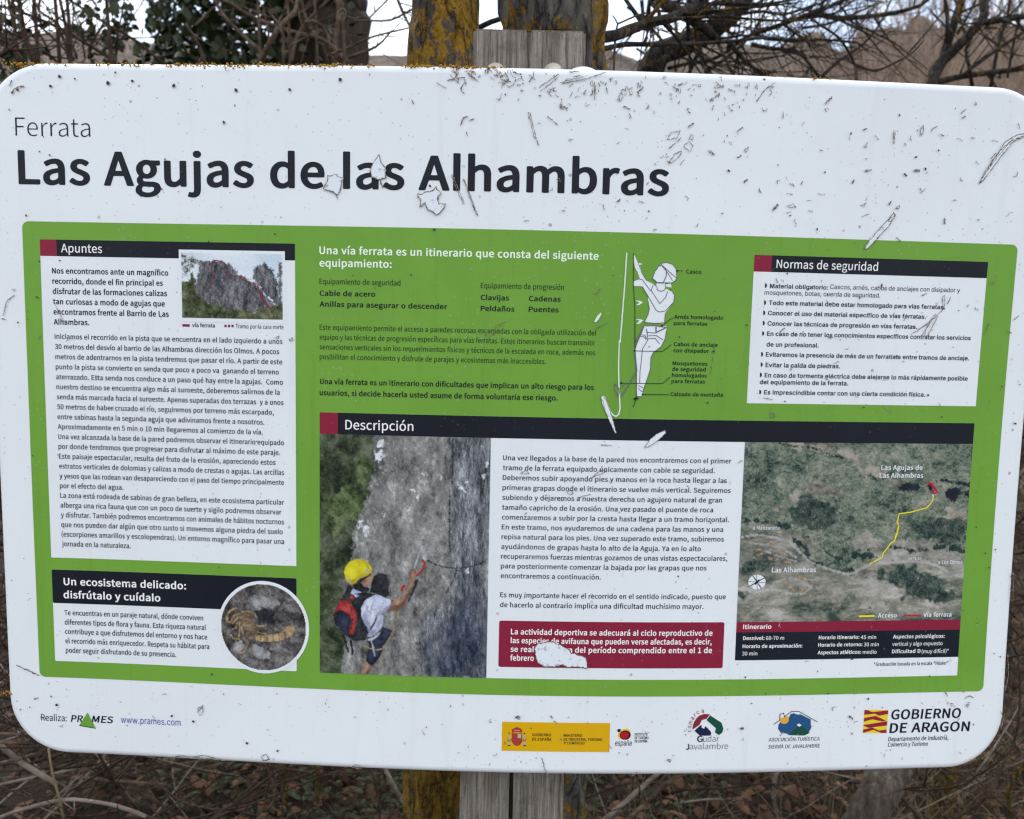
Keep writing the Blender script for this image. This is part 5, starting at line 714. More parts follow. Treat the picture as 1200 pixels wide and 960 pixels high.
s507|208,-8,45,-3,49,4,41,9,36,15,31,22,23,23,17,28,10,31,2,40,-8,35,-14,27,-25,27,-32,20,-36,15,-148,39,-27,17,-13,20,-2,31,13,27,29,21,40,11,45,0,36,-11,29,-26,21,-37,81,18,-1,11,-13,31,-33,44,-43,30,-50,16,-40,4,-45,-2,-41,-8,-36,-14,-31,-20,-25,-24,-17,-26,-10,-31,-3,-40,6,-32,17,-35,23,-24,27,-18,36,-15,153,-41,22,-14,16,-22,4,-17,-2,-18,-15,-27,-34,-22,-45,-11,-50,2,-40,14,-27,23,-23,44,-83,-19,4,-22,13,-31,35,-43,49,-31
t318|197,-3,61,-2,31,5,11,6,-16,71,-4,4,-49,-5,-27,6,-18,18,-6,31,0,311,105,4,2,72,-1,4,-6,2,-99,1,-2,122,-88,2,-3,-6,0,-116,-80,-5,-1,-71,3,-6,78,-3,0,-311,4,-40,14,-36,21,-26,32,-20
u569|216,-4,60,-2,54,14,45,29,32,41,4,-78,86,2,0,520,-86,2,-5,-3,0,-311,-6,-45,-19,-40,-27,-27,-37,-17,-41,-5,-36,5,-31,15,-25,25,-16,35,-5,45,0,320,-8,3,-77,0,-7,-3,0,-338,8,-62,21,-49,29,-36,39,-26
w785|188,3,6,-3,81,0,5,3,112,403,114,-403,3,-3,86,0,159,515,-1,9,-91,0,-3,-5,-72,-254,-37,-146,-108,401,-5,4,-90,0,-112,-405,-37,146,-71,254,-5,5,-90,0,-2,-5
y540|90,-194,57,-3,49,13,38,25,32,40,22,45,229,591,-1,6,-97,-1,-116,-316,-30,-98,-5,-4,-28,93,-118,325,-99,0,199,-521,-27,-71,-24,-31,-15,-9,-18,-4,-54,4,-20,-76
é561|251,-8,45,-3,40,3,41,9,40,17,32,21,25,24,21,31,13,31,-5,7,-81,19,-24,-39,-30,-25,-41,-14,-49,-2,-36,7,-36,17,-29,26,-20,31,-15,49,-3,27,4,2,373,2,0,62,-6,54,-16,49,-21,40,-29,34,-36,27,-40,19,-50,12,-49,1,-50,-7,-40,-15,-41,-27,-35,-35,-27,-45,-17,-44,-11,-54,-2,-62,7,-58,15,-49,21,-40,32,-40,40,-31,45,-21|143,309,-3,3,2,14,10,35,15,27,16,20,23,19,22,12,54,10,54,-8,41,-27,18,-21,12,-23,16,-58,-6,-4|246,584,72,2,91,140,-100,1,-67,-139
ñ569|71,3,7,-3,81,0,4,3,0,311,6,45,17,38,27,28,36,17,41,6,40,-5,32,-16,23,-24,16,-35,5,-45,0,-320,5,-3,81,0,6,3,0,329,-4,49,-10,40,-14,30,-21,28,-24,21,-32,17,-36,10,-40,4,-37,-3,-40,-11,-31,-18,-23,-20,-22,-29,-4,7,-1,64,-86,3|332,608,39,3,28,19,20,40,5,36,-4,5,-58,0,-12,-32,-15,-5,-18,4,-68,32,-27,3,-27,-5,-19,-11,-17,-22,-11,-31,-4,-32,6,-3,59,1,10,29,12,7,18,-5,54,-25''',
'grotesk_bold': r''' 258
.294|119,-2,30,-4,36,6,27,15,22,26,8,25,-3,30,-14,25,-26,21,-36,12,-41,-3,-35,-17,-22,-26,-9,-29,6,-34,24,-30
:294|119,-2,30,-4,36,6,27,15,22,26,8,25,-3,30,-14,25,-26,21,-36,12,-41,-3,-35,-17,-22,-26,-9,-29,6,-34,24,-30|121,354,33,-4,31,6,27,15,22,25,8,30,-4,29,-16,26,-23,17,-36,11,-41,-2,-36,-18,-22,-25,-8,-34,9,-34,22,-25
C738|327,-5,70,-4,59,6,63,18,49,24,49,37,37,42,27,48,17,58,-5,17,-17,8,-108,-1,-16,-12,-20,-50,-36,-40,-49,-26,-59,-9,-54,6,-45,20,-39,32,-32,46,-17,47,-9,55,-1,63,7,47,15,46,22,40,29,32,34,24,36,14,32,5,36,1,36,-6,40,-17,33,-25,25,-34,15,-42,13,-11,13,-4,95,0,18,6,7,9,-3,29,-18,51,-26,42,-28,32,-36,31,-37,22,-44,18,-49,13,-72,6,-75,-7,-58,-17,-61,-32,-53,-45,-42,-54,-25,-51,-20,-72,-7,-80,7,-81,19,-72,28,-55,39,-51,55,-46,62,-32
E612|83,4,18,-4,432,0,18,3,11,10,2,84,-4,9,-14,8,-327,4,0,174,3,4,288,0,18,6,9,15,0,76,-4,9,-14,8,-297,2,-3,2,2,169,321,3,13,7,6,12,-1,76,-9,13,-18,6,-432,0,-14,-2,-12,-9,-4,-12,0,-656,2,-8
M900|83,4,18,-4,90,0,13,4,11,13,3,389,166,-393,9,-8,14,-5,81,0,18,4,12,13,163,392,2,-392,7,-10,18,-7,95,0,20,8,6,13,0,656,-4,12,-22,11,-126,0,-18,-3,-12,-8,-195,-481,-199,481,-13,9,-13,2,-126,0,-23,-7,-7,-16,0,-656,2,-8
T653|265,4,17,-4,95,0,13,5,11,12,2,566,190,1,18,5,8,7,3,13,0,72,-11,14,-18,5,-531,0,-18,-4,-11,-11,-1,-80,3,-9,10,-8,17,-4,190,-1,1,-562,2,-8
a572|188,-7,47,-4,50,3,40,11,41,20,12,-17,19,-6,90,0,14,5,9,9,1,334,-5,51,-13,38,-24,34,-28,25,-39,22,-45,14,-63,7,-59,-3,-54,-12,-45,-20,-40,-28,-27,-30,-24,-43,1,-12,14,-12,94,-25,24,7,20,30,19,17,23,12,22,6,36,1,32,-7,19,-12,13,-22,5,-33,-1,-9,-5,-4,-153,-21,-72,-18,-34,-16,-24,-16,-21,-22,-16,-25,-9,-34,-2,-38,6,-38,15,-34,23,-30,31,-24,36,-18|231,102,-32,11,-20,20,-4,34,3,12,10,13,20,12,32,9,127,17,-3,-55,-11,-25,-14,-18,-22,-16,-23,-10,-27,-4
b620|284,-6,67,-4,68,13,58,29,50,46,35,59,18,68,4,89,-13,72,-21,50,-32,46,-40,35,-48,25,-65,16,-63,0,-50,-11,-45,-24,-2,2,-3,182,-9,9,-17,4,-99,-2,-11,-7,-6,-12,2,-664,10,-11,14,-4,90,0,22,11,5,18,40,-23|311,103,-23,4,-22,10,-20,16,-16,21,-21,55,-5,76,11,60,26,46,18,17,20,11,23,6,27,1,27,-4,21,-10,20,-17,16,-21,21,-55,5,-72,-13,-63,-27,-47,-18,-17,-21,-11,-22,-5
c580|251,-6,52,-5,45,3,45,10,45,19,41,26,31,31,22,34,15,38,-3,13,-11,9,-86,20,-18,1,-18,-9,-18,-38,-27,-26,-31,-14,-41,-3,-29,5,-25,12,-22,22,-19,29,-10,30,-7,35,-1,37,4,38,21,59,19,25,21,17,21,10,27,4,30,-1,24,-6,32,-21,15,-20,14,-29,20,-10,99,21,17,14,-3,17,-15,34,-41,51,-52,34,-63,22,-59,7,-54,-3,-49,-11,-50,-22,-41,-32,-31,-33,-27,-47,-17,-51,-8,-59,3,-63,12,-55,23,-51,32,-42,41,-35,49,-26
d620|237,-6,48,-5,54,5,38,12,39,24,6,-19,21,-11,90,0,18,6,7,9,2,664,-3,8,-11,9,-13,4,-90,0,-16,-4,-9,-9,-3,-182,-4,-2,-45,24,-49,11,-59,0,-54,-11,-41,-18,-44,-31,-33,-36,-26,-47,-18,-55,-7,-76,7,-72,18,-59,33,-55,38,-38,46,-28|285,103,-22,5,-23,12,-19,17,-15,22,-12,25,-9,34,-4,67,13,64,13,25,16,21,17,15,21,11,24,5,27,0,25,-5,20,-10,23,-20,14,-21,19,-55,3,-76,-15,-64,-27,-42,-21,-17,-18,-8
e592|254,-6,54,-5,49,3,45,10,41,16,37,22,30,27,24,32,16,38,-5,13,-12,8,-99,20,-18,-7,-21,-34,-24,-21,-36,-12,-41,-1,-31,6,-27,13,-23,21,-18,28,-11,38,-1,9,3,1,342,0,18,4,12,12,0,63,-7,51,-13,42,-24,47,-29,33,-38,29,-40,20,-50,14,-58,5,-59,-5,-45,-13,-49,-26,-36,-30,-32,-40,-23,-47,-15,-55,-5,-59,5,-63,14,-51,27,-51,33,-39,43,-33,43,-20|186,328,0,8,12,30,27,34,33,20,41,7,40,-6,30,-17,24,-30,16,-42,-7,-4
f385|111,4,15,-4,90,0,18,6,8,11,1,402,1,4,98,1,14,7,6,13,0,68,-6,12,-23,9,-88,0,-1,46,8,21,13,10,32,2,36,-6,22,9,27,78,-5,13,-13,8,-49,11,-54,2,-45,-8,-44,-17,-37,-29,-24,-35,-11,-38,-3,-67,-79,-1,-14,-7,-6,-9,-1,-72,6,-13,19,-8,75,0,2,-4,0,-398,2,-8
g621|241,-190,49,-5,54,2,49,8,41,13,40,20,28,21,24,25,19,34,12,42,4,43,0,498,-3,9,-12,9,-13,4,-95,-2,-17,-11,-5,-19,-41,23,-45,12,-58,3,-59,-9,-49,-20,-45,-32,-34,-38,-26,-47,-13,-38,-8,-42,-3,-47,4,-55,10,-42,12,-30,20,-33,25,-30,30,-25,37,-22,40,-14,41,-7,45,-2,45,6,31,9,41,21,-1,-51,-10,-29,-21,-23,-36,-17,-49,-5,-50,7,-36,21,-33,38,-21,7,-18,-4,-81,-45,-2,-13,12,-21,22,-27,28,-24,57,-30|267,122,-22,9,-18,13,-16,17,-15,25,-10,29,-5,34,4,68,18,51,14,21,19,18,18,11,22,6,50,0,22,-8,23,-14,18,-21,12,-22,15,-59,-2,-76,-8,-30,-12,-25,-14,-19,-18,-15,-41,-15
h600|72,4,18,-4,86,0,16,4,10,9,3,304,4,34,12,30,22,25,27,14,32,5,31,-2,27,-13,20,-21,12,-30,3,-33,3,-313,21,-13,90,0,18,4,12,13,0,330,-8,55,-16,42,-25,34,-29,25,-38,20,-36,11,-45,5,-54,-3,-45,-12,-36,-19,-3,7,0,169,-8,12,-16,7,-94,0,-17,-7,-9,-12,0,-660,3,-8
i265|72,4,16,-4,90,0,18,7,8,10,0,495,-6,12,-15,8,-99,0,-14,-5,-9,-11,-1,-495,3,-8|110,575,32,-2,29,6,25,15,18,22,8,27,-4,25,-13,21,-22,18,-36,12,-36,-2,-35,-15,-23,-25,-8,-34,9,-30,25,-25
j265|-14,-180,18,-5,54,3,36,7,32,13,24,16,21,21,16,25,11,30,6,46,0,537,-6,12,-14,6,-99,1,-13,-4,-10,-11,-2,-545,-5,-21,-10,-15,-14,-5,-36,-2,-18,-12,-3,-80,3,-9|103,577,32,-4,27,4,27,12,22,21,10,26,-1,25,-10,21,-22,21,-31,14,-40,1,-36,-12,-25,-24,-11,-29,5,-34,21,-26
l296|164,1,48,-4,54,5,22,8,8,17,-19,76,-20,9,-45,-2,-6,18,-2,554,-10,13,-14,5,-94,0,-18,-7,-8,-15,2,-571,10,-38,23,-34,30,-21
m875|72,4,18,-4,86,0,16,4,10,9,2,317,4,29,10,26,21,24,27,14,27,4,27,-4,18,-9,18,-20,8,-22,1,-351,6,-13,21,-8,90,0,15,4,10,9,5,351,9,25,19,22,23,12,31,4,27,-4,26,-13,14,-17,7,-21,5,-359,9,-9,16,-4,90,0,18,7,8,14,0,343,-9,55,-20,42,-24,29,-35,26,-42,17,-45,8,-49,-1,-51,-11,-44,-21,-36,-29,-49,41,-27,12,-36,8,-36,1,-41,-5,-33,-12,-34,-18,-5,16,-18,10,-90,1,-18,-5,-9,-8,-3,-13,0,-486,3,-8
n600|72,4,18,-4,86,0,16,4,10,9,3,304,4,34,12,30,22,25,27,14,36,6,32,-5,27,-15,17,-21,11,-30,5,-342,12,-10,18,-3,85,0,14,4,9,7,3,10,-2,351,-10,42,-13,30,-17,25,-25,26,-53,30,-68,14,-36,0,-40,-6,-36,-11,-36,-20,-7,22,-20,8,-90,0,-14,-4,-9,-7,-3,-9,0,-491,3,-8
o607|251,-6,52,-5,50,4,54,14,43,20,40,30,30,34,27,46,17,51,8,59,-2,60,-9,46,-20,51,-31,46,-36,35,-40,25,-54,20,-59,9,-54,-2,-54,-11,-49,-21,-41,-28,-36,-39,-27,-47,-17,-51,-8,-59,3,-63,12,-55,23,-51,32,-42,41,-35,49,-26|285,103,-22,6,-23,11,-22,21,-14,22,-20,59,-2,68,14,59,13,25,16,21,20,16,20,10,25,5,27,0,22,-4,23,-10,22,-19,18,-23,21,-59,3,-72,-16,-64,-14,-25,-16,-19,-19,-15,-22,-9
p620|72,-180,18,-5,86,1,16,4,10,8,4,199,42,-23,45,-12,58,-2,54,9,42,15,44,28,29,27,29,42,22,51,11,55,3,64,-8,63,-16,51,-27,46,-34,38,-42,30,-53,21,-72,9,-40,-2,-32,-7,-27,-11,-31,-19,-5,22,-22,11,-90,-1,-14,-4,-10,-11,-2,-680,3,-9|315,103,-27,4,-20,9,-21,17,-17,21,-21,55,-6,67,10,64,13,29,14,22,18,16,21,12,23,6,27,1,22,-3,23,-9,19,-15,18,-21,13,-26,9,-29,6,-68,-10,-63,-13,-30,-14,-21,-17,-17,-20,-13,-23,-6
q620|428,-180,15,-4,90,0,18,6,8,10,-1,685,-7,9,-18,7,-90,-1,-21,-10,-6,-22,-41,24,-49,13,-68,1,-54,-11,-42,-18,-42,-30,-34,-38,-26,-46,-18,-55,-7,-59,3,-64,11,-55,22,-51,30,-42,40,-36,50,-27,63,-15,63,0,49,11,45,24,4,-3,1,-186,2,-9|294,103,-27,4,-20,9,-22,17,-16,20,-22,56,-6,67,10,64,11,25,16,25,36,28,22,6,27,2,27,-3,23,-9,19,-15,17,-20,13,-27,9,-29,6,-68,-10,-63,-12,-30,-14,-21,-17,-17,-20,-12,-23,-7
r393|72,4,18,-4,86,0,16,4,10,9,3,317,4,29,21,34,31,21,36,7,59,-4,23,10,4,9,0,80,-2,8,-8,9,-22,6,-72,-2,-36,-8,-40,-20,-7,15,-20,8,-90,0,-14,-4,-9,-8,-3,-499,3,-8
s538|211,-6,45,-4,54,2,45,8,45,15,36,21,27,23,21,28,15,33,5,39,-6,42,-17,34,-27,29,-32,20,-36,16,-157,40,-18,10,-11,16,-1,25,12,18,27,16,31,5,32,-2,22,-8,21,-20,16,-30,17,-10,18,-1,77,17,15,7,7,12,-5,17,-16,34,-19,26,-45,36,-54,22,-45,8,-59,1,-45,-7,-45,-14,-36,-18,-31,-26,-22,-28,-15,-34,-5,-38,7,-42,17,-34,27,-29,31,-20,36,-16,158,-40,18,-11,9,-15,0,-25,-14,-19,-27,-15,-36,-7,-40,3,-31,12,-20,21,-12,30,-18,12,-18,0,-81,-16,-16,-9,-5,-12,12,-38,16,-30,20,-23,24,-19,30,-17
t349|201,-1,46,-4,50,3,31,8,13,14,-15,72,-7,11,-22,9,-41,-5,-22,3,-9,12,-4,21,1,279,79,1,20,7,7,13,0,72,-9,12,-13,5,-81,1,-4,3,0,97,-10,13,-18,5,-94,0,-14,-6,-7,-12,-2,-99,-58,-2,-19,-13,-2,-76,7,-13,14,-6,59,-2,1,-292,3,-25,10,-30,17,-25,22,-22,32,-18
u600|220,-2,46,-5,45,4,45,12,40,21,6,-20,21,-10,90,0,14,4,11,11,1,494,-3,12,-9,8,-18,4,-86,0,-18,-6,-8,-9,-2,-301,-3,-33,-12,-30,-21,-25,-30,-17,-32,-5,-31,3,-27,13,-20,23,-11,29,-4,34,-1,309,-9,10,-14,4,-90,1,-18,-5,-10,-10,-1,-330,11,-68,23,-46,30,-34,42,-26
v572|224,4,16,-4,90,0,17,4,10,9,202,494,-2,13,-10,9,-15,4,-99,0,-13,-4,-9,-8,-126,-322,-126,324,-23,10,-94,0,-18,-4,-9,-9,-1,-17,198,-486
á572|188,-7,47,-4,50,3,40,11,41,20,12,-17,19,-6,90,0,14,5,9,9,1,334,-5,51,-13,38,-24,34,-28,25,-39,22,-45,14,-63,7,-59,-3,-54,-12,-45,-20,-40,-28,-27,-30,-24,-43,1,-12,14,-12,94,-25,24,7,20,30,19,17,23,12,22,6,36,1,32,-7,19,-12,13,-22,5,-33,-1,-9,-5,-4,-153,-21,-72,-18,-34,-16,-24,-16,-21,-22,-16,-25,-9,-34,-2,-38,6,-38,15,-34,23,-30,31,-24,36,-18|231,102,-32,11,-20,20,-4,34,3,12,10,13,20,12,32,9,127,17,-3,-55,-11,-25,-14,-18,-22,-16,-23,-10,-27,-4|232,556,80,-2,22,9,93,132,4,13,-4,8,-12,8,-13,2,-99,0,-18,-6,-73,-139,4,-17
é592|254,-6,54,-5,49,3,45,10,41,16,37,22,30,27,24,32,16,38,-5,13,-12,8,-99,20,-18,-7,-21,-34,-24,-21,-36,-12,-41,-1,-31,6,-27,13,-23,21,-18,28,-11,38,-1,9,3,1,342,0,18,4,12,12,0,63,-7,51,-13,42,-24,47,-29,33,-38,29,-40,20,-50,14,-58,5,-59,-5,-45,-13,-49,-26,-36,-30,-32,-40,-23,-47,-15,-55,-5,-59,5,-63,14,-51,27,-51,33,-39,43,-33,43,-20|186,328,0,8,12,30,27,34,33,20,41,7,40,-6,30,-17,24,-30,16,-42,-7,-4|250,556,85,-1,18,7,95,134,3,12,-5,9,-12,7,-14,2,-94,0,-23,-8,-70,-137,3,-17
í265|72,4,18,-4,90,0,14,5,10,12,0,495,-6,12,-13,7,-99,1,-18,-7,-7,-9,-1,-495,3,-8|79,558,16,-4,72,0,21,8,96,136,-1,17,-11,8,-15,3,-99,0,-18,-6,-74,-141,3,-12
ó607|251,-6,52,-5,50,4,54,14,43,20,40,30,30,34,27,46,17,51,8,59,-2,60,-9,46,-20,51,-31,46,-36,35,-40,25,-54,20,-59,9,-54,-2,-54,-11,-49,-21,-41,-28,-36,-39,-27,-47,-17,-51,-8,-59,3,-63,12,-55,23,-51,32,-42,41,-35,49,-26|285,103,-22,6,-23,11,-22,21,-14,22,-20,59,-2,68,14,59,13,25,16,21,20,16,20,10,25,5,27,0,22,-4,23,-10,22,-19,18,-23,21,-59,3,-72,-16,-64,-14,-25,-16,-19,-19,-15,-22,-9|255,556,84,-1,18,6,96,135,3,12,-4,9,-14,8,-13,1,-95,0,-22,-8,-70,-137,2,-16''',
}
for style, text in GLYPH_SOURCE.items():
    table = {}
    for line in text.split('\n'):
        if not line:
            continue
        head, *loops = line[1:].split('|')
        polys = []
        for lp in loops:
            nums = [int(q) for q in lp.split(',')]
            x = y = 0
            poly = []
            for i in range(0, len(nums), 2):
                x += nums[i]
                y += nums[i + 1]
                poly.append(Vector((x, y, 0)))
            polys.append(poly)
        table[line[0]] = [int(head), polys, None]
    GLYPHS[style] = table

def islands(polys):
    """Triangles of a character, each separate island filled with its own holes."""
    start, n = [], 0
    for p in polys:
        start.append(n)
        n += len(p)
    depth = [sum(1 for j, q in enumerate(polys) if j != i and inside(p[0], q)) for i, p in enumerate(polys)]
    tris = []
    for i, p in enumerate(polys):
        if depth[i] % 2:
            continue
        idx = [i] + [j for j, q in enumerate(polys) if depth[j] == depth[i] + 1 and inside(q[0], p)]
        flat = [start[j] + k_ for j in idx for k_ in range(len(polys[j]))]
        tris += [tuple(flat[a] for a in t) for t in tessellate_polygon([polys[j] for j in idx])]
    return tris

def glyph(style, ch):
    g = GLYPHS[style].get(ch) or GLYPHS[style].get('-')
    if g[2] is None:
        pts = [p for poly in g[1] for p in poly]
        g[2] = (pts, islands(g[1]))
    return g[0], g[2][0], g[2][1]

def text_mesh(V, F, style, text, u, v, width, cap, slant, rot, lift):
    adv = [glyph(style, c)[0] if c != ' ' else 0.44 * GLYPHS[style].get('n', GLYPHS[style].get('a', [380]))[0] for c in text]
    first = glyph(style, text[0])[1]
    lastg = glyph(style, text[-1])[1]
    l0 = min(p.x for p in first)
    nat = sum(adv[:-1]) + max(p.x for p in lastg) - l0
    sx, sy = width / nat, cap / 700.0
    ca, sa = math.cos(rad(rot)), math.sin(rad(rot))
    x = -l0
    for c, a in zip(text, adv):
        if c != ' ':
            _, pts, tris = glyph(style, c)
            b = len(V)
            for p in pts:
                X, Y = (x + p.x) * sx + slant * p.y * sy, p.y * sy
                if rot:
                    X, Y = X * ca - Y * sa, X * sa + Y * ca
                V.append(on_panel(u + X, v + Y, lift) + OFF)
            F += [(b + t[0], b + t[1], b + t[2]) for t in tris]
        x += a

rnd = random.Random(11)
def ragged(pts, amp=0.00035):
    """A worn, uneven version of a scratch's path."""
    out = []
    for a, b in zip(pts, pts[1:]):
        n = max(1, int(math.hypot(b[0] - a[0], b[1] - a[1]) / 0.0016))
        for i in range(n):
            j = 0 if not out else amp
            out.append((a[0] + (b[0] - a[0]) * i / n + rnd.gauss(0, j), a[1] + (b[1] - a[1]) * i / n + rnd.gauss(0, j)))
    return out + [pts[-1]]

def ribbon(V, F, pts, w, lift, worn=False):
    if worn:
        pts = ragged(pts)
    closed = pts[0] == pts[-1] and len(pts) > 2
    if closed:
        pts = pts[:-1]
    fine = []
    seq = list(zip(pts, pts[1:] + ([pts[0]] if closed else [])))
    for a, b in seq:
        n = max(1, int(math.hypot(b[0] - a[0], b[1] - a[1]) / 0.015))
        fine += [(a[0] + (b[0] - a[0]) * i / n, a[1] + (b[1] - a[1]) * i / n) for i in range(n)]
    if not closed:
        fine.append(pts[-1])
    n = len(fine)
    b0 = len(V)
    for i, p in enumerate(fine):
        a = fine[i - 1] if (i or closed) else p
        c = fine[(i + 1) % n] if (i < n - 1 or closed) else p
        d1 = Vector((p[0] - a[0], p[1] - a[1]))
        d2 = Vector((c[0] - p[0], c[1] - p[1]))
        d1 = d1.normalized() if d1.length > 1e-9 else d2.normalized()
        d2 = d2.normalized() if d2.length > 1e-9 else d1
        t = d1 + d2
        t = t.normalized() if t.length > 1e-6 else d1
        nrm = Vector((-t.y, t.x))
        k_ = 1.0 / max(0.5, nrm.dot(Vector((-d1.y, d1.x))))
        for s in (1, -1):
            h = w / 2 * k_ * (rnd.uniform(0.35, 1.5) if worn else 1)
            V.append(on_panel(p[0] + nrm.x * s * h, p[1] + nrm.y * s * h, lift) + OFF)
    for i in range(n if closed else n - 1):
        j = (i + 1) % n
        F.append((b0 + 2 * i, b0 + 2 * i + 1, b0 + 2 * j + 1, b0 + 2 * j))

def organic(poly, amp):
    """An irregular, softly rounded version of a rough outline."""
    p = [Vector(q) for q in poly]
    out = []
    for a, b in zip(p, p[1:] + p[:1]):
        out.append(a)
        m = int((b - a).length / 0.0094)
        out += [a + (b - a) * k_ / (m + 1) + Vector((rnd.gauss(0, amp), rnd.gauss(0, amp))) for k_ in range(1, m + 1)]
    for _ in range(2):
        out = [q for a, b in zip(out, out[1:] + out[:1]) for q in (a * 0.75 + b * 0.25, a * 0.25 + b * 0.75)]
    return [tuple(q) for q in out]

def flecks(V, F, edge, box, lift):
    """Pale lichen flecks in the printed rock face, densest along its left edge, and streaks further right."""
    e = [(edge[i] * 1e-4, edge[i + 1] * 1e-4) for i in range(0, len(edge), 2)]
    for _ in range(170):
        k_ = rnd.randrange(len(e) - 1)
        t = rnd.random()
        off = abs(rnd.gauss(0, 0.018)) * (1 if rnd.random() < 0.7 else 2.6) + 0.0012
        u = e[k_][0] + (e[k_ + 1][0] - e[k_][0]) * t + off
        v = e[k_][1] + (e[k_ + 1][1] - e[k_][1]) * t
        if u > -0.075:
            continue
        r = rnd.uniform(0.0002, 0.0009) * (1.5 if off < 0.009 else 1)
        b = len(V)
        V += [on_panel(u + r * rnd.uniform(0.6, 1.3) * math.cos(a), v + r * rnd.uniform(0.6, 1.3) * math.sin(a), lift) + OFF for a in (0, 1, 2, 3, 4, 5)]
        F.append(tuple(range(b, b + 6)))
    for _ in range(70):
        u, v = rnd.uniform(box[0], box[2]) * 1e-4, rnd.uniform(box[3], box[1]) * 1e-4
        ribbon(V, F, [(u, v), (u + rnd.gauss(0, 0.001), v - rnd.uniform(0.002, 0.007))], rnd.uniform(0.0003, 0.0008), lift)

# --- printed photographs: each is a fine sheet whose dots of ink are worked out here
PAINT_STEP = 0.00088
prng = np.random.RandomState(5)

def value_noise(shape, cell, octaves=5, gain=0.6, sx=1.0, sy=1.0):
    """Fractal noise, zero mean and unit spread, on a grid of ink dots."""
    h, w = shape
    out = np.zeros(shape)
    a, c = 1.0, float(cell)
    for _ in range(octaves):
        cx, cy = max(1.0, c * sx), max(1.0, c * sy)
        g = prng.rand(int(h / cy) + 3, int(w / cx) + 3)
        y, x = np.arange(h) / cy, np.arange(w) / cx
        yi, xi = y.astype(int), x.astype(int)
        fy, fx = (y - yi)[:, None], (x - xi)[None, :]
        fy, fx = fy * fy * (3 - 2 * fy), fx * fx * (3 - 2 * fx)
        g00, g01 = g[np.ix_(yi, xi)], g[np.ix_(yi, xi + 1)]
        g10, g11 = g[np.ix_(yi + 1, xi)], g[np.ix_(yi + 1, xi + 1)]
        out += a * ((g00 * (1 - fx) + g01 * fx) * (1 - fy) + (g10 * (1 - fx) + g11 * fx) * fy)
        a *= gain
        c /= 2
    out -= out.mean()
    return out / (out.std() + 1e-9)

def tone(t, cols):
    t = np.clip(t, 0, 0.9999) * (len(cols) - 1)
    i = t.astype(int)
    f = (t - i)[..., None]
    cols = np.array(cols)
    return cols[i] * (1 - f) + cols[np.minimum(i + 1, len(cols) - 1)] * f

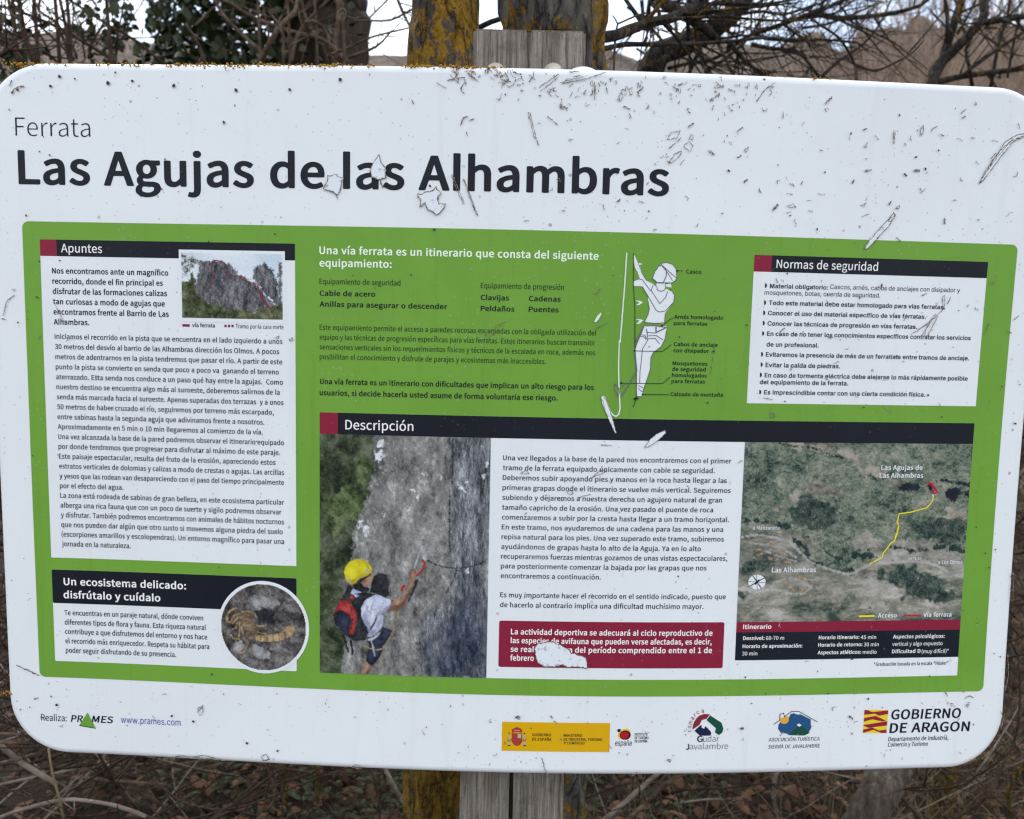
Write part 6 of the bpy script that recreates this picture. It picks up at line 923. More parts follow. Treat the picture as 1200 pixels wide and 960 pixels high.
# ink: tones dark to light, cell (dots), octaves, gain, stretch x and y, contrast, soft edge (dots), edge wander (dots), rounding
INK = {
    'print_rock': (((.028, .028, .027), (.105, .10, .094), (.185, .178, .165), (.275, .268, .25), (.48, .48, .46)), 26, 6, .86, .8, 1.4, .185, 1, 0, 0),
    'print_rock_pale': (((.08, .078, .07), (.18, .175, .16), (.31, .305, .285), (.46, .45, .43)), 14, 5, .95, 1, 1.2, .22, 22, 10, 0),
    'print_rock_dark': (((.02, .022, .027), (.068, .072, .082), (.135, .138, .15), (.24, .24, .25), (.40, .40, .41)), 30, 6, .92, .40, 1.7, .23, 9, 6, 0),
    'print_rock_blue': (((.012, .016, .026), (.034, .042, .062), (.075, .085, .115), (.17, .18, .21)), 24, 6, .92, .5, 1.4, .23, 26, 14, 0),
    'print_forest': (((.008, .011, .007), (.028, .038, .018), (.065, .08, .042), (.135, .145, .10)), 34, 6, .82, 1, 1, .25, 3, 4, 0),
    'print_shrub': (((.012, .02, .008), (.045, .072, .024), (.10, .135, .05), (.17, .20, .10)), 16, 5, .85, 1, 1, .26, 8, 8, 0),
    'print_pale': (((.30, .30, .30), (.62, .62, .63), (.72, .72, .73)), 6, 3, .7, 1, 1, .3, 1.6, 3.0, 0),
    'print_rock_light': (((.34, .34, .33), (.5, .5, .49)), 6, 2, .7, 1, 1, .3, .8, 1.2, 0),
    'print_shade': (((.012, .012, .015), (.035, .036, .042)), 8, 3, .7, 1, 1, .3, 1.6, 1.2, 0),
    'print_shade_soft': (((.08, .05, .03), (.16, .105, .065)), 5, 2, .6, 1, 1, .2, 1.4, .5, 0),
    'print_skin': (((.15, .075, .048), (.34, .20, .135), (.46, .30, .22)), 8, 3, .6, 1, 1, .16, 1.0, .6, 5),
    'print_skin_dark': (((.10, .05, .033), (.19, .10, .07)), 8, 3, .6, 1, 1, .2, 3.0, 1, 0),
    'print_navy': (((.008, .01, .018), (.022, .028, .05), (.05, .058, .09)), 9, 4, .7, 1, 1, .22, 1.0, .6, 5),
    'print_black': (((.006, .006, .008), (.016, .017, .021), (.045, .047, .055)), 8, 4, .7, 1, 1, .2, 1.0, .8, 3),
    'print_shirt': (((.30, .31, .42), (.52, .53, .66), (.68, .69, .78)), 9, 4, .65, 1, 1.3, .2, 1.0, .6, 6),
    'print_shirt_dark': (((.20, .21, .30), (.34, .35, .46)), 8, 3, .6, 1, 1, .2, 4.0, 2, 0),
    'print_redgear': (((.10, .012, .012), (.33, .03, .03), (.47, .07, .06)), 7, 4, .7, 1, 1, .2, 1.0, .6, 4),
    'print_rope': (((.16, .12, .065), (.34, .27, .15)), 4, 2, .6, 1, 1, .3, .8, .6, 0),
    'print_helmet': (((.42, .33, .012), (.66, .56, .02), (.80, .74, .06)), 14, 3, .5, 1, 1, .12, 1.0, .3, 8),
    'print_helmet_dark': (((.36, .27, .012), (.46, .37, .016)), 8, 3, .5, 1, 1, .2, 4.0, .5, 0),
    'print_steel': (((.26, .27, .29), (.46, .47, .50)), 4, 2, .6, 1, 1, .3, .9, .4, 0),
    'print_sky': (((.52, .60, .68), (.66, .70, .75), (.74, .765, .79)), 40, 4, .6, 1.5, 1, .18, 1, 0, 0),
    'print_leaf_pale': (((.03, .034, .022), (.10, .105, .085), (.40, .42, .41), (.70, .73, .77)), 5, 4, .95, 1, 1, .30, 5, 7, 0),
    'print_bush': (((.014, .018, .008), (.05, .06, .025), (.10, .11, .052), (.19, .19, .11)), 12, 5, .85, 1, 1, .25, 2, 3, 0),
    'print_cliff': (((.016, .016, .018), (.05, .05, .056), (.095, .093, .10), (.17, .167, .17), (.27, .26, .26)), 16, 6, .9, .55, 1.3, .23, 1, 2.2, 0),
    'print_twig': (((.06, .045, .04), (.17, .14, .125), (.27, .235, .21)), 4, 3, .7, 1, 1, .25, .9, .6, 0),
    'print_gravel': (((.012, .011, .012), (.055, .049, .047), (.125, .113, .108), (.235, .215, .20)), 22, 6, .85, 1, 1, .24, 1, 0, 0),
    'print_stone': (((.07, .064, .062), (.15, .138, .135), (.26, .245, .24), (.38, .36, .355)), 14, 5, .78, 1, 1, .22, 2.2, 4, 7),
    'print_amber': (((.19, .115, .055), (.36, .25, .125), (.55, .42, .25)), 6, 3, .7, 1, 1, .2, 1.0, .6, 3.5),
    'print_scorpion': (((.09, .055, .035), (.20, .13, .085), (.33, .24, .16)), 9, 4, .8, 1.6, .5, .24, 1.2, 1, 5),
    'map_scrub': (((.012, .022, .022), (.068, .098, .074), (.145, .175, .128), (.235, .24, .18), (.35, .325, .26)), 22, 6, 1.0, 1.2, .9, .21, 1, 0, 0),
    'map_tan': (((.10, .092, .07), (.235, .205, .165), (.34, .30, .245), (.43, .38, .32)), 26, 6, .8, 1.4, .8, .23, 5, 8, 0),
    'map_field': (((.04, .056, .044), (.13, .14, .108), (.215, .21, .165), (.32, .295, .245), (.46, .43, .38)), 34, 6, .82, 1.7, .7, .23, 4, 7, 0),
    'map_beige': (((.10, .098, .078), (.22, .205, .17), (.32, .295, .25), (.42, .39, .345)), 26, 5, .8, 1.3, .8, .22, 5, 9, 0),
    'map_forest': (((.006, .013, .014), (.026, .046, .038), (.062, .088, .07), (.135, .15, .12)), 9, 5, 1.0, 1, 1, .24, 6, 11, 0),
    'map_trees': (((.006, .017, .017), (.018, .04, .034), (.05, .075, .06)), 8, 4, .9, 1, 1, .25, 3, 5, 0),
    'map_black': (((.008, .012, .018), (.016, .022, .032)), 8, 3, .7, 1, 1, .25, 2.0, 2.5, 0),
    'map_road': (((.26, .24, .22), (.38, .355, .33), (.46, .43, .41)), 10, 3, .7, 1, 1, .2, 2.2, 1.5, 0),
    'map_roof': (((.20, .12, .08), (.38, .235, .16), (.50, .36, .28)), 3, 3, .9, 1, 1, .28, 1.6, 1.2, 0),
}

class Picture:
    def __init__(self, u0, v0, u1, v1, mat, oval=False):
        self.box, self.oval = (u0, v0, u1, v1), oval
        self.w, self.h = int((u1 - u0) / PAINT_STEP) + 2, int((v1 - v0) / PAINT_STEP) + 2
        self.U, self.V = np.meshgrid(np.linspace(u0, u1, self.w), np.linspace(v1, v0, self.h))
        self.rgb = np.zeros((self.h, self.w, 3))
        self.ink(np.ones((self.h, self.w)), None, INK[mat])
    def ink(self, mask, dist, spec):
        cols, cell, octv, gain, sx, sy, con, soft, wander, rnd_ = spec
        t = 0.5 + con * value_noise(self.U.shape, cell, octv, gain, sx, sy)
        if rnd_ and dist is not None:
            t = t + 0.30 * np.clip(dist / rnd_, 0, 1) - 0.20
        self.rgb = self.rgb * (1 - mask[..., None]) + tone(t, cols) * mask[..., None]
    def seg(self, pts, closed):
        d = np.full(self.U.shape, 1e9)
        n = len(pts)
        for i in range(n if closed else n - 1):
            (a, b), (c, e) = pts[i], pts[(i + 1) % n]
            l2 = max(1e-12, (c - a) ** 2 + (e - b) ** 2)
            t = np.clip(((self.U - a) * (c - a) + (self.V - b) * (e - b)) / l2, 0, 1)
            d = np.minimum(d, (self.U - a - t * (c - a)) ** 2 + (self.V - b - t * (e - b)) ** 2)
        return np.sqrt(d) / PAINT_STEP
    def stroke(self, pts, width, mat, poly):
        spec = INK[mat]
        d = self.seg(pts, poly)
        if poly:
            ins = np.zeros(self.U.shape, bool)
            for (a, b), (c, e) in zip(pts, pts[1:] + pts[:1]):
                if b != e:
                    ins ^= ((b > self.V) != (e > self.V)) & (self.U < (c - a) * (self.V - b) / (e - b) + a)
            d = np.where(ins, d, -d)
        else:
            d = 0.5 * width / PAINT_STEP - d
        if spec[8]:
            d = d + spec[8] * 0.5 * value_noise(self.U.shape, max(3, spec[8] * 1.6), 3, 0.7)
        self.ink(np.clip(d / max(0.6, spec[7]) + 0.5, 0, 1), d, spec)
    def dab(self, u, v, r, strength):
        d = np.sqrt((self.U - u) ** 2 + (self.V - v) ** 2) / r
        m = np.clip(1.2 - d, 0, 1) * strength * np.clip(0.7 + 0.5 * value_noise(self.U.shape, 4, 2, .8), 0, 1)
        self.rgb = self.rgb * (1 - m[..., None]) + 0.5 * m[..., None]
    def build(self, name, parent, lift):
        grain = 1 + 0.05 * prng.randn(self.h, self.w, 1)
        rgb = np.clip(self.rgb * grain, 0.003, 0.85)
        w, h = self.w, self.h
        keep = np.ones((h, w), bool)
        if self.oval:
            u0, v0, u1, v1 = self.box
            keep = ((self.U - (u0 + u1) / 2) / ((u1 - u0) / 2)) ** 2 + ((self.V - (v0 + v1) / 2) / ((v1 - v0) / 2)) ** 2 <= 1.0
        V = [on_panel(a, b, lift) + OFF for a, b in zip(self.U.ravel(), self.V.ravel())]
        F = []
        for j in range(h - 1):
            for i in range(w - 1):
                if keep[j, i] and keep[j + 1, i + 1] and keep[j, i + 1] and keep[j + 1, i]:
                    q = j * w + i
                    F.append((q, q + w, q + w + 1, q + 1))
        o = mesh_obj(name, V, F, M_INK, parent)
        at_ = o.data.color_attributes.new('ink', 'FLOAT_COLOR', 'POINT')
        at_.data.foreach_set('color', np.concatenate([rgb.reshape(-1, 3), np.ones((h * w, 1))], 1).astype(np.float32).ravel())
        return o

k = Nodes('printed_ink')
vc = k.new("ShaderNodeVertexColor")
vc.layer_name = 'ink'
k.color(dirt_dots(k, vc.outputs['Color'], 0.25))
k.rough(0.5, 0.16)
M_INK = k.m
PICTURES = {}
LOOSE = ('place_lettering', 'compass_rose', 'compass_needle', 'access_route', 'ferrata_route', 'route_line', 'red_carabiner')

# every printed piece: part, sub-part, material, layer, shapes (tenths of a millimetre on the panel)
PRINT = [
["green_field",None,"green",1,[["R",-6012,-3614,6258,2157,80]]],
["subtitle_lettering",None,"ink",1,[["T","light","Ferrata",-6053,3169,914,213,0,0]]],
["title_lettering",None,"ink",1,[["T","bold","Las Agujas de las Alhambras",-6036,2596,7851,404,0,0]]],
["notes_box",None,"white",2,[["R",-5800,-2031,-2654,1943,0]]],
["notes_box","heading_marker","red",3,[["R",-5800,1744,-5596,1943,0]]],
["notes_box","heading_bar","black",3,[["R",-5596,1744,-2654,1943,0]]],
["notes_box","heading_lettering","white_ink",4,[["T","regular","Apuntes",-5540,1791,508,103,0,0]]],
["notes_box","intro_lettering","ink",4,[["T","bold","Nos encontramos ante un magnífico",-5661,1534,1444,68,0,0],["T","bold","recorrido, donde el fin principal es",-5661,1409,1374,68,0,0],["T","bold","disfrutar de las formaciones calizas",-5661,1285,1423,69,0,0],["T","bold","tan curiosas a modo de agujas que",-5661,1160,1394,69,0,0],["T","bold","encontramos frente al Barrio de Las",-5661,1035,1440,69,0,0],["T","bold","Alhambras.",-5661,911,443,69,0,0]]],
["notes_box","paragraph_lettering","ink",4,[["T","medium","Iniciamos el recorrido en la pista que se encuentra en el lado izquierdo a unos",-5656,736,2843,62,0,0],["T","medium","30 metros del desvío al barrio de las Alhambras dirección los Olmos. A pocos",-5656,611,2801,62,0,0],["T","medium","metros de adentrarnos en la pista tendremos que pasar el río. A partir de este",-5656,487,2838,62,0,0],["T","medium","punto la pista se convierte en senda que poco a poco va  ganando el terreno",-5656,362,2796,62,0,0],["T","medium","aterrazado. Esta senda nos conduce a un paso qué hay entre la agujas.  Como",-5656,237,2846,63,0,0],["T","medium","nuestro destino se encuentra algo más al suroeste, deberemos salirnos de la",-5656,113,2804,63,0,0],["T","medium","senda más marcada hacia el suroeste. Apenas superadas dos terrazas  y a unos",-5656,-12,2851,63,0,0],["T","medium","50 metros de haber cruzado el río, seguiremos por terreno más escarpado,",-5656,-136,2729,63,0,0],["T","medium","entre sabinas hasta la segunda aguja que adivinamos frente a nosotros.",-5656,-261,2610,63,0,0],["T","medium","Aproximadamente en 5 min o 10 min llegaremos al comienzo de la vía.",-5656,-385,2590,63,0,0],["T","medium","Una vez alcanzada la base de la pared podremos observar el itinerario equipado",-5656,-510,2855,63,0,0],["T","medium","por donde tendremos que progresar para disfrutar al máximo de este paraje.",-5656,-634,2806,64,0,0],["T","medium","Este paisaje espectacular, resulta del fruto de la erosión, apareciendo estos",-5656,-759,2747,64,0,0],["T","medium","estratos verticales de dolomias y calizas a modo de crestas o agujas. Las arcillas",-5656,-883,2853,64,0,0],["T","medium","y yesos que las rodean van desapareciendo con el paso del tiempo principalmente",-5656,-1008,2852,64,0,0],["T","medium","por el efecto del agua.",-5656,-1133,812,64,0,0],["T","medium","La zona está rodeada de sabinas de gran belleza, en este ecosistema particular",-5656,-1257,2851,64,0,0],["T","medium","alberga una rica fauna que con un poco de suerte y sigilo podremos observar",-5656,-1382,2818,65,0,0],["T","medium","y disfrutar. También podremos encontrarnos con animales de hábitos nocturnos",-5656,-1506,2849,65,0,0],["T","medium","que nos pueden dar algún que otro susto si movemos alguna piedra del suelo",-5656,-1631,2832,65,0,0],["T","medium","(escorpiones amarillos y escolopendras). Un entorno magnífico para pasar una",-5656,-1755,2848,65,0,0],["T","medium","jornada en la naturaleza.",-5656,-1880,887,65,0,0]]],
["cliff_picture",None,"white",4,[["R",-4081,981,-2777,1850,0]]],
["cliff_picture","sky","print_sky",5,[["R",-4052,1030,-2807,1814,0]]],
["cliff_picture","tree","print_leaf_pale",6,[["P",[-4052,1813,-3946,1814,-3886,1728,-3846,1693,-3858,1585,-3913,1584,-3952,1524,-4002,1475,-4053,1498]]]],
["cliff_picture","cliff","print_cliff",6,[["P",[-3843,1719,-3739,1713,-3677,1708,-3628,1730,-3554,1722,-3469,1693,-3396,1629,-3336,1553,-3262,1550,-3255,1510,-3202,1472,-3153,1466,-3116,1431,-3031,1325,-2898,1208,-2788,1186,-2788,1114,-4072,1064,-3880,1405,-3876,1489,-3846,1573]],["P",[-3165,1472,-3158,1562,-3151,1633,-3132,1658,-3089,1682,-3059,1701,-3040,1693,-3022,1701,-2992,1690,-2967,1651,-2925,1626,-2907,1566,-2893,1543,-2865,1436,-2837,1161,-2910,1232,-3031,1349,-3114,1434]],["P",[-2861,1161,-2860,1686,-2845,1707,-2823,1707,-2810,1690,-2812,1162]]]],
["cliff_picture","vegetation","print_bush",7,[["P",[-4078,1037,-4076,1485,-4002,1475,-3952,1524,-3913,1584,-3872,1489,-3861,1393,-3807,1286,-3735,1203,-3648,1217,-3550,1171,-3402,1144,-3279,1140,-3156,1119,-3033,1169,-2910,1184,-2787,1246,-2789,994,-4073,967]]]],
["cliff_picture","branch","print_twig",8,[["L",8,[-3256,1512,-3164,1514]],["L",7,[-2893,1531,-2858,1546]],["L",12,[-2800,1597,-2748,1605]]]],
["notes_box","legend_key","red",4,[["P",[-4053,952,-3961,951,-3961,920,-4054,921]],["P",[-3530,955,-3502,954,-3502,924,-3530,925]],["P",[-3486,956,-3459,955,-3459,925,-3486,926]],["P",[-3443,957,-3415,956,-3415,926,-3443,927]]]],
["notes_box","legend_lettering","ink",4,[["T","bold","vía ferrata",-3930,918,281,48,0,0],["T","regular","Tramo por la cara norte",-3391,915,592,51,0,0]]],
["ecosystem_box",None,"white",2,[["R",-5800,-3394,-2654,-2187,20]]],
["ecosystem_box","heading_bar","black",3,[["R",-5800,-2625,-2654,-2187,20]]],
["ecosystem_box","heading_lettering","white_ink",4,[["T","bold","Un ecosistema delicado:",-5652,-2386,1585,96,0,0],["T","bold","disfrútalo y cuídalo",-5659,-2558,1257,96,0,0]]],
["ecosystem_box","paragraph_lettering","ink",4,[["T","medium","Te encuentras en un paraje natural, dónde conviven",-5656,-2780,1803,66,0,0],["T","medium","diferentes tipos de flora y fauna. Esta riqueza natural",-5656,-2905,1833,67,0,0],["T","medium","contribuye a que disfrutemos del entorno y nos hace",-5656,-3029,1852,67,0,0],["T","medium","el recorrido más enriquecedor. Respeta su hábitat para",-5656,-3153,1876,67,0,0],["T","medium","poder seguir disfrutando de su presencia.",-5656,-3278,1444,67,0,0]]],
["scorpion_picture",None,"white_clean",5,[["E",-3077,-2837,585,601]]],
["scorpion_picture","gravel","print_gravel",6,[["E",-3077,-2837,549,565]]],
["scorpion_picture","stone","print_stone",7,[["P",[-3254,-2470,-3198,-2426,-3007,-2419,-2899,-2469,-2831,-2481,-2845,-2550,-2940,-2582,-2954,-2624,-3077,-2587,-3173,-2619,-3240,-2525]],["P",[-3287,-3138,-3190,-3064,-2998,-3125,-2999,-3244,-3137,-3243,-3246,-3178]],["P",[-3479,-3049,-3369,-3016,-3314,-3098,-3384,-3178,-3481,-3182]],["P",[-2971,-3055,-2861,-3008,-2779,-3116,-2848,-3175,-2957,-3152]],["P",[-3344,-3295,-3246,-3192,-3109,-3270,-3179,-3357,-3317,-3364]]]],
["scorpion_picture","hollow","print_shade",7,[["P",[-3187,-2633,-3063,-2586,-2913,-2636,-2982,-2749,-3078,-2767,-3160,-2729]]]],
["scorpion_picture","twig","print_twig",8,[["L",21,[-3320,-2328,-3329,-2459,-3371,-2613]],["L",17,[-2845,-2557,-2682,-2557,-2600,-2630]]]],
["scorpion_picture","scorpion_leg","print_amber",8,[["L",27,[-3386,-2669,-3448,-2699,-3497,-2785,-3542,-2780,-3544,-2703,-3495,-2632,-3426,-2601]],["L",24,[-3351,-2647,-3269,-2636,-3187,-2661,-3163,-2708]],["L",18,[-3380,-2780,-3388,-2933,-3396,-3003,-3465,-2999,-3499,-2952]],["L",18,[-3360,-2849,-3320,-3000,-3284,-3068,-3329,-3168,-3412,-3189]],["L",17,[-3407,-2767,-3433,-2866,-3477,-2874]],["L",20,[-3195,-2807,-3133,-2825,-3051,-2815]],["L",16,[-3155,-2895,-3093,-2914,-3038,-2918]],["L",23,[-3400,-2718,-3469,-2798]]]],
["scorpion_picture","scorpion_body","print_scorpion",9,[["P",[-3379,-2696,-3358,-2661,-3310,-2655,-3249,-2684,-3174,-2785,-3141,-2923,-3162,-2993,-3217,-3003,-3272,-2984,-3326,-2917,-3360,-2807]]]],
["scorpion_picture","scorpion_tail","print_amber",9,[["P",[-3182,-2952,-3079,-2937,-2956,-2922,-2816,-2887,-2787,-2935,-2809,-2992,-2957,-3019,-3108,-3026,-3176,-3005]],["P",[-2812,-2846,-2751,-2803,-2682,-2806,-2666,-2861,-2703,-2925,-2776,-2965,-2781,-2907]]]],
["scorpion_picture","segment_line","print_shade_soft",10,[["L",9,[-3107,-2932,-3114,-3022]],["L",9,[-3031,-2929,-3032,-3021]],["L",9,[-2956,-2922,-2954,-3018]],["L",9,[-2881,-2905,-2872,-3003]],["L",10,[-2814,-2887,-2787,-2956]],["L",7,[-3363,-2699,-3310,-2683,-3249,-2712]],["L",7,[-3340,-2734,-3290,-2715,-3235,-2742]],["L",7,[-3317,-2769,-3270,-2747,-3222,-2772]],["L",7,[-3294,-2804,-3250,-2780,-3209,-2802]],["L",7,[-3271,-2839,-3229,-2812,-3195,-2832]],["L",7,[-3248,-2874,-3209,-2845,-3182,-2862]],["L",7,[-3225,-2910,-3189,-2877,-3168,-2892]],["L",7,[-3202,-2945,-3168,-2910,-3155,-2922]]]],
["equipment_lettering",None,"ink",3,[["T","bold","Cable de acero",-2355,1329,676,62,0,0],["T","bold","Anillas para asegurar o descender",-2355,1198,1548,63,0,0],["T","bold","Clavijas",-405,1318,339,62,0,0],["T","bold","Peldaños",-404,1187,407,62,0,0],["T","bold","Cadenas",175,1317,383,62,0,0],["T","bold","Puentes",175,1189,362,62,0,0],["T","bold","Una vía ferrata es un itinerario con dificultades que implican un alto riesgo para los",-2353,259,3345,66,0,0],["T","bold","usuarios, si decide hacerla usted asume de forma voluntaria ese riesgo.",-2357,121,2910,66,0,0]]],
["equipment_lettering","heading_lettering","mint_ink",3,[["T","bold","Una vía ferrata es un itinerario que consta del siguiente",-2357,1825,3356,91,0,0],["T","bold","equipamiento:",-2357,1676,875,91,0,0]]],
["equipment_lettering","thin_lettering","green_ink",3,[["T","regular","Equipamiento de seguridad",-2357,1469,982,64,0,0],["T","regular","Equipamiento de progresión",-407,1459,1001,64,0,0],["T","regular","Este equipamiento permite el acceso a paredes rocosas escarpadas con la obligada utilización del",-2356,920,3351,62,0,0],["T","regular","equipo y las técnicas de progresión específicas para vías ferratas. Estos itinerarios buscan transmitir",-2356,801,3348,62,0,0],["T","regular","sensaciones verticales sin los requerimientos físicos y técnicos de la escalada en roca, además nos",-2356,682,3352,62,0,0],["T","regular","posibilitan el conocimiento y disfrute de parajes y ecosistemas más inaccesibles.",-2356,563,2754,62,0,0]]],
["climber_diagram",None,"white_print",3,[["P",[1648,1478,1669,1543,1711,1526,1719,1491,1767,1469,1814,1494,1838,1500,1899,1466,1928,1344,1832,1212,1825,1082,1579,1089,1623,1184,1638,1255,1617,1348,1615,1407]],["P",[1709,1567,1811,1570,1826,1482,1767,1463,1716,1485]],["P",[1578,1047,1854,1053,1856,1006,1842,899,1798,803,1704,730,1677,670,1676,598,1676,526,1634,382,1591,250,1587,196,1526,191,1512,356,1511,499,1488,678,1478,761,1502,844,1540,940]]]],
["climber_diagram","arm","white_print",4,[["P",[1420,1903,1436,1880,1468,1817,1506,1754,1533,1674,1596,1588,1680,1549,1648,1466,1573,1546,1505,1615,1479,1684,1441,1747,1427,1811]],["P",[1435,1584,1488,1612,1535,1604,1573,1558,1648,1466,1761,1322,1830,1400,1851,1471,1905,1472,1936,1426,1928,1344,1883,1284,1831,1236,1753,1222,1717,1245,1615,1407,1539,1522,1437,1526]]]],
["climber_diagram","head","white_print",4,[["P",[1660,1619,1686,1701,1720,1748,1743,1772,1766,1778,1816,1739,1825,1658,1792,1581,1715,1571]]]],
["climber_diagram","helmet","white_print",4,[["P",[1719,1760,1753,1801,1824,1815,1897,1793,1941,1742,1953,1649,1941,1602,1894,1575,1799,1573,1827,1658,1825,1716,1778,1773]],["P",[1817,1552,1883,1566,1897,1519,1837,1523]]]],
["climber_diagram","rung","white_print",5,[["P",[1429,1801,1480,1803,1534,1788,1481,1770,1434,1769,1481,1786]],["P",[1459,1353,1509,1352,1556,1332,1511,1299,1466,1296,1516,1327]],["P",[1470,1128,1524,1129,1569,1118,1526,1076,1478,1068,1525,1109]],["P",[1440,1522,1508,1545,1543,1557,1509,1531]]]],
["climber_diagram","outline","line_grey",6,[["L",8,[1648,1466,1573,1558,1535,1604,1488,1612,1441,1590]],["L",8,[1539,1522,1615,1407,1717,1245,1753,1222,1831,1236,1928,1344,1936,1426,1905,1472]],["L",8,[1648,1478,1761,1322,1830,1400,1851,1471]],["L",8,[1645,1472,1669,1543]],["L",8,[1717,1526,1721,1489,1767,1469,1814,1488,1825,1517]],["L",6,[1660,1619,1686,1701,1720,1748]],["L",14,[1660,1619,1715,1573,1799,1573]],["L",10,[1725,1766,1766,1782,1822,1722,1827,1658,1793,1575]],["L",8,[1754,1796,1840,1722,1945,1637]],["L",8,[1766,1778,1841,1693,1905,1601]],["L",8,[1725,1766,1753,1801,1824,1815,1897,1793,1941,1742,1953,1649,1941,1602,1894,1575,1799,1573]],["L",6,[1579,1089,1623,1184,1638,1255,1617,1348]],["L",6,[1832,1212,1825,1082]],["L",8,[1573,1094,1699,1085,1837,1094]],["L",11,[1587,1053,1718,1056,1857,1036]],["L",14,[1725,1045,1728,974,1845,1033]],["L",8,[1612,1019,1614,971,1728,968]],["L",5,[1474,1812,1526,1685,1590,1588]],["L",8,[1616,1000,1632,882,1571,774,1559,596,1551,500,1551,351]],["L",8,[1540,946,1594,935,1620,894]],["L",8,[1541,922,1589,917,1612,882]],["L",8,[1636,932,1732,938,1818,886]],["L",8,[1638,897,1722,902,1778,838]],["L",8,[1856,1006,1842,899,1798,803,1704,730,1677,670,1676,526,1634,382,1591,250]],["L",10,[1578,1047,1540,940,1502,844,1478,761]],["L",14,[1478,761,1488,678,1511,499]],["L",8,[1533,327,1595,298]],["L",8,[1535,291,1584,250]],["L",11,[1520,191,1587,187]]]],
["climber_diagram","rock_line","line_dark",6,[["L",8,[1419,1915,1432,1520,1441,1426,1458,1286,1476,856]],["L",9,[1466,1068,1478,761,1507,476,1518,188,1499,116,1483,55]],["P",[1473,161,1511,186,1548,162,1513,138]]]],
["climber_diagram","rope","rope_white",5,[["L",16,[1336,1918,1325,1517,1309,1165,1295,852,1283,863,1285,567,1296,352,1321,41,1309,-32,1276,-59,1239,-45,1202,2,1124,181]]]],
["climber_diagram","carabiner","line_grey",7,[["L",14,[1477,713,1511,499,1430,355,1373,258,1328,183]],["L",9,[1240,303,1250,339,1288,304,1308,245,1292,178,1266,232,1240,291]],["L",10,[1301,274,1359,329,1388,354]],["L",15,[1484,844,1528,939,1572,1047]]]],
["climber_diagram","leader_line","line_dark",7,[["E",1954,1719,12,12],["E",1798,1058,13,12],["E",1476,746,14,13],["E",1324,351,14,14],["E",1592,216,12,12],["L",7,[1954,1719,2025,1721]],["L",7,[1802,1058,1877,1125,1936,1158]],["L",8,[1476,746,1818,746,1923,833]],["L",8,[1325,349,1834,354,1921,435]],["L",9,[1592,216,1924,219]]]],
["climber_diagram","label_lettering","ink",3,[["T","bold","Casco",2067,1691,185,46,0,0],["T","bold","Arnés homologado",1945,1146,606,46,0,0],["T","bold","para ferratas",1943,1069,415,46,0,0],["T","bold","Cabos de anclaje",1954,814,543,47,0,0],["T","bold","con disipador",1952,738,440,47,0,0],["T","bold","Mosquetones",1949,582,432,47,0,0],["T","bold","de seguridad",1948,511,416,47,0,0],["T","bold","homologados",1946,436,433,47,0,0],["T","bold","para ferratas",1944,363,417,47,0,0],["T","bold","Calzado de montaña",1939,203,653,47,0,0]]],
["rules_box",None,"white",2,[["R",2898,129,5885,1935,0]]],
["rules_box","heading_marker","red",3,[["R",2898,1736,3118,1935,0]]],
["rules_box","heading_bar","black",3,[["R",3118,1736,5885,1935,0]]],
["rules_box","heading_lettering","white_ink",4,[["T","regular","Normas de seguridad",3177,1785,1284,100,0,0]]],
["rules_box","paragraph_lettering","ink",4,[["T","grotesk_bold","Material obligatorio:",3109,1541,733,54,0,0],["T","grotesk","Cascos, arnés, cabos de anclajes con disipador y",3869,1551,1680,55,0,0],["T","grotesk","mosquetones, botas, cuerda de seguridad.",3048,1461,1469,55,0,0],["T","grotesk_bold","Todo este material debe estar homologado para vías ferratas.",3109,1338,2259,55,0,0],["T","grotesk_bold","Conocer el uso del material específico de vías ferratas.",3104,1214,2026,55,0,0],["T","grotesk_bold","Conocer las técnicas de progresión en vías ferratas.",3105,1087,1922,55,0,0],["T","grotesk_bold","En caso de no tener los conocimientos específicos contratar los servicios",3106,962,2636,55,0,0],["T","grotesk_bold","de un profesional.",3108,831,663,55,0,0],["T","grotesk_bold","Evitaremos la presencia de más de un ferratista entre tramos de anclaje.",3105,708,2640,55,0,0],["T","grotesk_bold","Evitar la caída de piedras.",3109,578,952,56,0,0],["T","grotesk_bold","En caso de tormenta eléctrica debe alejarse lo más rápidamente posible",3104,452,2642,56,0,0],["T","grotesk_bold","del equipamiento de la ferrata.",3047,367,1134,56,0,0],["T","grotesk_bold","Es imprescindible contar con una cierta condición física.",3109,241,2091,56,0,0]]],
["rules_box","bullet","ink",4,[["P",[3046,1600,3063,1594,3073,1573,3066,1549,3049,1542]],["P",[3047,1394,3064,1388,3074,1367,3067,1343,3050,1336]],["P",[3043,1270,3061,1264,3070,1242,3063,1218,3046,1212]],["P",[3045,1144,3062,1138,3072,1117,3065,1093,3048,1086]],["P",[3044,1018,3062,1012,3072,991,3064,967,3048,960]],["P",[3044,764,3062,758,3072,736,3064,712,3048,705]],["P",[3047,638,3064,632,3074,610,3067,586,3050,579]],["P",[3043,511,3061,505,3070,483,3063,458,3046,452]],["P",[3046,299,3063,293,3073,271,3066,246,3049,240]]]],
["description_box",None,"white",2,[["R",-2357,-3396,5885,-88,0]]],
["description_box","heading_marker","red",3,[["R",-2357,-355,-2132,-88,0]]],
["description_box","heading_bar","black",3,[["R",-2132,-355,5885,-88,0]]],
["description_box","heading_lettering","white_ink",4,[["T","regular","Descripción",-2040,-291,838,116,0,0]]],
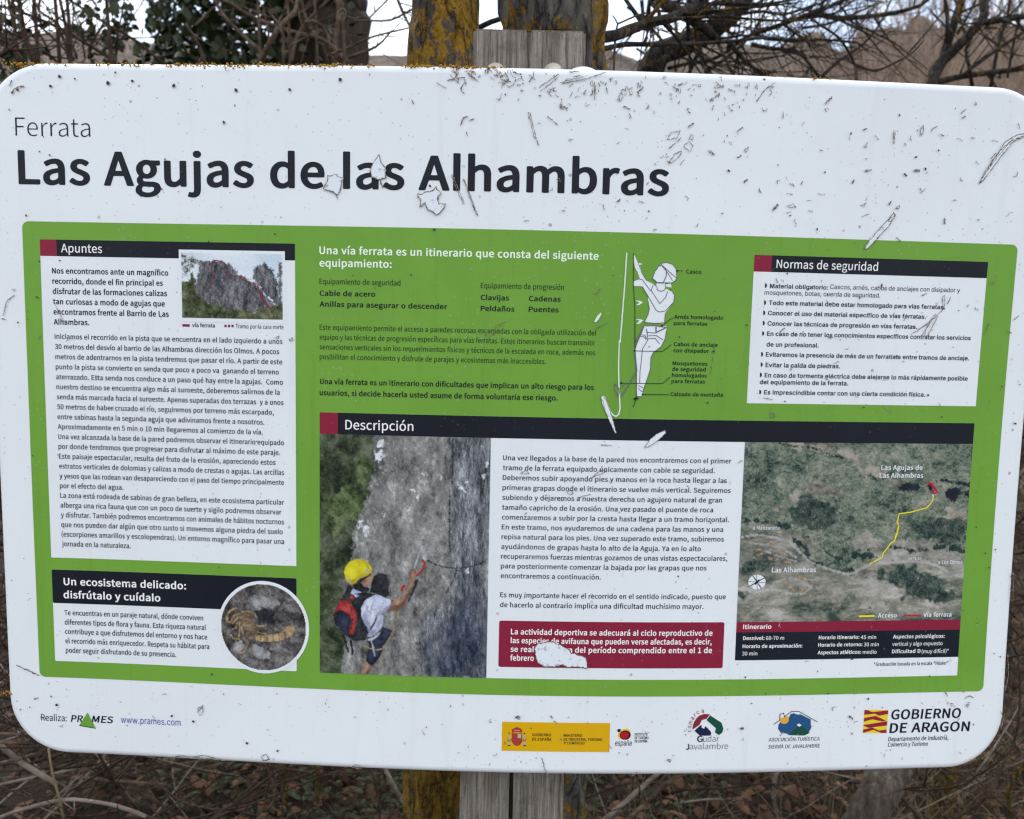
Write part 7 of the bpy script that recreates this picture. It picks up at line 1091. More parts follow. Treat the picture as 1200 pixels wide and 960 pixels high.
["description_box","paragraph_lettering","ink_soft",4,[["T","medium","Una vez llegados a la base de la pared nos encontraremos con el primer",-96,-625,2834,61,0,0],["T","medium","tramo de la ferrata equipado únicamente con cable se seguridad.",-96,-749,2629,62,0,0],["T","medium","Deberemos subir apoyando pies y manos en la roca hasta llegar a las",-96,-872,2788,62,0,0],["T","medium","primeras grapas donde el itinerario se vuelve más vertical. Seguiremos",-96,-996,2843,62,0,0],["T","medium","subiendo y dejaremos a nuestra derecha un agujero natural de gran",-96,-1119,2739,62,0,0],["T","medium","tamaño capricho de la erosión. Una vez pasado el puente de roca",-96,-1243,2631,62,0,0],["T","medium","comenzaremos a subir por la cresta hasta llegar a un tramo horizontal.",-96,-1366,2837,62,0,0],["T","medium","En este tramo, nos ayudaremos de una cadena para las manos y una",-96,-1490,2770,62,0,0],["T","medium","repisa natural para los pies. Una vez superado este tramo, subiremos",-96,-1613,2784,62,0,0],["T","medium","ayudándonos de grapas hasta lo alto de la Aguja. Ya en lo alto",-96,-1737,2497,63,0,0],["T","medium","recuperaremos fuerzas mientras gozamos de unas vistas espectaculares,",-96,-1860,2839,63,0,0],["T","medium","para posteriormente comenzar la bajada por las grapas que nos",-96,-1983,2579,63,0,0],["T","medium","encontraremos a continuación.",-96,-2107,1249,63,0,0],["T","medium","Es muy importante hacer el recorrido en el sentido indicado, puesto que",-97,-2351,2842,63,0,0],["T","medium","de hacerlo al contrario implica una dificultad muchísimo mayor.",-97,-2477,2561,63,0,0]]],
["description_box","warning_panel","red_panel",3,[["R",-103,-3247,2743,-2650,25]]],
["description_box","warning_lettering","white_ink",4,[["T","bold","La actividad deportiva se adecuará al ciclo reproductivo de",46,-2824,2549,71,0,0],["T","bold","las especies de avifauna que pueden verse afectadas, es decir,",46,-2937,2542,71,0,0],["T","bold","se realizará fuera del período comprendido entre el 1 de",46,-3049,2552,72,0,0],["T","bold","febrero",46,-3162,296,72,0,0]]],
["climber_picture",None,"print_rock",3,[["R",-2357,-3396,-251,-355,0]]],
["climber_picture","hillside","print_forest",4,[["P",[-2428,-268,-1690,-249,-1696,-383,-1695,-482,-1694,-700,-1721,-846,-1756,-1029,-1791,-1213,-1836,-1324,-1908,-1437,-1931,-1696,-1948,-1915,-2033,-2103,-2065,-2301,-2043,-2630,-2062,-3518,-2433,-3534]]]],
["climber_picture","dark_crag","print_rock_dark",4,[["P",[-728,-354,-720,-966,-746,-1003,-731,-1809,-717,-2024,-662,-2149,-749,-2315,-906,-2483,-1100,-2671,-1132,-3003,-1056,-3391,-260,-3387,-253,-1706,-250,-349]]]],
["climber_picture","blue_crag","print_rock_blue",4,[["P",[-642,-2312,-391,-2470,-226,-2721,-213,-3401,-1055,-3424,-987,-3145,-814,-2736]]]],
["climber_picture","pale_patch","print_rock_pale",4,[["W",10,[-1190,-1563,-1047,-1449,-794,-1443,-752,-1810,-897,-1830,-1187,-1838]],["W",10,[-1005,-1725,-651,-1716,-718,-1988,-912,-2011,-1021,-1833]]]],
["climber_picture","bright_shrub","print_shrub",5,[["W",10,[-1875,-741,-1812,-685,-1730,-664,-1712,-773,-1747,-919,-1783,-1066,-1837,-1031,-1874,-905]],["W",10,[-2246,-1098,-1992,-999,-1828,-1086,-1864,-1288,-1990,-1476,-2191,-1593,-2319,-1450]]]],
["climber_picture","crack","print_shade",5,[["L",17,[-716,-359,-718,-729,-720,-966]],["L",15,[-746,-1003,-744,-1368,-731,-1809]],["L",12,[-647,-2022,-680,-2132,-766,-2315]]]],
["climber_picture","pale_fleck","print_pale",5,[["W",8,[-1651,-427,-1588,-398,-1552,-442,-1596,-507,-1641,-490]],["W",8,[-1677,-554,-1596,-543,-1560,-596,-1631,-689,-1676,-654]],["P",[-1872,-1427,-1827,-1420,-1826,-1471,-1872,-1546]],["P",[-1799,-1507,-1744,-1496,-1744,-1561,-1786,-1608]],["P",[-321,-657,-282,-638,-276,-692,-302,-716]],["P",[-345,-821,-327,-811,-326,-857]],["P",[-1266,-1253,-1221,-1234,-1229,-1285,-1256,-1293]],["P",[-1159,-1086,-1127,-1070,-1140,-1140]],["P",[-1196,-1014,-1163,-1022,-1178,-1050]],["P",[-901,-843,-856,-851,-864,-887]],["P",[-1090,-811,-1045,-792,-1018,-827,-1063,-837]],["P",[-1564,-1316,-1522,-1315,-1536,-1371,-1581,-1409]],["L",17,[-648,-927,-575,-1017,-502,-1061]],["L",8,[-640,-909,-505,-920]],["P",[-532,-2010,-488,-2000,-496,-2046,-519,-2055]]]],
["climber_picture","fine_fleck","print_rock_light",5,[["K",[-1689,-375,-1698,-725,-1770,-1047,-1822,-1317,-1907,-1535,-1938,-1752,-2065,-2411],[-702,-436,-239,-1706]]]],
["climber_picture","cast_tone","print_shade",5,[["P",[-1688,-2122,-1611,-2084,-1507,-2098,-1489,-2194,-1488,-2371,-1539,-2399,-1661,-2350,-1730,-2326,-1705,-2219]],["P",[-1162,-2167,-1124,-2140,-1144,-2237,-1219,-2415,-1279,-2506,-1245,-2381]]]],
["climber_picture","steel_cable","print_shade",6,[["L",11,[-1002,-1905,-913,-1957,-824,-1983,-665,-1996,-488,-1977,-347,-1928,-255,-1865]],["L",8,[-629,-2022,-540,-2041,-470,-2000]]]],
["climber_picture","hanger","print_steel",6,[["L",19,[-1077,-1727,-1122,-1850,-1172,-2000]],["P",[-1074,-1844,-1030,-1830,-1020,-1905,-1064,-1916]]]],
["climber_picture","leg","print_skin",6,[["P",[-1777,-3217,-1681,-3285,-1742,-3388,-1826,-3384,-1809,-3290]]]],
["climber_picture","backpack","print_black",6,[["P",[-1999,-2246,-1939,-2280,-1912,-2350,-1765,-2336,-1643,-2358,-1782,-2434,-1833,-2542,-1833,-2666,-1780,-2735,-1745,-2805,-1744,-2894,-1779,-2949,-1901,-2971,-2024,-2904,-2094,-2800,-2164,-2731,-2190,-2643,-2164,-2571,-2077,-2408,-2034,-2336]],["L",29,[-2055,-2888,-1997,-3109]],["L",31,[-1962,-2974,-1939,-3134]]]],
["climber_picture","shorts","print_navy",7,[["P",[-1562,-2772,-1449,-2813,-1466,-2884,-1535,-3012,-1586,-3156,-1655,-3249,-1698,-3286,-1769,-3226,-1761,-3127,-1726,-3036,-1753,-2966,-1683,-2954,-1605,-2889]]]],
["climber_picture","shirt","print_shirt",7,[["P",[-1661,-2362,-1591,-2374,-1452,-2431,-1461,-2494,-1521,-2566,-1607,-2605,-1641,-2659,-1736,-2805,-1780,-2753,-1829,-2648,-1837,-2542,-1782,-2434]],["P",[-1607,-2605,-1555,-2621,-1554,-2745,-1606,-2818,-1657,-2873,-1741,-2894,-1732,-2840,-1641,-2677]],["P",[-1744,-2933,-1753,-2955,-1692,-2949,-1623,-2890,-1588,-2839,-1614,-2857,-1675,-2910]],["P",[-1939,-2289,-1964,-2351,-1900,-2406,-1860,-2380,-1921,-2359,-1803,-2332]]]],
["climber_picture","face","print_skin",7,[["P",[-1804,-2166,-1706,-2092,-1685,-2139,-1696,-2192,-1748,-2217,-1757,-2265,-1803,-2257,-1842,-2209]]]],
["climber_picture","hair","print_black",7,[["P",[-1921,-2200,-1800,-2137,-1711,-2089,-1711,-2113,-1797,-2169,-1838,-2209,-1803,-2261,-1755,-2266,-1722,-2290,-1748,-2326,-1834,-2333,-1912,-2300,-1939,-2253]]]],
["climber_picture","rope","print_rope",8,[["L",17,[-1822,-3018,-1744,-3046,-1656,-3078,-1569,-3058,-1483,-2938,-1415,-2794,-1372,-2668,-1365,-2561]],["L",12,[-1538,-3047,-1568,-3174,-1572,-3371]]]],
["climber_picture","strap","print_black",8,[["L",15,[-1624,-2605,-1667,-2731,-1745,-2850]],["L",10,[-1753,-2927,-1657,-2891,-1597,-2839]]]],
["climber_picture","backpack_panel","print_redgear",8,[["P",[-2167,-2589,-2095,-2436,-2008,-2432,-1938,-2510,-1894,-2597,-1885,-2703,-1928,-2883,-1980,-2885,-1989,-2814,-1946,-2741,-1981,-2636,-2059,-2585,-2112,-2569,-2173,-2625]],["P",[-1982,-2396,-1947,-2368,-1921,-2412,-1947,-2448]]]],
["climber_picture","backpack_pocket","print_navy",8,[["P",[-2181,-2696,-2103,-2578,-2042,-2599,-1984,-2675,-1984,-2778,-2001,-2882,-2076,-2849,-2164,-2758]]]],
["climber_picture","arm","print_skin",8,[["P",[-1461,-2426,-1358,-2402,-1315,-2365,-1264,-2240,-1231,-2143,-1240,-2064,-1198,-2019,-1154,-2035,-1136,-2096,-1162,-2149,-1204,-2256,-1245,-2381,-1296,-2506,-1365,-2553,-1521,-2581,-1461,-2494]]]],
["climber_picture","shirt_tone","print_shirt_dark",8,[["P",[-1829,-2648,-1781,-2575,-1754,-2663,-1719,-2733,-1736,-2805,-1780,-2753]],["P",[-1521,-2566,-1607,-2605,-1641,-2659,-1659,-2624,-1590,-2560,-1461,-2485]],["P",[-1657,-2873,-1741,-2894,-1732,-2840,-1667,-2802]]]],
["climber_picture","helmet","print_helmet",9,[["P",[-2052,-2090,-2035,-2019,-1983,-1950,-1897,-1912,-1810,-1918,-1741,-1965,-1704,-2017,-1711,-2075,-1749,-2109,-1818,-2138,-1870,-2164,-1901,-2217,-1956,-2240,-1999,-2215,-2026,-2177]]]],
["climber_picture","skin_tone","print_skin_dark",9,[["P",[-1461,-2494,-1383,-2482,-1314,-2436,-1246,-2293,-1204,-2256,-1245,-2381,-1296,-2506,-1365,-2553,-1521,-2581]],["P",[-1240,-2064,-1215,-2032,-1205,-2080,-1222,-2142,-1231,-2143]],["P",[-1738,-3388,-1681,-3285,-1716,-3272,-1768,-3389]]]],
["climber_picture","fold","print_shirt_dark",9,[["L",11,[-1660,-2412,-1695,-2501,-1729,-2627]],["L",10,[-1539,-2443,-1590,-2516,-1659,-2571]],["L",10,[-1755,-2521,-1763,-2663]],["L",12,[-1581,-2639,-1623,-2765,-1684,-2874]]]],
["climber_picture","seam","print_black",9,[["L",8,[-2068,-2585,-2094,-2747,-2067,-2844]],["L",7,[-1999,-2459,-1964,-2546,-1937,-2670,-1954,-2813]],["L",8,[-2095,-2436,-2008,-2438]]]],
["climber_picture","harness_buckle","print_steel",9,[["L",21,[-1706,-2961,-1683,-3035,-1659,-3150]]]],
["climber_picture","helmet_tone","print_helmet_dark",10,[["P",[-2026,-2177,-1982,-2181,-1901,-2165,-1818,-2108,-1758,-2080,-1708,-2043,-1711,-2075,-1749,-2109,-1818,-2138,-1870,-2164,-1901,-2217,-1956,-2240,-1999,-2215]],["P",[-1836,-1922,-1805,-1923,-1746,-1983,-1732,-2035,-1758,-2027,-1793,-1967]]]],
["climber_picture","helmet_vent","print_steel",10,[["E",-1763,-2062,20,26],["E",-1982,-2186,21,16]]],
["map_picture",None,"map_scrub",3,[["R",2898,-2649,5885,-355,0]]],
["map_picture","bare_slope","map_tan",4,[["W",10,[3347,-368,3632,-362,4133,-397,4306,-493,4551,-632,4952,-860,4920,-893,4719,-774,4487,-687,4314,-612,4028,-505,3801,-421,3524,-391]],["W",10,[3666,-963,3853,-840,3928,-921,4156,-1009,4117,-1050,3752,-1017]],["W",10,[5557,-923,5753,-854,5770,-888,5656,-902]],["W",10,[5427,-1318,5636,-1207,5869,-1235,5865,-1374,5502,-1360]],["L",27,[3348,-1208,3533,-1058,3665,-949]]]],
["map_picture","valley_floor","map_field",4,[["W",10,[2758,-1476,3083,-1421,3246,-1366,3412,-1388,3583,-1475,3759,-1651,3881,-1838,4112,-1950,4397,-1985,4506,-1897,4379,-1675,4405,-1532,4715,-1588,4949,-1678,5289,-1612,5989,-1693,6070,-2869,4446,-2845,2762,-2826]]]],
["map_picture","crop_field","map_beige",5,[["W",10,[4373,-1531,4517,-1517,4637,-1539,4804,-1604,4750,-1690,4589,-1719,4382,-1674]],["W",10,[4880,-1633,5117,-1605,5448,-1621,5768,-1666,5422,-1672,5003,-1684]],["W",10,[4759,-1842,5021,-1735,5458,-1767,5837,-1783,5847,-2046,5466,-1883,4984,-1858]],["W",10,[4470,-2209,4627,-2102,4886,-2199,4789,-2329,4843,-2475,4698,-2561,4516,-2501]],["W",10,[3356,-1472,3560,-1529,3738,-1601,3932,-1687,3922,-1773,3773,-1715,3623,-1615,3503,-1543]],["W",10,[2910,-1430,3022,-1387,3138,-1430,2999,-1501,2911,-1515]],["W",10,[3554,-1415,3816,-1429,3790,-1486,3614,-1458]],["W",10,[3946,-2205,4148,-2149,4391,-2267,4254,-2468,4131,-2380]]]],
["map_picture","dark_forest","map_forest",6,[["W",10,[4678,-1972,4988,-1924,5231,-1969,5329,-2086,5545,-2161,5765,-2280,5826,-2398,5623,-2426,5350,-2423,5198,-2392,5081,-2201,4900,-2184,4758,-2067]],["W",10,[3457,-1194,3561,-1072,3752,-1017,4032,-1030,4181,-1193,4052,-1385,3856,-1385,3579,-1399,3491,-1317]],["W",10,[2911,-1913,3088,-1885,3219,-1914,3194,-1985,2982,-2056,2908,-1999]],["W",10,[2916,-2256,3064,-2271,2981,-2357,2915,-2328]],["W",10,[4999,-1345,5353,-1290,5880,-1388,5893,-1570,5113,-1560]]]],
["map_picture","river_trees","map_trees",7,[["L",35,[2910,-1372,3080,-1352,3287,-1378,3469,-1426,3639,-1487,3767,-1542]],["L",38,[3747,-1758,3794,-1830,3900,-1895,4033,-1932,4257,-1991,4376,-2009]],["L",44,[3945,-1651,4023,-1745,4130,-1817,4339,-1876]],["L",31,[3579,-1600,3683,-1651,3773,-1701]],["L",62,[4386,-1790,4504,-1783,4629,-1776]],["L",48,[4854,-1691,5019,-1706,5217,-1751,5365,-1730,5513,-1694,5726,-1710,5856,-1732]]]],
["map_picture","cliff_mark","map_black",7,[["L",16,[3336,-374,3524,-402,3745,-406,4028,-500,4222,-569]],["W",10,[4506,-753,4590,-755,4666,-837,4609,-823]],["W",10,[4924,-911,5009,-870,5122,-856,5211,-904,5186,-952,5044,-966,4958,-959]],["W",10,[5295,-876,5353,-876,5415,-986,5330,-958]],["W",10,[5560,-958,5643,-916,5758,-916,5795,-985,5686,-1110,5581,-1055]],["W",10,[5436,-834,5549,-813,5665,-833,5883,-846,5880,-902,5784,-874,5580,-847]],["W",10,[5806,-971,5877,-957,5878,-1013,5824,-1020]]]],
["map_picture","road","map_road",7,[["L",35,[4500,-1964,4586,-1928,4689,-1907,4986,-1880,5225,-1876,5376,-1890,5530,-1942,5687,-2023,5854,-2076]],["L",23,[2916,-1558,3100,-1522,3331,-1557,3507,-1607,3597,-1672,3688,-1758,3811,-1873,4035,-1960,4289,-2034,4399,-2021,4500,-1964]],["L",21,[3234,-2215,3417,-2129,3589,-2073,3738,-2146,3858,-2204,3745,-2290,3512,-2274]],["L",17,[3033,-1629,3250,-1657,3454,-1700,3633,-1815]],["L",15,[3225,-1728,3431,-1814,3636,-1872]],["L",12,[3191,-2229,3267,-2301,3215,-2430,3034,-2559]]]],
["map_picture","rooftop","map_roof",8,[["P",[3119,-1702,3170,-1705,3171,-1732,3120,-1728]],["P",[3151,-1763,3200,-1749,3201,-1779,3153,-1793]],["P",[3111,-1771,3141,-1781,3142,-1799,3112,-1789]],["P",[3273,-1715,3319,-1713,3319,-1728,3274,-1729]],["P",[3340,-1730,3397,-1722,3398,-1741,3341,-1749]],["P",[3399,-1723,3453,-1719,3453,-1734,3400,-1738]],["P",[3467,-1759,3504,-1763,3505,-1784,3468,-1781]],["P",[3428,-1786,3488,-1793,3489,-1815,3430,-1807]],["P",[3275,-1820,3327,-1823,3328,-1851,3277,-1848]],["P",[3357,-1840,3391,-1825,3392,-1846,3358,-1861]],["P",[3469,-1866,3542,-1852,3543,-1878,3470,-1892]],["P",[3515,-1868,3583,-1877,3584,-1898,3517,-1889]],["P",[3262,-1602,3319,-1603,3320,-1627,3263,-1626]],["P",[3360,-1619,3395,-1617,3396,-1638,3361,-1640]],["P",[3230,-1627,3267,-1625,3268,-1644,3231,-1646]],["P",[3671,-2074,3739,-2078,3741,-2102,3672,-2098]],["P",[3745,-2081,3783,-2087,3784,-2110,3746,-2104]],["P",[3472,-2114,3506,-2123,3508,-2146,3473,-2137]],["P",[3524,-2139,3572,-2130,3573,-2151,3525,-2159]],["P",[3535,-2193,3596,-2185,3598,-2211,3536,-2219]],["P",[3604,-2217,3647,-2219,3648,-2245,3605,-2243]],["P",[3700,-2215,3754,-2214,3755,-2234,3701,-2235]],["P",[3758,-2217,3783,-2201,3784,-2219,3758,-2235]],["P",[3425,-2048,3460,-2041,3461,-2067,3426,-2074]],["P",[3789,-2318,3850,-2313,3852,-2335,3790,-2341]],["P",[3034,-1625,3061,-1631,3062,-1646,3035,-1641]]]],
["cliff_picture","route_line","red",8,[["L",12,[-3676,1642,-3672,1714,-3616,1729,-3573,1719,-3533,1698]],["L",11,[-3669,1606,-3670,1565]],["L",14,[-3662,1529,-3659,1495]],["L",12,[-3659,1475,-3666,1435]],["L",12,[-3700,1418,-3719,1394]],["L",10,[-3738,1366,-3745,1341]],["L",12,[-3522,1663,-3520,1633]],["L",12,[-3509,1603,-3502,1568]],["L",14,[-3483,1544,-3444,1547]],["L",14,[-3409,1548,-3375,1544]],["L",17,[-3336,1537,-3305,1523]],["L",17,[-3287,1506,-3257,1486]],["L",15,[-3232,1467,-3199,1458]],["L",16,[-3171,1469,-3140,1457]],["L",16,[-3122,1431,-3092,1402]],["L",18,[-3080,1372,-3077,1312,-3056,1277,-3014,1236,-2959,1156]]]],
["climber_picture","red_carabiner","print_redgear",7,[["L",23,[-1073,-1893,-1040,-1944,-1063,-2015,-1108,-2069,-1145,-2105]],["L",33,[-1329,-2304,-1316,-2251,-1285,-2232]]]],
["map_picture","access_route","map_yellow",9,[["L",16,[4600,-1906,4686,-1864,4766,-1821,4777,-1763,4839,-1684,4866,-1640,4916,-1605,4947,-1518,4960,-1417,4933,-1345]],["L",15,[4920,-1566,4938,-1511,4960,-1414,4936,-1373,4957,-1255,5106,-1237,5317,-1179,5370,-1124,5398,-1069,5392,-1020]],["L",24,[4499,-2587,4709,-2585]]]],
["map_picture","ferrata_route","map_red",9,[["L",17,[5301,-848,5366,-862,5413,-917,5453,-979,5397,-993,5407,-931,5352,-869]],["L",20,[5109,-2587,5336,-2584]]]],
["map_picture","place_lettering","white_print",10,[["T","bold","Las Agujas de",4679,-691,550,61,0,0],["T","bold","Las Alhambras",4663,-792,580,61,0,0],["T","bold","Las Alhambras",3320,-2007,577,62,0,0],["T","regular","a Manzanera",3048,-1458,344,47,0,0],["T","regular","VA-TE-02",5116,-1852,171,29,0,0],["T","regular","a Los Olmos",5524,-1911,330,47,0,0],["T","bold","Acceso",4754,-2607,255,56,0,0],["T","bold","Vía ferrata",5367,-2606,384,56,0,0],["E",5395,-1020,15,14]]],
["map_picture","compass_rose","white_print",9,[["E",3135,-2131,113,95]]],
["map_picture","compass_needle","map_black",10,[["L",12,[3037,-2187,3236,-2072]],["L",12,[3080,-2050,3199,-2215]],["L",6,[3023,-2121,3251,-2140]],["L",6,[3124,-2033,3144,-2226]],["L",21,[3108,-2160,3166,-2100]]]],
["itinerary_panel",None,"black_panel",3,[["R",2898,-3147,5885,-2783,0]]],
["itinerary_panel","heading_bar","red_panel",4,[["R",2898,-2783,5885,-2649,0]]],
["itinerary_panel","heading_lettering","white_ink",5,[["T","bold","Itinerario",2986,-2739,367,58,0,0]]],
["itinerary_panel","detail_lettering","white_ink",5,[["T","bold","Desnivel:",2992,-2882,277,48,0,0],["T","regular","60-70 m",3289,-2883,238,48,0,0],["T","bold","Horario de aproximación:",2990,-2987,781,48,0,0],["T","regular","30 min",2988,-3082,197,48,0,0],["T","bold","Horario itinerario:",3983,-2884,540,48,0,0],["T","regular","45 min",4543,-2889,207,48,0,0],["T","bold","Horario de retorno:",3981,-2981,588,48,0,0],["T","regular","30 min",4590,-2985,200,48,0,0],["T","bold","Aspectos atléticos:",3979,-3081,578,48,0,0],["T","regular","medio",4581,-3084,186,48,0,0],["T","bold","Aspectos psicológicos:",4978,-2888,701,49,0,0],["T","regular","vertical y algo expuesto",4973,-2985,684,49,0,0],["T","bold","Dificultad D",4975,-3083,387,49,0,0],["T","regular","(muy difícil)*",5379,-3089,368,49,0,0]]],
["itinerary_panel","note_lettering","ink",3,[["T","bold","*Graduación basada en la escala \"Hüsler\"",4739,-3249,1015,47,0,0]]],
["publisher_logo",None,"ink",1,[["T","bold","PR",-5627,-4210,152,93,0.2,0],["T","bold","MES",-5350,-4206,276,93,0.2,0],["L",10,[-5516,-4255,-5299,-4285]]]],
["publisher_logo","credit_lettering","ink_soft",1,[["T","regular","Realiza:",-6017,-4207,339,89,0,0]]],
["publisher_logo","green_triangle","logo_green",2,[["P",[-5400,-4072,-5513,-4249,-5300,-4278]]]],
["publisher_logo","address_lettering","web_blue",1,[["T","grotesk","www.prames.com",-4963,-4193,790,88,0,0]]],
["ministry_logo",None,"logo_yellow",1,[["R",-39,-4341,1328,-3961,0]]],
["ministry_logo","lettering","ink",2,[["T","bold","GOBIERNO",343,-4142,241,38,0,0],["T","bold","DE ESPAÑA",344,-4200,244,38,0,0],["T","bold","MINISTERIO",743,-4143,234,36,0,0],["T","bold","DE INDUSTRIA, TURISMO",744,-4195,488,36,0,0],["T","bold","Y COMERCIO",745,-4243,265,36,0,0]]],
["ministry_logo","crest","logo_crest",2,[["P",[85,-4108,218,-4106,220,-4218,190,-4261,155,-4275,118,-4263,87,-4220]],["P",[88,-4103,83,-4058,114,-4043,149,-4023,191,-4041,217,-4059,214,-4100,151,-4090]],["L",15,[32,-4184,86,-4196]],["L",15,[225,-4199,273,-4179]]]],
["ministry_logo","crest_pillar","logo_silver",3,[["L",21,[53,-4128,54,-4264]],["L",21,[247,-4124,252,-4260]],["P",[160,-4116,205,-4115,206,-4171,161,-4168]],["L",8,[114,-4071,186,-4069]]]],
["ministry_logo","crest_base","logo_navy",4,[["L",12,[37,-4268,70,-4267]],["L",12,[234,-4268,268,-4267]],["L",17,[45,-4107,59,-4107]],["L",17,[239,-4107,255,-4107]],["L",10,[40,-4203,65,-4211]],["L",10,[236,-4208,263,-4198]]]],
["tourism_logo",None,"logo_sun",1,[["P",[1443,-4158,1428,-4120,1455,-4074,1503,-4036,1557,-4033,1585,-4055,1592,-4102,1498,-4176]]]],
["tourism_logo","black_ring","ink",2,[["E",1524,-4117,72,63],["P",[1418,-4055,1436,-4035,1469,-4042,1462,-4072,1437,-4083]]]],
["tourism_logo","red_sun","logo_red",3,[["E",1518,-4118,53,48]]],
["tourism_logo","lettering","ink",1,[["T","grotesk","españa",1397,-4256,211,73,0.1,0],["T","bold","INSTITUTO",1647,-4125,164,35,0,0],["T","bold","DE TURISMO",1648,-4170,177,35,0,0],["T","bold","DE ESPAÑA",1650,-4215,162,35,0,0]]],
["region_logo",None,"logo_maroon",1,[["P",[2385,-4051,2389,-4003,2404,-3950,2432,-3902,2466,-3867,2526,-3844,2605,-3851,2564,-3907,2503,-3924,2476,-3986]]]],
["region_logo","green_shape","logo_darkgreen",1,[["P",[2606,-3863,2759,-3962,2788,-4043,2773,-4096,2730,-4125,2676,-4086,2691,-4036,2564,-3925]]]],
["region_logo","navy_shape","logo_navy",1,[["P",[2412,-4065,2471,-4007,2502,-3986,2503,-4022,2537,-4040,2553,-4004,2623,-4076,2634,-4103,2616,-4131,2485,-4130]]]],
["region_logo","arc_lettering","logo_maroon",1,[["T","regular","c",2374,-4079,32,58,0,98],["T","regular","o",2369,-4033,32,58,0,86],["T","regular","m",2373,-3987,47,58,0,70],["T","regular","a",2391,-3927,32,58,0,55],["T","regular","r",2419,-3882,22,58,0,42],["T","regular","c",2446,-3853,32,58,0,30],["T","regular","a",2498,-3834,32,58,0,12]]],
["region_logo","lettering","ink",1,[["T","bold","G",2449,-4213,77,81,0,0],["T","light","údar",2531,-4211,205,81,0,0],["T","bold","J",2309,-4313,44,76,0,0],["T","light","avalambre",2358,-4308,499,76,0,0]]],
["association_logo",None,"logo_blue",1,[["P",[3502,-4054,3507,-4001,3529,-3966,3592,-3985,3642,-3905,3662,-3861,3729,-3848,3793,-3869,3931,-3938,3940,-4064,3895,-4134,3815,-4150,3653,-4141,3616,-4119,3544,-4109]]]],
["association_logo","hill","logo_darkgreen",2,[["P",[3653,-4141,3773,-4015,3846,-4044,3926,-4117,3860,-4149]]]],
["association_logo","sun","logo_orange",2,[["E",3581,-3935,61,56]]],
["association_logo","snow","white_print",3,[["P",[3745,-4006,3780,-3989,3812,-4011,3782,-4033]],["P",[3521,-3867,3565,-3856,3571,-3904,3528,-3912]],["P",[3693,-3839,3783,-3849,3775,-3872,3721,-3861]]]],
["association_logo","roof_line","ink",4,[["L",8,[3441,-3994,3519,-3939,3520,-3859,3568,-3847,3576,-3895,3674,-3826,3767,-3828,4022,-3972]]]],
["association_logo","lettering","ink",1,[["T","regular","ASOCIACIÓN TURÍSTICA",3386,-4221,677,47,0.15,0],["T","regular","SIERRA DE JAVALAMBRE",3383,-4314,684,47,0.15,0]]],
["government_logo",None,"logo_flag",1,[["P",[4647,-3829,4971,-3836,4962,-4146,4641,-4137]]]],
["government_logo","red_bar","logo_crimson",2,[["P",[4648,-3830,4690,-3831,4793,-3882,4662,-3893,4645,-3891]],["P",[4730,-3862,4968,-3842,4968,-3891,4848,-3911,4793,-3882]],["P",[4648,-3936,4802,-3911,4944,-3977,4898,-3988,4758,-3957,4645,-3985]],["P",[4700,-4021,4963,-3986,4962,-4044,4786,-4061]],["P",[4643,-4027,4700,-4021,4786,-4061,4718,-4071,4644,-4039]],["P",[4642,-4090,4764,-4066,4858,-4108,4960,-4099,4962,-4143,4888,-4141,4781,-4097,4642,-4134]]]],
["government_logo","lettering","ink",1,[["T","bold","GOBIERNO",5010,-3967,954,132,0.08,0],["T","bold","DE ARAGON",4999,-4147,1097,132,0.08,0]]],
["government_logo","department_lettering","ink",1,[["T","medium","Departamento de Industria,",4989,-4255,826,56,0.12,0],["T","medium","Comercio y Turismo",4988,-4329,546,56,0.12,0]]],
["panel","paint_loss","primer",11,[["P",[357,-2975,376,-2950,401,-2936,427,-2942,449,-2921,484,-2925,508,-2910,542,-2908,601,-2921,631,-2939,671,-2945,721,-2980,761,-3000,781,-3020,811,-3048,851,-3051,876,-3069,921,-3079,960,-3093,991,-3113,1010,-3169,1019,-3240,984,-3245,954,-3230,905,-3226,846,-3223,767,-3232,742,-3217,712,-3198,668,-3213,609,-3229,560,-3227,501,-3231,462,-3224,432,-3202,397,-3177,379,-3147,360,-3076,352,-3026]],["P",[-2254,2750,-2211,2745,-2151,2759,-2117,2735,-2061,2708,-2088,2681,-2092,2636,-2105,2570,-2126,2536,-2143,2524,-2177,2560,-2237,2573,-2294,2583,-2288,2633,-2254,2679]],["P",[-1638,2997,-1624,2956,-1619,2915,-1585,2875,-1556,2834,-1564,2785,-1555,2732,-1598,2718,-1649,2709,-1691,2725,-1729,2757,-1742,2815,-1704,2906]],["P",[-1180,2551,-1138,2544,-1087,2570,-1037,2582,-986,2601,-961,2638,-944,2600,-901,2565,-934,2531,-943,2506,-925,2435,-849,2441,-860,2391,-915,2332,-949,2305,-992,2347,-1051,2371,-1086,2454,-1145,2408,-1134,2486,-1168,2518]],["P",[1640,-445,1699,-343,1792,-262,1886,-219,1897,-245,1826,-325,1733,-401]],["P",[1080,183,1112,194,1145,138,1168,70,1213,-29,1284,-260,1269,-270,1212,-155,1161,-41,1105,84]],["P",[4263,2044,4341,2170,4470,2328,4610,2486,4634,2466,4547,2320,4407,2162,4306,2051]],["P",[968,1088,1007,1161,1042,1197,1058,1182,1019,1110,989,1078]],["P",[5663,2870,5726,3004,5848,3212,5951,3377,6084,3463,6180,3487,6184,3452,6069,3402,5982,3298,5857,3121,5723,2923]]]],
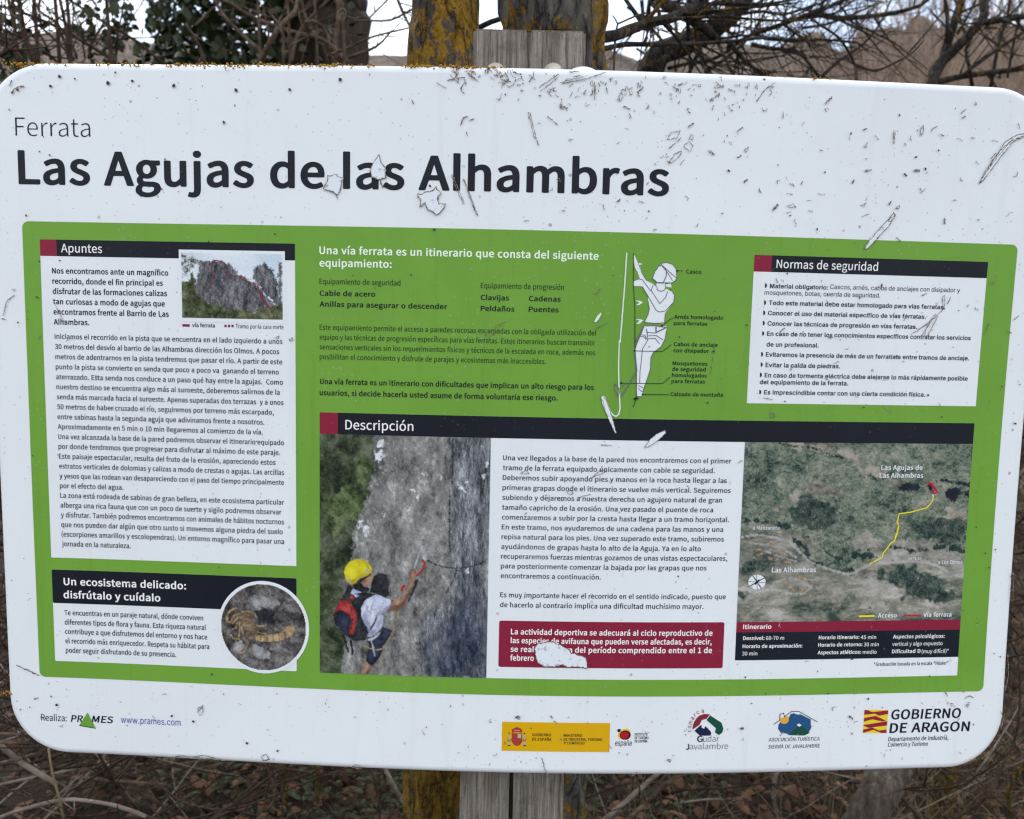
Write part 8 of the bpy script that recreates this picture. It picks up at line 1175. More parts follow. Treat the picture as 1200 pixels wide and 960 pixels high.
["panel","scratch","scratch",12,[["L",10,[357,-2975,376,-2950,401,-2936,427,-2942,449,-2921,484,-2925,508,-2910,542,-2908,601,-2921,631,-2939,671,-2945,721,-2980,761,-3000,781,-3020,811,-3048,851,-3051,876,-3069,921,-3079,960,-3093,991,-3113,1010,-3169,1019,-3240,984,-3245,954,-3230,905,-3226,846,-3223,767,-3232,742,-3217,712,-3198,668,-3213,609,-3229,560,-3227,501,-3231,462,-3224,432,-3202,397,-3177,379,-3147,360,-3076,352,-3026,357,-2975]],["L",11,[-2254,2750,-2211,2745,-2151,2759,-2117,2735,-2061,2708,-2088,2681,-2092,2636,-2105,2570,-2126,2536,-2143,2524,-2177,2560,-2237,2573,-2294,2583,-2288,2633,-2254,2679,-2254,2750]],["L",11,[-1638,2997,-1624,2956,-1619,2915,-1585,2875,-1556,2834,-1564,2785,-1555,2732,-1598,2718,-1649,2709,-1691,2725,-1729,2757,-1742,2815,-1704,2906,-1638,2997]],["L",11,[-1180,2551,-1138,2544,-1087,2570,-1037,2582,-986,2601,-961,2638,-944,2600,-901,2565,-934,2531,-943,2506,-925,2435,-849,2441,-860,2391,-915,2332,-949,2305,-992,2347,-1051,2371,-1086,2454,-1145,2408,-1134,2486,-1168,2518,-1180,2551]],["L",15,[-1623,2701,-1611,2660,-1589,2611]],["L",7,[-782,2773,-760,2774,-620,2454,-632,2446,-698,2577,-782,2773]],["L",8,[-636,2735,-622,2715,-453,2308,-491,2357,-636,2735]],["L",12,[-2143,2524,-2134,2478]],["L",7,[1640,-445,1699,-343,1792,-262,1886,-219,1897,-245,1826,-325,1733,-401,1640,-445]],["L",8,[4263,2044,4341,2170,4470,2328,4610,2486,4634,2466,4547,2320,4407,2162,4306,2051,4263,2044]],["L",10,[5663,2870,5726,3004,5848,3212,5951,3377,6084,3463,6180,3487,6184,3452,6069,3402,5982,3298,5857,3121,5723,2923,5663,2870]],["L",9,[5700,2932,5811,3139,5906,3285,6025,3400,6173,3456]],["L",7,[5737,3005,5891,3223,6045,3421]],["L",8,[5786,3169,5845,3242]],["L",6,[1080,183,1112,194,1145,138,1213,-29,1284,-260,1269,-270,1161,-41,1080,183]],["L",17,[-6079,3664,-6015,3725,-5918,3746]],["L",14,[-6100,3746,-6064,3810]],["L",17,[-682,3355,-643,3437,-593,3454]],["L",16,[-576,3406,-516,3430]],["L",8,[115,3507,135,3501,216,3211,192,3227,115,3507]],["L",10,[220,3195,245,3140]],["L",9,[-1259,3631,-1228,3580]],["L",9,[-966,3829,-849,3766]],["L",10,[-607,3275,-590,3227]],["L",9,[500,3848,782,3903,1013,3990]],["L",7,[483,3857,748,3928]],["L",8,[235,3793,366,3893,464,3953]],["L",7,[253,3746,448,3911]],["L",15,[883,3874,890,3675]],["L",17,[-199,3816,-117,3882]],["L",15,[-50,3851,-37,3884]],["L",15,[117,3855,156,3904]],["L",8,[1174,3722,1205,3771,1224,3723,1193,3658,1174,3722]],["L",7,[1295,3806,1327,3823,1324,3742,1304,3742,1295,3806]],["L",15,[1390,3776,1455,3827]],["L",12,[1228,3610,1313,3581]],["L",10,[1305,3532,1320,3493]],["L",12,[343,3474,463,3379]],["L",8,[1767,3253,1814,3337,1916,3350,1885,3274,1818,3249,1767,3253]],["L",9,[1789,3140,1936,3275]],["L",8,[1796,2976,1860,3076,1943,3128,1929,3062,1847,2994,1796,2976]],["L",12,[580,3978,696,3991]],["L",11,[1019,3814,1038,3750]],["L",12,[2813,3720,2899,3846,2987,3915]],["L",10,[2990,3876,3016,3900]],["L",14,[3654,3721,3724,3816]],["L",12,[3143,3537,3145,3613]],["L",12,[2600,3363,2666,3421]],["L",8,[2698,3154,2741,3198,2749,3172,2716,3138,2698,3154]],["L",15,[2616,3068,2667,3100]],["L",8,[4525,3456,4539,3456,4545,3307,4534,3307,4525,3456]],["L",9,[4854,3469,4896,3531,4893,3438,4867,3410,4854,3469]],["L",23,[4206,2977,4284,2987]],["L",23,[4824,3007,4897,2997]],["L",10,[3278,2793,3340,2762]],["L",12,[3420,2781,3435,2822]],["L",9,[3240,2675,3322,2661]],["L",23,[3088,2462,3153,2538]],["L",8,[3260,2525,3329,2550,3366,2518,3314,2503,3260,2525]],["L",15,[4534,2578,4566,2627]],["L",7,[4542,2388,4605,2502,4622,2479,4579,2382,4542,2388]],["L",12,[5350,3689,5417,3742]],["L",15,[5374,3631,5415,3659]],["L",15,[2424,3747,2443,3725]],["L",17,[2009,3392,2075,3443]],["L",8,[2029,3262,2047,3312,2082,3303,2077,3263,2029,3262]],["L",7,[1965,3178,2024,3229,2077,3191,2046,3115,1965,3178]],["L",8,[3503,2590,3556,2602]],["L",9,[3528,2483,3583,2468]],["L",8,[5124,992,5158,1158,5243,1280,5278,1251,5211,1099,5170,1008,5124,992]],["L",9,[4947,1018,5158,1158,5349,1342]],["L",8,[5091,1006,5217,1219]],["L",8,[5321,1491,5351,1503,5359,1342,5340,1342,5321,1491]],["L",9,[5392,1403,5431,1494]],["L",19,[3262,1013,3320,1064]],["L",10,[3750,1627,3754,1657]],["L",10,[4840,1181,4871,1271]],["L",9,[3969,639,4046,656]],["L",10,[5919,1039,5961,1176]],["L",10,[6287,1228,6345,1290]],["L",11,[3099,196,3216,180]],["L",9,[3197,-34,3231,21,3252,-24,3220,-49,3197,-34]],["L",9,[4665,121,4750,46]],["L",8,[5933,1686,5956,1710,5985,1675,5955,1656,5933,1686]],["L",10,[6193,1105,6271,1061]],["L",7,[123,-785,189,-736,227,-791,123,-785]],["L",9,[1000,-818,1110,-725,1180,-738,1055,-797,1000,-818]],["L",9,[696,-1002,737,-973,786,-1014,739,-1044,696,-1002]],["L",9,[838,-1071,992,-1034]],["L",10,[1100,-414,1235,-418]],["L",15,[599,-1075,656,-1116]],["L",15,[183,-1296,210,-1276]],["L",10,[-6281,1007,-6227,1180,-6129,1266]],["L",10,[-6298,969,-6251,960]],["L",7,[-6151,1328,-6120,1335,-6127,1304,-6151,1328]],["L",9,[-2730,796,-2692,815,-2686,784,-2718,771,-2730,796]],["L",8,[-2894,798,-2863,836,-2850,806,-2894,798]],["L",7,[-5625,1146,-5566,1022,-5505,914]],["L",12,[-5870,727,-5824,765]],["L",10,[-5512,709,-5447,758]],["L",12,[-5155,300,-5124,275]],["L",14,[-6302,-3462,-6128,-3537,-6008,-3591]],["L",10,[474,-4419,509,-4547,567,-4681]],["L",8,[-6499,-4136,-6403,-4226]],["L",8,[-6384,-4307,-6298,-4375,-6251,-4327]],["L",8,[6528,-2044,6563,-2039,6577,-2396,6542,-2396,6528,-2044]],["L",8,[6555,-3102,6587,-3412,6543,-3641]],["L",9,[6286,-4511,6376,-4420,6487,-4296,6530,-4216]],["L",8,[6509,-3870,6552,-3986,6525,-4135]],["L",11,[-4292,-4631,-4178,-4590,-4020,-4599,-3862,-4607,-3547,-4623]],["L",10,[-3997,-4592,-3861,-4566,-3660,-4618]],["L",12,[-3121,-4542,-3054,-4504,-3010,-4570,-3088,-4597,-3121,-4542]],["L",9,[-1948,-4617,-1882,-4580,-1816,-4611,-1838,-4640,-1948,-4617]],["L",21,[-3942,-3992,-3874,-3920]],["L",8,[-3942,-3946,-3874,-3897,-3864,-3988,-3921,-4036,-3942,-3946]],["L",23,[568,-3864,601,-3897]],["L",15,[137,-3893,169,-3876,181,-3915,137,-3893]],["L",25,[3002,-4045,3046,-4029]],["L",25,[4433,-3905,4492,-3940]],["L",11,[2076,-4439,2120,-4434,2110,-4473,2076,-4439]],["L",10,[6004,-3701,6061,-3667,6122,-3691]],["L",8,[5808,-3765,5844,-3766,5835,-3812,5808,-3765]],["L",9,[6021,-3781,6068,-3782,6047,-3816,6021,-3781]],["L",8,[1622,-4640,1697,-4595]],["L",6,[2420,483,2454,795]],["L",7,[954,1423,1012,1476,1031,1484,990,1424,954,1423]],["L",7,[971,996,1042,1038,1134,1081]],["L",6,[-359,864,-289,948,-177,1032,-105,1065,-196,971,-308,855,-359,864]]]],
]
LAYER = 0.00014
PARTS = {'panel': panel}
def painted(part, sub, mat, shapes):
    """Take a piece into a printed photograph; False if it is a piece of its own."""
    if (part, sub) in (('climber_picture', None), ('map_picture', None), ('cliff_picture', 'sky')):
        PICTURES[part] = Picture(*(q * 1e-4 for q in shapes[0][1:5]), mat)
        return True
    if (part, sub) == ('scorpion_picture', 'gravel'):
        u, v, ru, rv = (q * 1e-4 for q in shapes[0][1:])
        PICTURES[part] = Picture(u - ru, v - rv, u + ru, v + rv, mat, True)
        return True
    if part not in PICTURES or sub in LOOSE:
        return False
    pic = PICTURES[part]
    for s in shapes:
        if s[0] == 'L':
            q = [a * 1e-4 for a in s[2]]
            pic.stroke(list(zip(q[0::2], q[1::2])), s[1] * 1e-4, mat, False)
        elif s[0] == 'E':
            u, v, ru, rv = (q * 1e-4 for q in s[1:])
            pic.stroke([(u + ru * math.cos(a * 0.5236), v + rv * math.sin(a * 0.5236)) for a in range(12)], 0, mat, True)
        elif s[0] == 'K':
            for _ in range(150):
                e = [(s[1][i] * 1e-4, s[1][i + 1] * 1e-4) for i in range(0, len(s[1]), 2)]
                k_ = rnd.randrange(len(e) - 1)
                t, off = rnd.random(), abs(rnd.gauss(0, 0.016)) * (1 if rnd.random() < 0.7 else 2.6) + 0.001
                u, v = e[k_][0] + (e[k_ + 1][0] - e[k_][0]) * t + off, e[k_][1] + (e[k_ + 1][1] - e[k_][1]) * t
                if u < -0.075:
                    pic.dab(u, v, rnd.uniform(0.0006, 0.0022), rnd.uniform(0.15, 0.6))
        else:
            q = [a * 1e-4 for a in s[-1]]
            pic.stroke(list(zip(q[0::2], q[1::2])), 0, mat, True)
    return True

for part, sub, mat, layer, shapes in PRINT:
    if painted(part, sub, mat, shapes):
        if not sub:
            PARTS[part] = None
        continue
    if PARTS.get(part, 0) is None:                     # all the ink under the loose pieces is down: lay the picture
        PARTS[part] = PICTURES[part].build(part, sign, LAYER * 5)
    V, F = [], []
    lift = LAYER * (layer + 1)
    for s in shapes:
        lift += 2e-7
        if s[0] == 'R':
            u0, v0, u1, v1, r = (q * 1e-4 for q in s[1:])
            p2, tr = fill(rounded(u0, v0, u1, v1, r, 6))
        elif s[0] == 'P':
            q = [a * 1e-4 for a in s[1]]
            p2, tr = fill(list(zip(q[0::2], q[1::2])))
        elif s[0] == 'W':
            q = [a * 1e-4 for a in s[2]]
            p2, tr = fill(organic(list(zip(q[0::2], q[1::2])), s[1] * 1e-4))
        elif s[0] == 'K':
            flecks(V, F, s[1], s[2], lift)
            continue
        elif s[0] == 'E':
            u, v, ru, rv = (q * 1e-4 for q in s[1:])
            n = 48 if ru > 0.01 else 14
            p2, tr = fill([(u + ru * math.cos(2 * math.pi * i / n), v + rv * math.sin(2 * math.pi * i / n)) for i in range(n)])
        elif s[0] == 'L':
            q = [a * 1e-4 for a in s[2]]
            ribbon(V, F, list(zip(q[0::2], q[1::2])), s[1] * 1e-4 * (1.0 if mat == 'scratch' else 1), lift, mat == 'scratch')
            continue
        else:
            _, style, text, u, v, w, cap, slant, rot = s
            text_mesh(V, F, style, text, u * 1e-4, v * 1e-4, w * 1e-4, cap * 1e-4, slant, rot, lift)
            continue
        b = len(V)
        V += [on_panel(u, v, lift) + OFF for u, v in p2]
        F += [tuple(b + i for i in t) for t in tr]
    parent = PARTS[part] if sub else sign
    o = mesh_obj(sub or part, V, F, MATS[mat], parent)
    if not sub:
        PARTS[part] = o

for part, host, lift in (('cliff_picture', None, 6), ('scorpion_picture', None, 7)):
    if part in PICTURES and PARTS.get(part) is not None:
        PICTURES[part].build('photograph', PARTS[part], LAYER * lift)

# --- weather marks that nobody could count: specks, and orange lichen along the top edge
V, F = [], []
def blot(u, v, r, lift=LAYER * 13.5, asp=1.0):
    n = 7
    a0 = rnd.random() * 6.28
    b = len(V)
    ca, sa = math.cos(a0), math.sin(a0)
    for i in range(n):
        a = 6.283 * i / n
        q = r * rnd.uniform(0.6, 1.3)
        x, y = q * math.cos(a) * asp, q * math.sin(a)
        V.append(on_panel(u + x * ca - y * sa, v + x * sa + y * ca, lift) + OFF)
    F.append(tuple(range(b, b + n)))
for i in range(900):
    u, v = rnd.uniform(PU0 + 0.012, PU1 - 0.012), rnd.uniform(PV0 + 0.012, PV1 - 0.012)
    keep = 0.35 + 0.65 * max(0, (u - 0.0) / 0.6) + (0.4 if v > 0.22 else 0) + (0.3 if v < -0.36 else 0)
    if rnd.random() > keep:
        continue
    blot(u, v, 0.0004 + 0.0009 * rnd.random() ** 4, asp=rnd.choice((1, 1, 1.4, 1.8)))
for u, v, r in ((-0.548, 0.386, .0022), (-0.53, 0.384, .0012), (-0.49, 0.379, .0024), (-0.46, 0.382, .0016), (-0.41, 0.377, .0022), (-0.335, 0.372, .0022), (-0.27, 0.373, .002), (-0.21, 0.385, .0022), (-0.56, 0.375, .0016), (-0.60, 0.37, .0016), (-0.35, 0.335, .0018), (-0.58, -0.398, .002), (-0.40, -0.412, .0018), (-0.33, -0.437, .0018), (-0.29, -0.445, .0016), (-0.375, -0.348, .0014)):
    blot(u, v, r)
tag(mesh_obj('dirt_speck', V, F, M_SPECK, panel), kind='stuff')

# broken little scratch outlines, thickest along the upper rim right of the post
V, F = [], []
def squiggle(u, v, ln, w):
    a = rnd.uniform(0, 6.283)
    pts = [(u, v)]
    for _ in range(rnd.randint(3, 6)):
        a += rnd.gauss(0, 0.8)
        u, v = u + math.cos(a) * ln, v + math.sin(a) * ln
        pts.append((u, v))
    if rnd.random() < 0.25:
        pts.append(pts[0])
    ribbon(V, F, pts, w, LAYER * (12.6 + 0.002 * len(V) / 1000), True)
for i in range(120):
    squiggle(rnd.uniform(-0.03, 0.30), 0.394 - abs(rnd.gauss(0, 0.017)), rnd.uniform(0.0006, 0.0019), rnd.uniform(0.0005, 0.0009))
for i in range(70):
    squiggle(rnd.uniform(0.0, 0.64), rnd.uniform(0.22, 0.39), rnd.uniform(0.0007, 0.002), rnd.uniform(0.0005, 0.0010))
for i in range(60):
    squiggle(rnd.uniform(0.28, 0.62), rnd.uniform(-0.42, 0.2), rnd.uniform(0.0007, 0.002), rnd.uniform(0.0005, 0.0009))
for i in range(45):
    squiggle(rnd.uniform(-0.62, 0.6), rnd.uniform(-0.45, -0.37), rnd.uniform(0.0006, 0.0016), rnd.uniform(0.0005, 0.0009))
for i in range(36):
    squiggle(rnd.uniform(-0.08, 0.0), 0.396 - abs(rnd.gauss(0, 0.006)), rnd.uniform(0.001, 0.003), rnd.uniform(0.0006, 0.0012))
tag(mesh_obj('scuff', V, F, MATS['scratch'], panel), kind='stuff')

def crust(spots, name, parent, mat, seed):
    """Knobbly lichen cushions: many small squashed domes."""
    rr = random.Random(seed)
    V, F = [], []
    for p, r, cnt in spots:
        for _ in range(int(cnt * 2.2)):
            c = p + Vector((rr.gauss(0, r * 1.7), rr.gauss(0, 0.004), -abs(rr.gauss(0, r * 0.30))))
            s = rr.uniform(0.0005, 0.0017)
            b = len(V)
            for (x, y, z) in ((0, -1, 0), (1, 0, 0), (0.3, 0, 0.95), (-0.8, 0, 0.6), (-0.8, 0, -0.6), (0.3, 0, -0.95), (0, 0.8, 0)):
                V.append(c + Vector((x, y * 0.8, z)) * s * rr.uniform(0.75, 1.25))
            for i in range(1, 6):
                j = 1 + i % 5
                F.append((b, b + i, b + j))
                F.append((b + 6, b + j, b + i))
    o = mesh_obj(name, V, F, mat, parent, smooth=True)
    tag(o, kind='stuff')
    return o

spots = []
for u, r, n in ((-0.583, .012, 34), (-0.56, .010, 16), (-0.60, .006, 8), (-0.52, .008, 6), (-0.45, .007, 26), (-0.395, .010, 50), (-0.37, .009, 40), (-0.325, .011, 70), (-0.293, .005, 26), (-0.262, .009, 55), (-0.225, .006, 24), (-0.21, .009, 50), (-0.18, .006, 20),
                (-0.125, .005, 26), (-0.115, .007, 36), (-0.075, .006, 46), (-0.062, .008, 60), (-0.035, .007, 26), (0.31, .006, 14), (0.36, .004, 10), (-0.49, .006, 12)):
    spots.append((on_panel(u, 0.4030, -0.006) + OFF, r, n))
spots.append((on_panel(-0.6405, -0.385, -0.006) + OFF, .005, 24))
crust(spots, 'lichen_crust', panel, M_CRUST, 5)

# --- a post of two planks, with the fixing bolts behind the panel's edges
def plank(u0t, u1t, u0b, u1b, y0, y1, zt, zb, name):
    bm = bmesh.new()
    n = 26
    rows_ = []
    for i in range(n + 1):
        t = i / n
        z = zt + (zb - zt) * t
        a, b = u0t + (u0b - u0t) * t, u1t + (u1b - u1t) * t
        w = 0.0005 * noise.noise(Vector((a * 9, z * 5, 1)))
        rows_.append([bm.verts.new((x + w, y, z)) for x, y in ((a, y0), (b, y0), (b, y1), (a, y1))])
    for r0, r1 in zip(rows_[:-1], rows_[1:]):
        for i in range(4):
            j = (i + 1) % 4
            bm.faces.new((r0[i], r0[j], r1[j], r1[i]))
    bm.faces.new(rows_[0][::-1])
    bm.faces.new(rows_[-1])
    edges = [e for e in bm.edges if abs((e.verts[0].co - e.verts[1].co).z) > 0.01 or (e.verts[0].co.z > zt - 1e-4 and e.verts[1].co.z > zt - 1e-4)]
    bmesh.ops.bevel(bm, geom=edges, offset=0.003, segments=2, affect='EDGES', clamp_overlap=True)
    bmesh.ops.recalc_face_normals(bm, faces=bm.faces)
    me = bpy.data.meshes.new(name)
    bm.to_mesh(me)
    bm.free()
    me.materials.append(M_PLANK)
    o = bpy.data.objects.new(name, me)
    o.parent = sign
    link(o)
    return o
PY0 = 0.0285
plank(-0.0572, 0.0112, -0.0598, 0.0030, PY0, PY0 + 0.07, 1.8135, -0.3, 'post_plank')
plank(0.0117, 0.0812, 0.0150, 0.0800, PY0 - 0.001, PY0 + 0.07, 1.8135, -0.3, 'post_plank')
plank(-0.02, 0.05, -0.02, 0.05, PY0 + 0.045, PY0 + 0.066, 1.75, -0.3, 'spacer_plank')

def bolt(u, z, flip):
    bm = bmesh.new()
    bmesh.ops.create_uvsphere(bm, u_segments=20, v_segments=10, radius=0.0095)
    for v in bm.verts:
        v.co.y *= 0.55
    me = bpy.data.meshes.new('bolt')
    ret = bmesh.ops.create_cone(bm, cap_ends=True, segments=24, radius1=0.0125, radius2=0.0115, depth=0.003)
    bmesh.ops.rotate(bm, verts=ret['verts'], cent=(0, 0, 0), matrix=Matrix.Rotation(rad(90), 3, 'X'))
    bmesh.ops.translate(bm, verts=ret['verts'], vec=(0, 0.005, 0))
    bm.to_mesh(me)
    bm.free()
    me.polygons.foreach_set('use_smooth', [True] * len(me.polygons))
    me.materials.append(M_BOLT)
    o = bpy.data.objects.new('bolt', me)
    o.location = (u, PY0 - 0.0265, z)
    o.parent = sign
    link(o)
for u, z in ((-0.0285, Z0 + 0.4045), (0.0415, Z0 + 0.4060), (-0.037, Z0 - 0.4670), (0.0300, Z0 - 0.4700)):
    bolt(u, z, 1)

# --- the peeled corner of sheet standing up at the rim beside the post
b = []
for i in range(9):
    t = i / 8
    u = 0.058 + 0.036 * t
    b.append((u, 0.0062 * math.sin(math.pi * t) ** 0.8 if 0 < t < 1 else 0))
V = [on_panel(u, 0.400, -0.005) + OFF for u, h in b] + [on_panel(u, 0.4025 + h, -0.012) + OFF for u, h in b] + [on_panel(u, 0.4025 + h, -0.0135) + OFF for u, h in b] + [on_panel(u, 0.400, -0.0085) + OFF for u, h in b]
F = []
for r_ in range(3):
    for i in range(8):
        F.append((r_ * 9 + i, r_ * 9 + i + 1, (r_ + 1) * 9 + i + 1, (r_ + 1) * 9 + i))
mesh_obj('lifted_rim', V, F, MATS['white_clean'], panel, smooth=True)

# ------------------------------------------------------------------ tubes, trunks, twigs
def spline(pts, radii, step):
    """Catmull-Rom through points; returns finely spaced points and radii."""
    out, rr = [], []
    P = [pts[0] * 2 - pts[1]] + list(pts) + [pts[-1] * 2 - pts[-2]]
    for i in range(1, len(P) - 2):
        a, b, c, d = P[i - 1], P[i], P[i + 1], P[i + 2]
        n = max(1, int((c - b).length / step))
        for q in range(n):
            t = q / n
            out.append(0.5 * ((2 * b) + (c - a) * t + (2 * a - 5 * b + 4 * c - d) * t * t + (3 * b - a - 3 * c + d) * t ** 3))
            rr.append(radii[i - 1] + (radii[i] - radii[i - 1]) * t)
    out.append(pts[-1])
    rr.append(radii[-1])
    return out, rr

def tube(V, F, pts, radii, sides=6, rough=0.0, freq=30.0, seed=0.0):
    n = len(pts)
    b0 = len(V)
    up = Vector((0.13, 0.21, 1.0))
    t = (pts[1] - pts[0]).normalized()
    x = t.cross(Vector((1, 0.3, 0.1))) if abs(t.dot(up.normalized())) > 0.95 else t.cross(up)
    x.normalize()
    for i in range(n):
        t = (pts[min(i + 1, n - 1)] - pts[max(i - 1, 0)])
        t = t.normalized() if t.length > 1e-9 else Vector((0, 0, 1))
        x = (x - t * x.dot(t)).normalized()
        y = t.cross(x)
        for s in range(sides):
            a = 6.28318 * s / sides
            d = x * math.cos(a) + y * math.sin(a)
            r = radii[i]
            if rough:
                q = pts[i] + d * r
                r *= 1 + rough * noise.fractal(Vector((q.x * freq, q.y * freq, q.z * freq * 0.35 + seed)), 0.8, 2.1, 4)
            V.append(pts[i] + d * r)
    for i in range(n - 1):
        for s in range(sides):
            e = (s + 1) % sides
            F.append((b0 + i * sides + s, b0 + i * sides + e, b0 + (i + 1) * sides + e, b0 + (i + 1) * sides + s))
    F.append(tuple(b0 + s for s in range(sides))[::-1])
    F.append(tuple(b0 + (n - 1) * sides + s for s in range(sides)))

def twig_spray(V, F, base, d, length, r, rng, depth=2, curl=0.5, sides=4):
    """A wandering twig that forks."""
    pts, rr = [base], [r]
    n = max(4, int(length / 0.05))
    p, dd = base.copy(), d.normalized()
    forks = []
    for i in range(n):
        dd = (dd + Vector((rng.gauss(0, 1), rng.gauss(0, 1), rng.gauss(0, 1))) * 0.13 * curl + Vector((0, 0, 0.02))).normalized()
        p = p + dd * (length / n)
        pts.append(p.copy())
        rr.append(r * (1 - 0.8 * (i + 1) / n))
        if depth > 0 and rng.random() < 0.38 and i > 0:
            forks.append((p.copy(), dd.copy(), rr[-1], 1 - (i + 1) / n))
    tube(V, F, pts, rr, sides)
    for q, e, r2, rest in forks:
        side = Vector((rng.gauss(0, 1), rng.gauss(0, 1), rng.gauss(0, 1)))
        side = (side - e * side.dot(e)).normalized()
        twig_spray(V, F, q, e + side * rng.uniform(0.5, 1.1), length * rng.uniform(0.3, 0.6) * (0.4 + rest), r2 * 0.7, rng, depth - 1, curl, sides)

def px_tube(V, F, trace, y, wpx, sides=7, rough=0.12, y1=None, seed=0.0, spray=None, step=0.03, freq=25):
    """A branch that runs along sight lines of the photograph, at its own distance behind the sign, with a width in photo pixels there."""
    n = len(trace)
    pts, rr = [], []
    for i, (px, py) in enumerate(trace):
        t = i / (n - 1)
        yy = y if y1 is None else y + (y1 - y) * t
        yy += 0.06 * noise.noise(Vector((px * 0.02, py * 0.02, seed)))
        p = at(px, py, yy)
        w = wpx[0] + (wpx[1] - wpx[0]) * t if isinstance(wpx, tuple) else wpx
        pts.append(p)
        rr.append(0.5 * w * (yy - EYE.y) / 960.0)
    P, Rr = spline(pts, rr, step)
    tube(V, F, P, Rr, sides, rough, freq, seed)
    if spray:
        cnt, ln, rng = spray
        for _ in range(cnt):
            i = rng.randrange(len(P) // 4, len(P))
            j = max(1, i)
            d = (P[j] - P[j - 1]).normalized()
            side = Vector((rng.gauss(0, 1), rng.gauss(0, 0.6), rng.gauss(0, 1)))
            side = (side - d * side.dot(d)).normalized()
            twig_spray(V, F, P[i], d * 0.8 + side, ln * rng.uniform(0.4, 1.3), min(Rr[i] * 0.5, 0.006), rng, 2)
    return P

def zoomed(ox, oy, s, pts):
    return [(ox + x / s, oy + y / s) for x, y in pts]

# ------------------------------------------------------------------ the two lichened trunks right behind the post
def trunk(root, pts, radii, mat, seed, name='trunk'):
    P, Rr = spline(pts, radii, 0.012)
    V, F = [], []
    tube(V, F, P, Rr, 56, 0.16, 26, seed)
    return mesh_obj(name, V, F, mat, root, smooth=True)

def local(root_loc, seq):
    return [Vector(p) - Vector(root_loc) for p in seq]

Y1 = 0.22
t1 = empty('lichened_tree', at(512, 1900, Y1))
t1.location.z = 0
tag(t1, 'slender tree trunk thickly crusted with orange lichen, just left of the wooden post', 'tree')
base = t1.location.copy()
r1 = 38.5 * (Y1 + 0.995) / 960
pts = [Vector((base.x - 0.01, Y1 + 0.02, -0.1)), at(513, 930, Y1), at(516, 600, Y1), at(517, 300, Y1), at(519, 75, Y1), at(522, 0, Y1), at(524, -300, Y1 + 0.03), at(522, -900, Y1 + 0.1)]
trunk(t1, local(base, pts), [r1 * 1.4, r1 * 1.02, r1, r1, r1 * .98, r1 * .96, r1 * .85, r1 * .6], M_TRUNK_THICK, 3.0)
rng = random.Random(4)
V, F = [], []
px_tube(V, F, [(545, 40), (575, 26), (610, 14), (660, -10), (760, -60)], Y1 + 0.45, (6.5, 4), 8, 0.1, None, 2.0, None)
for q in (-350, -520, -700, -820):
    px_tube(V, F, [(523, q), (523 + rng.choice((-1, 1)) * 140, q - 120), (523 + rng.choice((-1, 1)) * 330, q - 330)], Y1 + 0.05, (22, 5), 7, 0.1, Y1 + rng.uniform(-0.3, 0.9), q, (14, 0.5, rng))
mesh_obj('branch', [v - base for v in V], F, M_BRANCH, t1, smooth=True)

Y2 = 0.42
t2 = empty('lichened_tree', at(655, 1700, Y2))
t2.location.z = 0
tag(t2, 'thicker grey trunk with orange lichen streaks, rising directly behind the wooden post', 'tree')
base = t2.location.copy()
r2 = 56 * (Y2 + 0.995) / 960
pts = [Vector((base.x, Y2, -0.1)), at(636, 930, Y2), at(642, 600, Y2), at(646, 300, Y2), at(649, 75, Y2), at(649, 0, Y2), at(652, -300, Y2 + 0.06), at(640, -900, Y2 + 0.2)]
trunk(t2, local(base, pts), [r2 * 1.35, r2 * 0.98, r2, r2, r2, r2 * 1.03, r2 * .9, r2 * .6], M_TRUNK, 9.0)
V, F = [], []
Wz = lambda *p: zoomed(700, 0, 4.615, p)
Xz = lambda *p: zoomed(940, 0, 4.615, p)
px_tube(V, F, [(672, 44)] + Wz((0, 203), (100, 190), (200, 152), (300, 120), (400, 98), (470, 62), (550, 12), (640, -50), (760, -160)), Y2 + 0.02, (13, 9), 14, 0.16, Y2 + 0.5, 1.0, (10, 0.35, rng), 0.015)
px_tube(V, F, [(672, 56)] + Wz((20, 265), (150, 241), (300, 241), (420, 238), (560, 235), (750, 222), (900, 205), (1080, 215)), Y2 + 0.05, (6.5, 3), 8, 0.12, Y2 + 0.7, 5.0, (10, 0.3, rng), 0.02)
for q in (-300, -470, -640, -800):
    px_tube(V, F, [(650, q), (650 + rng.choice((-1, 1)) * 170, q - 140), (650 + rng.choice((-1, 1)) * 420, q - 300)], Y2 + 0.1, (28, 6), 7, 0.1, Y2 + rng.uniform(-0.2, 1.1), q, (14, 0.5, rng))
mesh_obj('branch', [v - base for v in V], F, M_BRANCH, t2, smooth=True)

# ------------------------------------------------------------------ bare trees on the right
def tree_thing(name, label, loc, group=None, cat='tree'):
    o = empty(name, loc)
    return tag(o, label, cat, group)

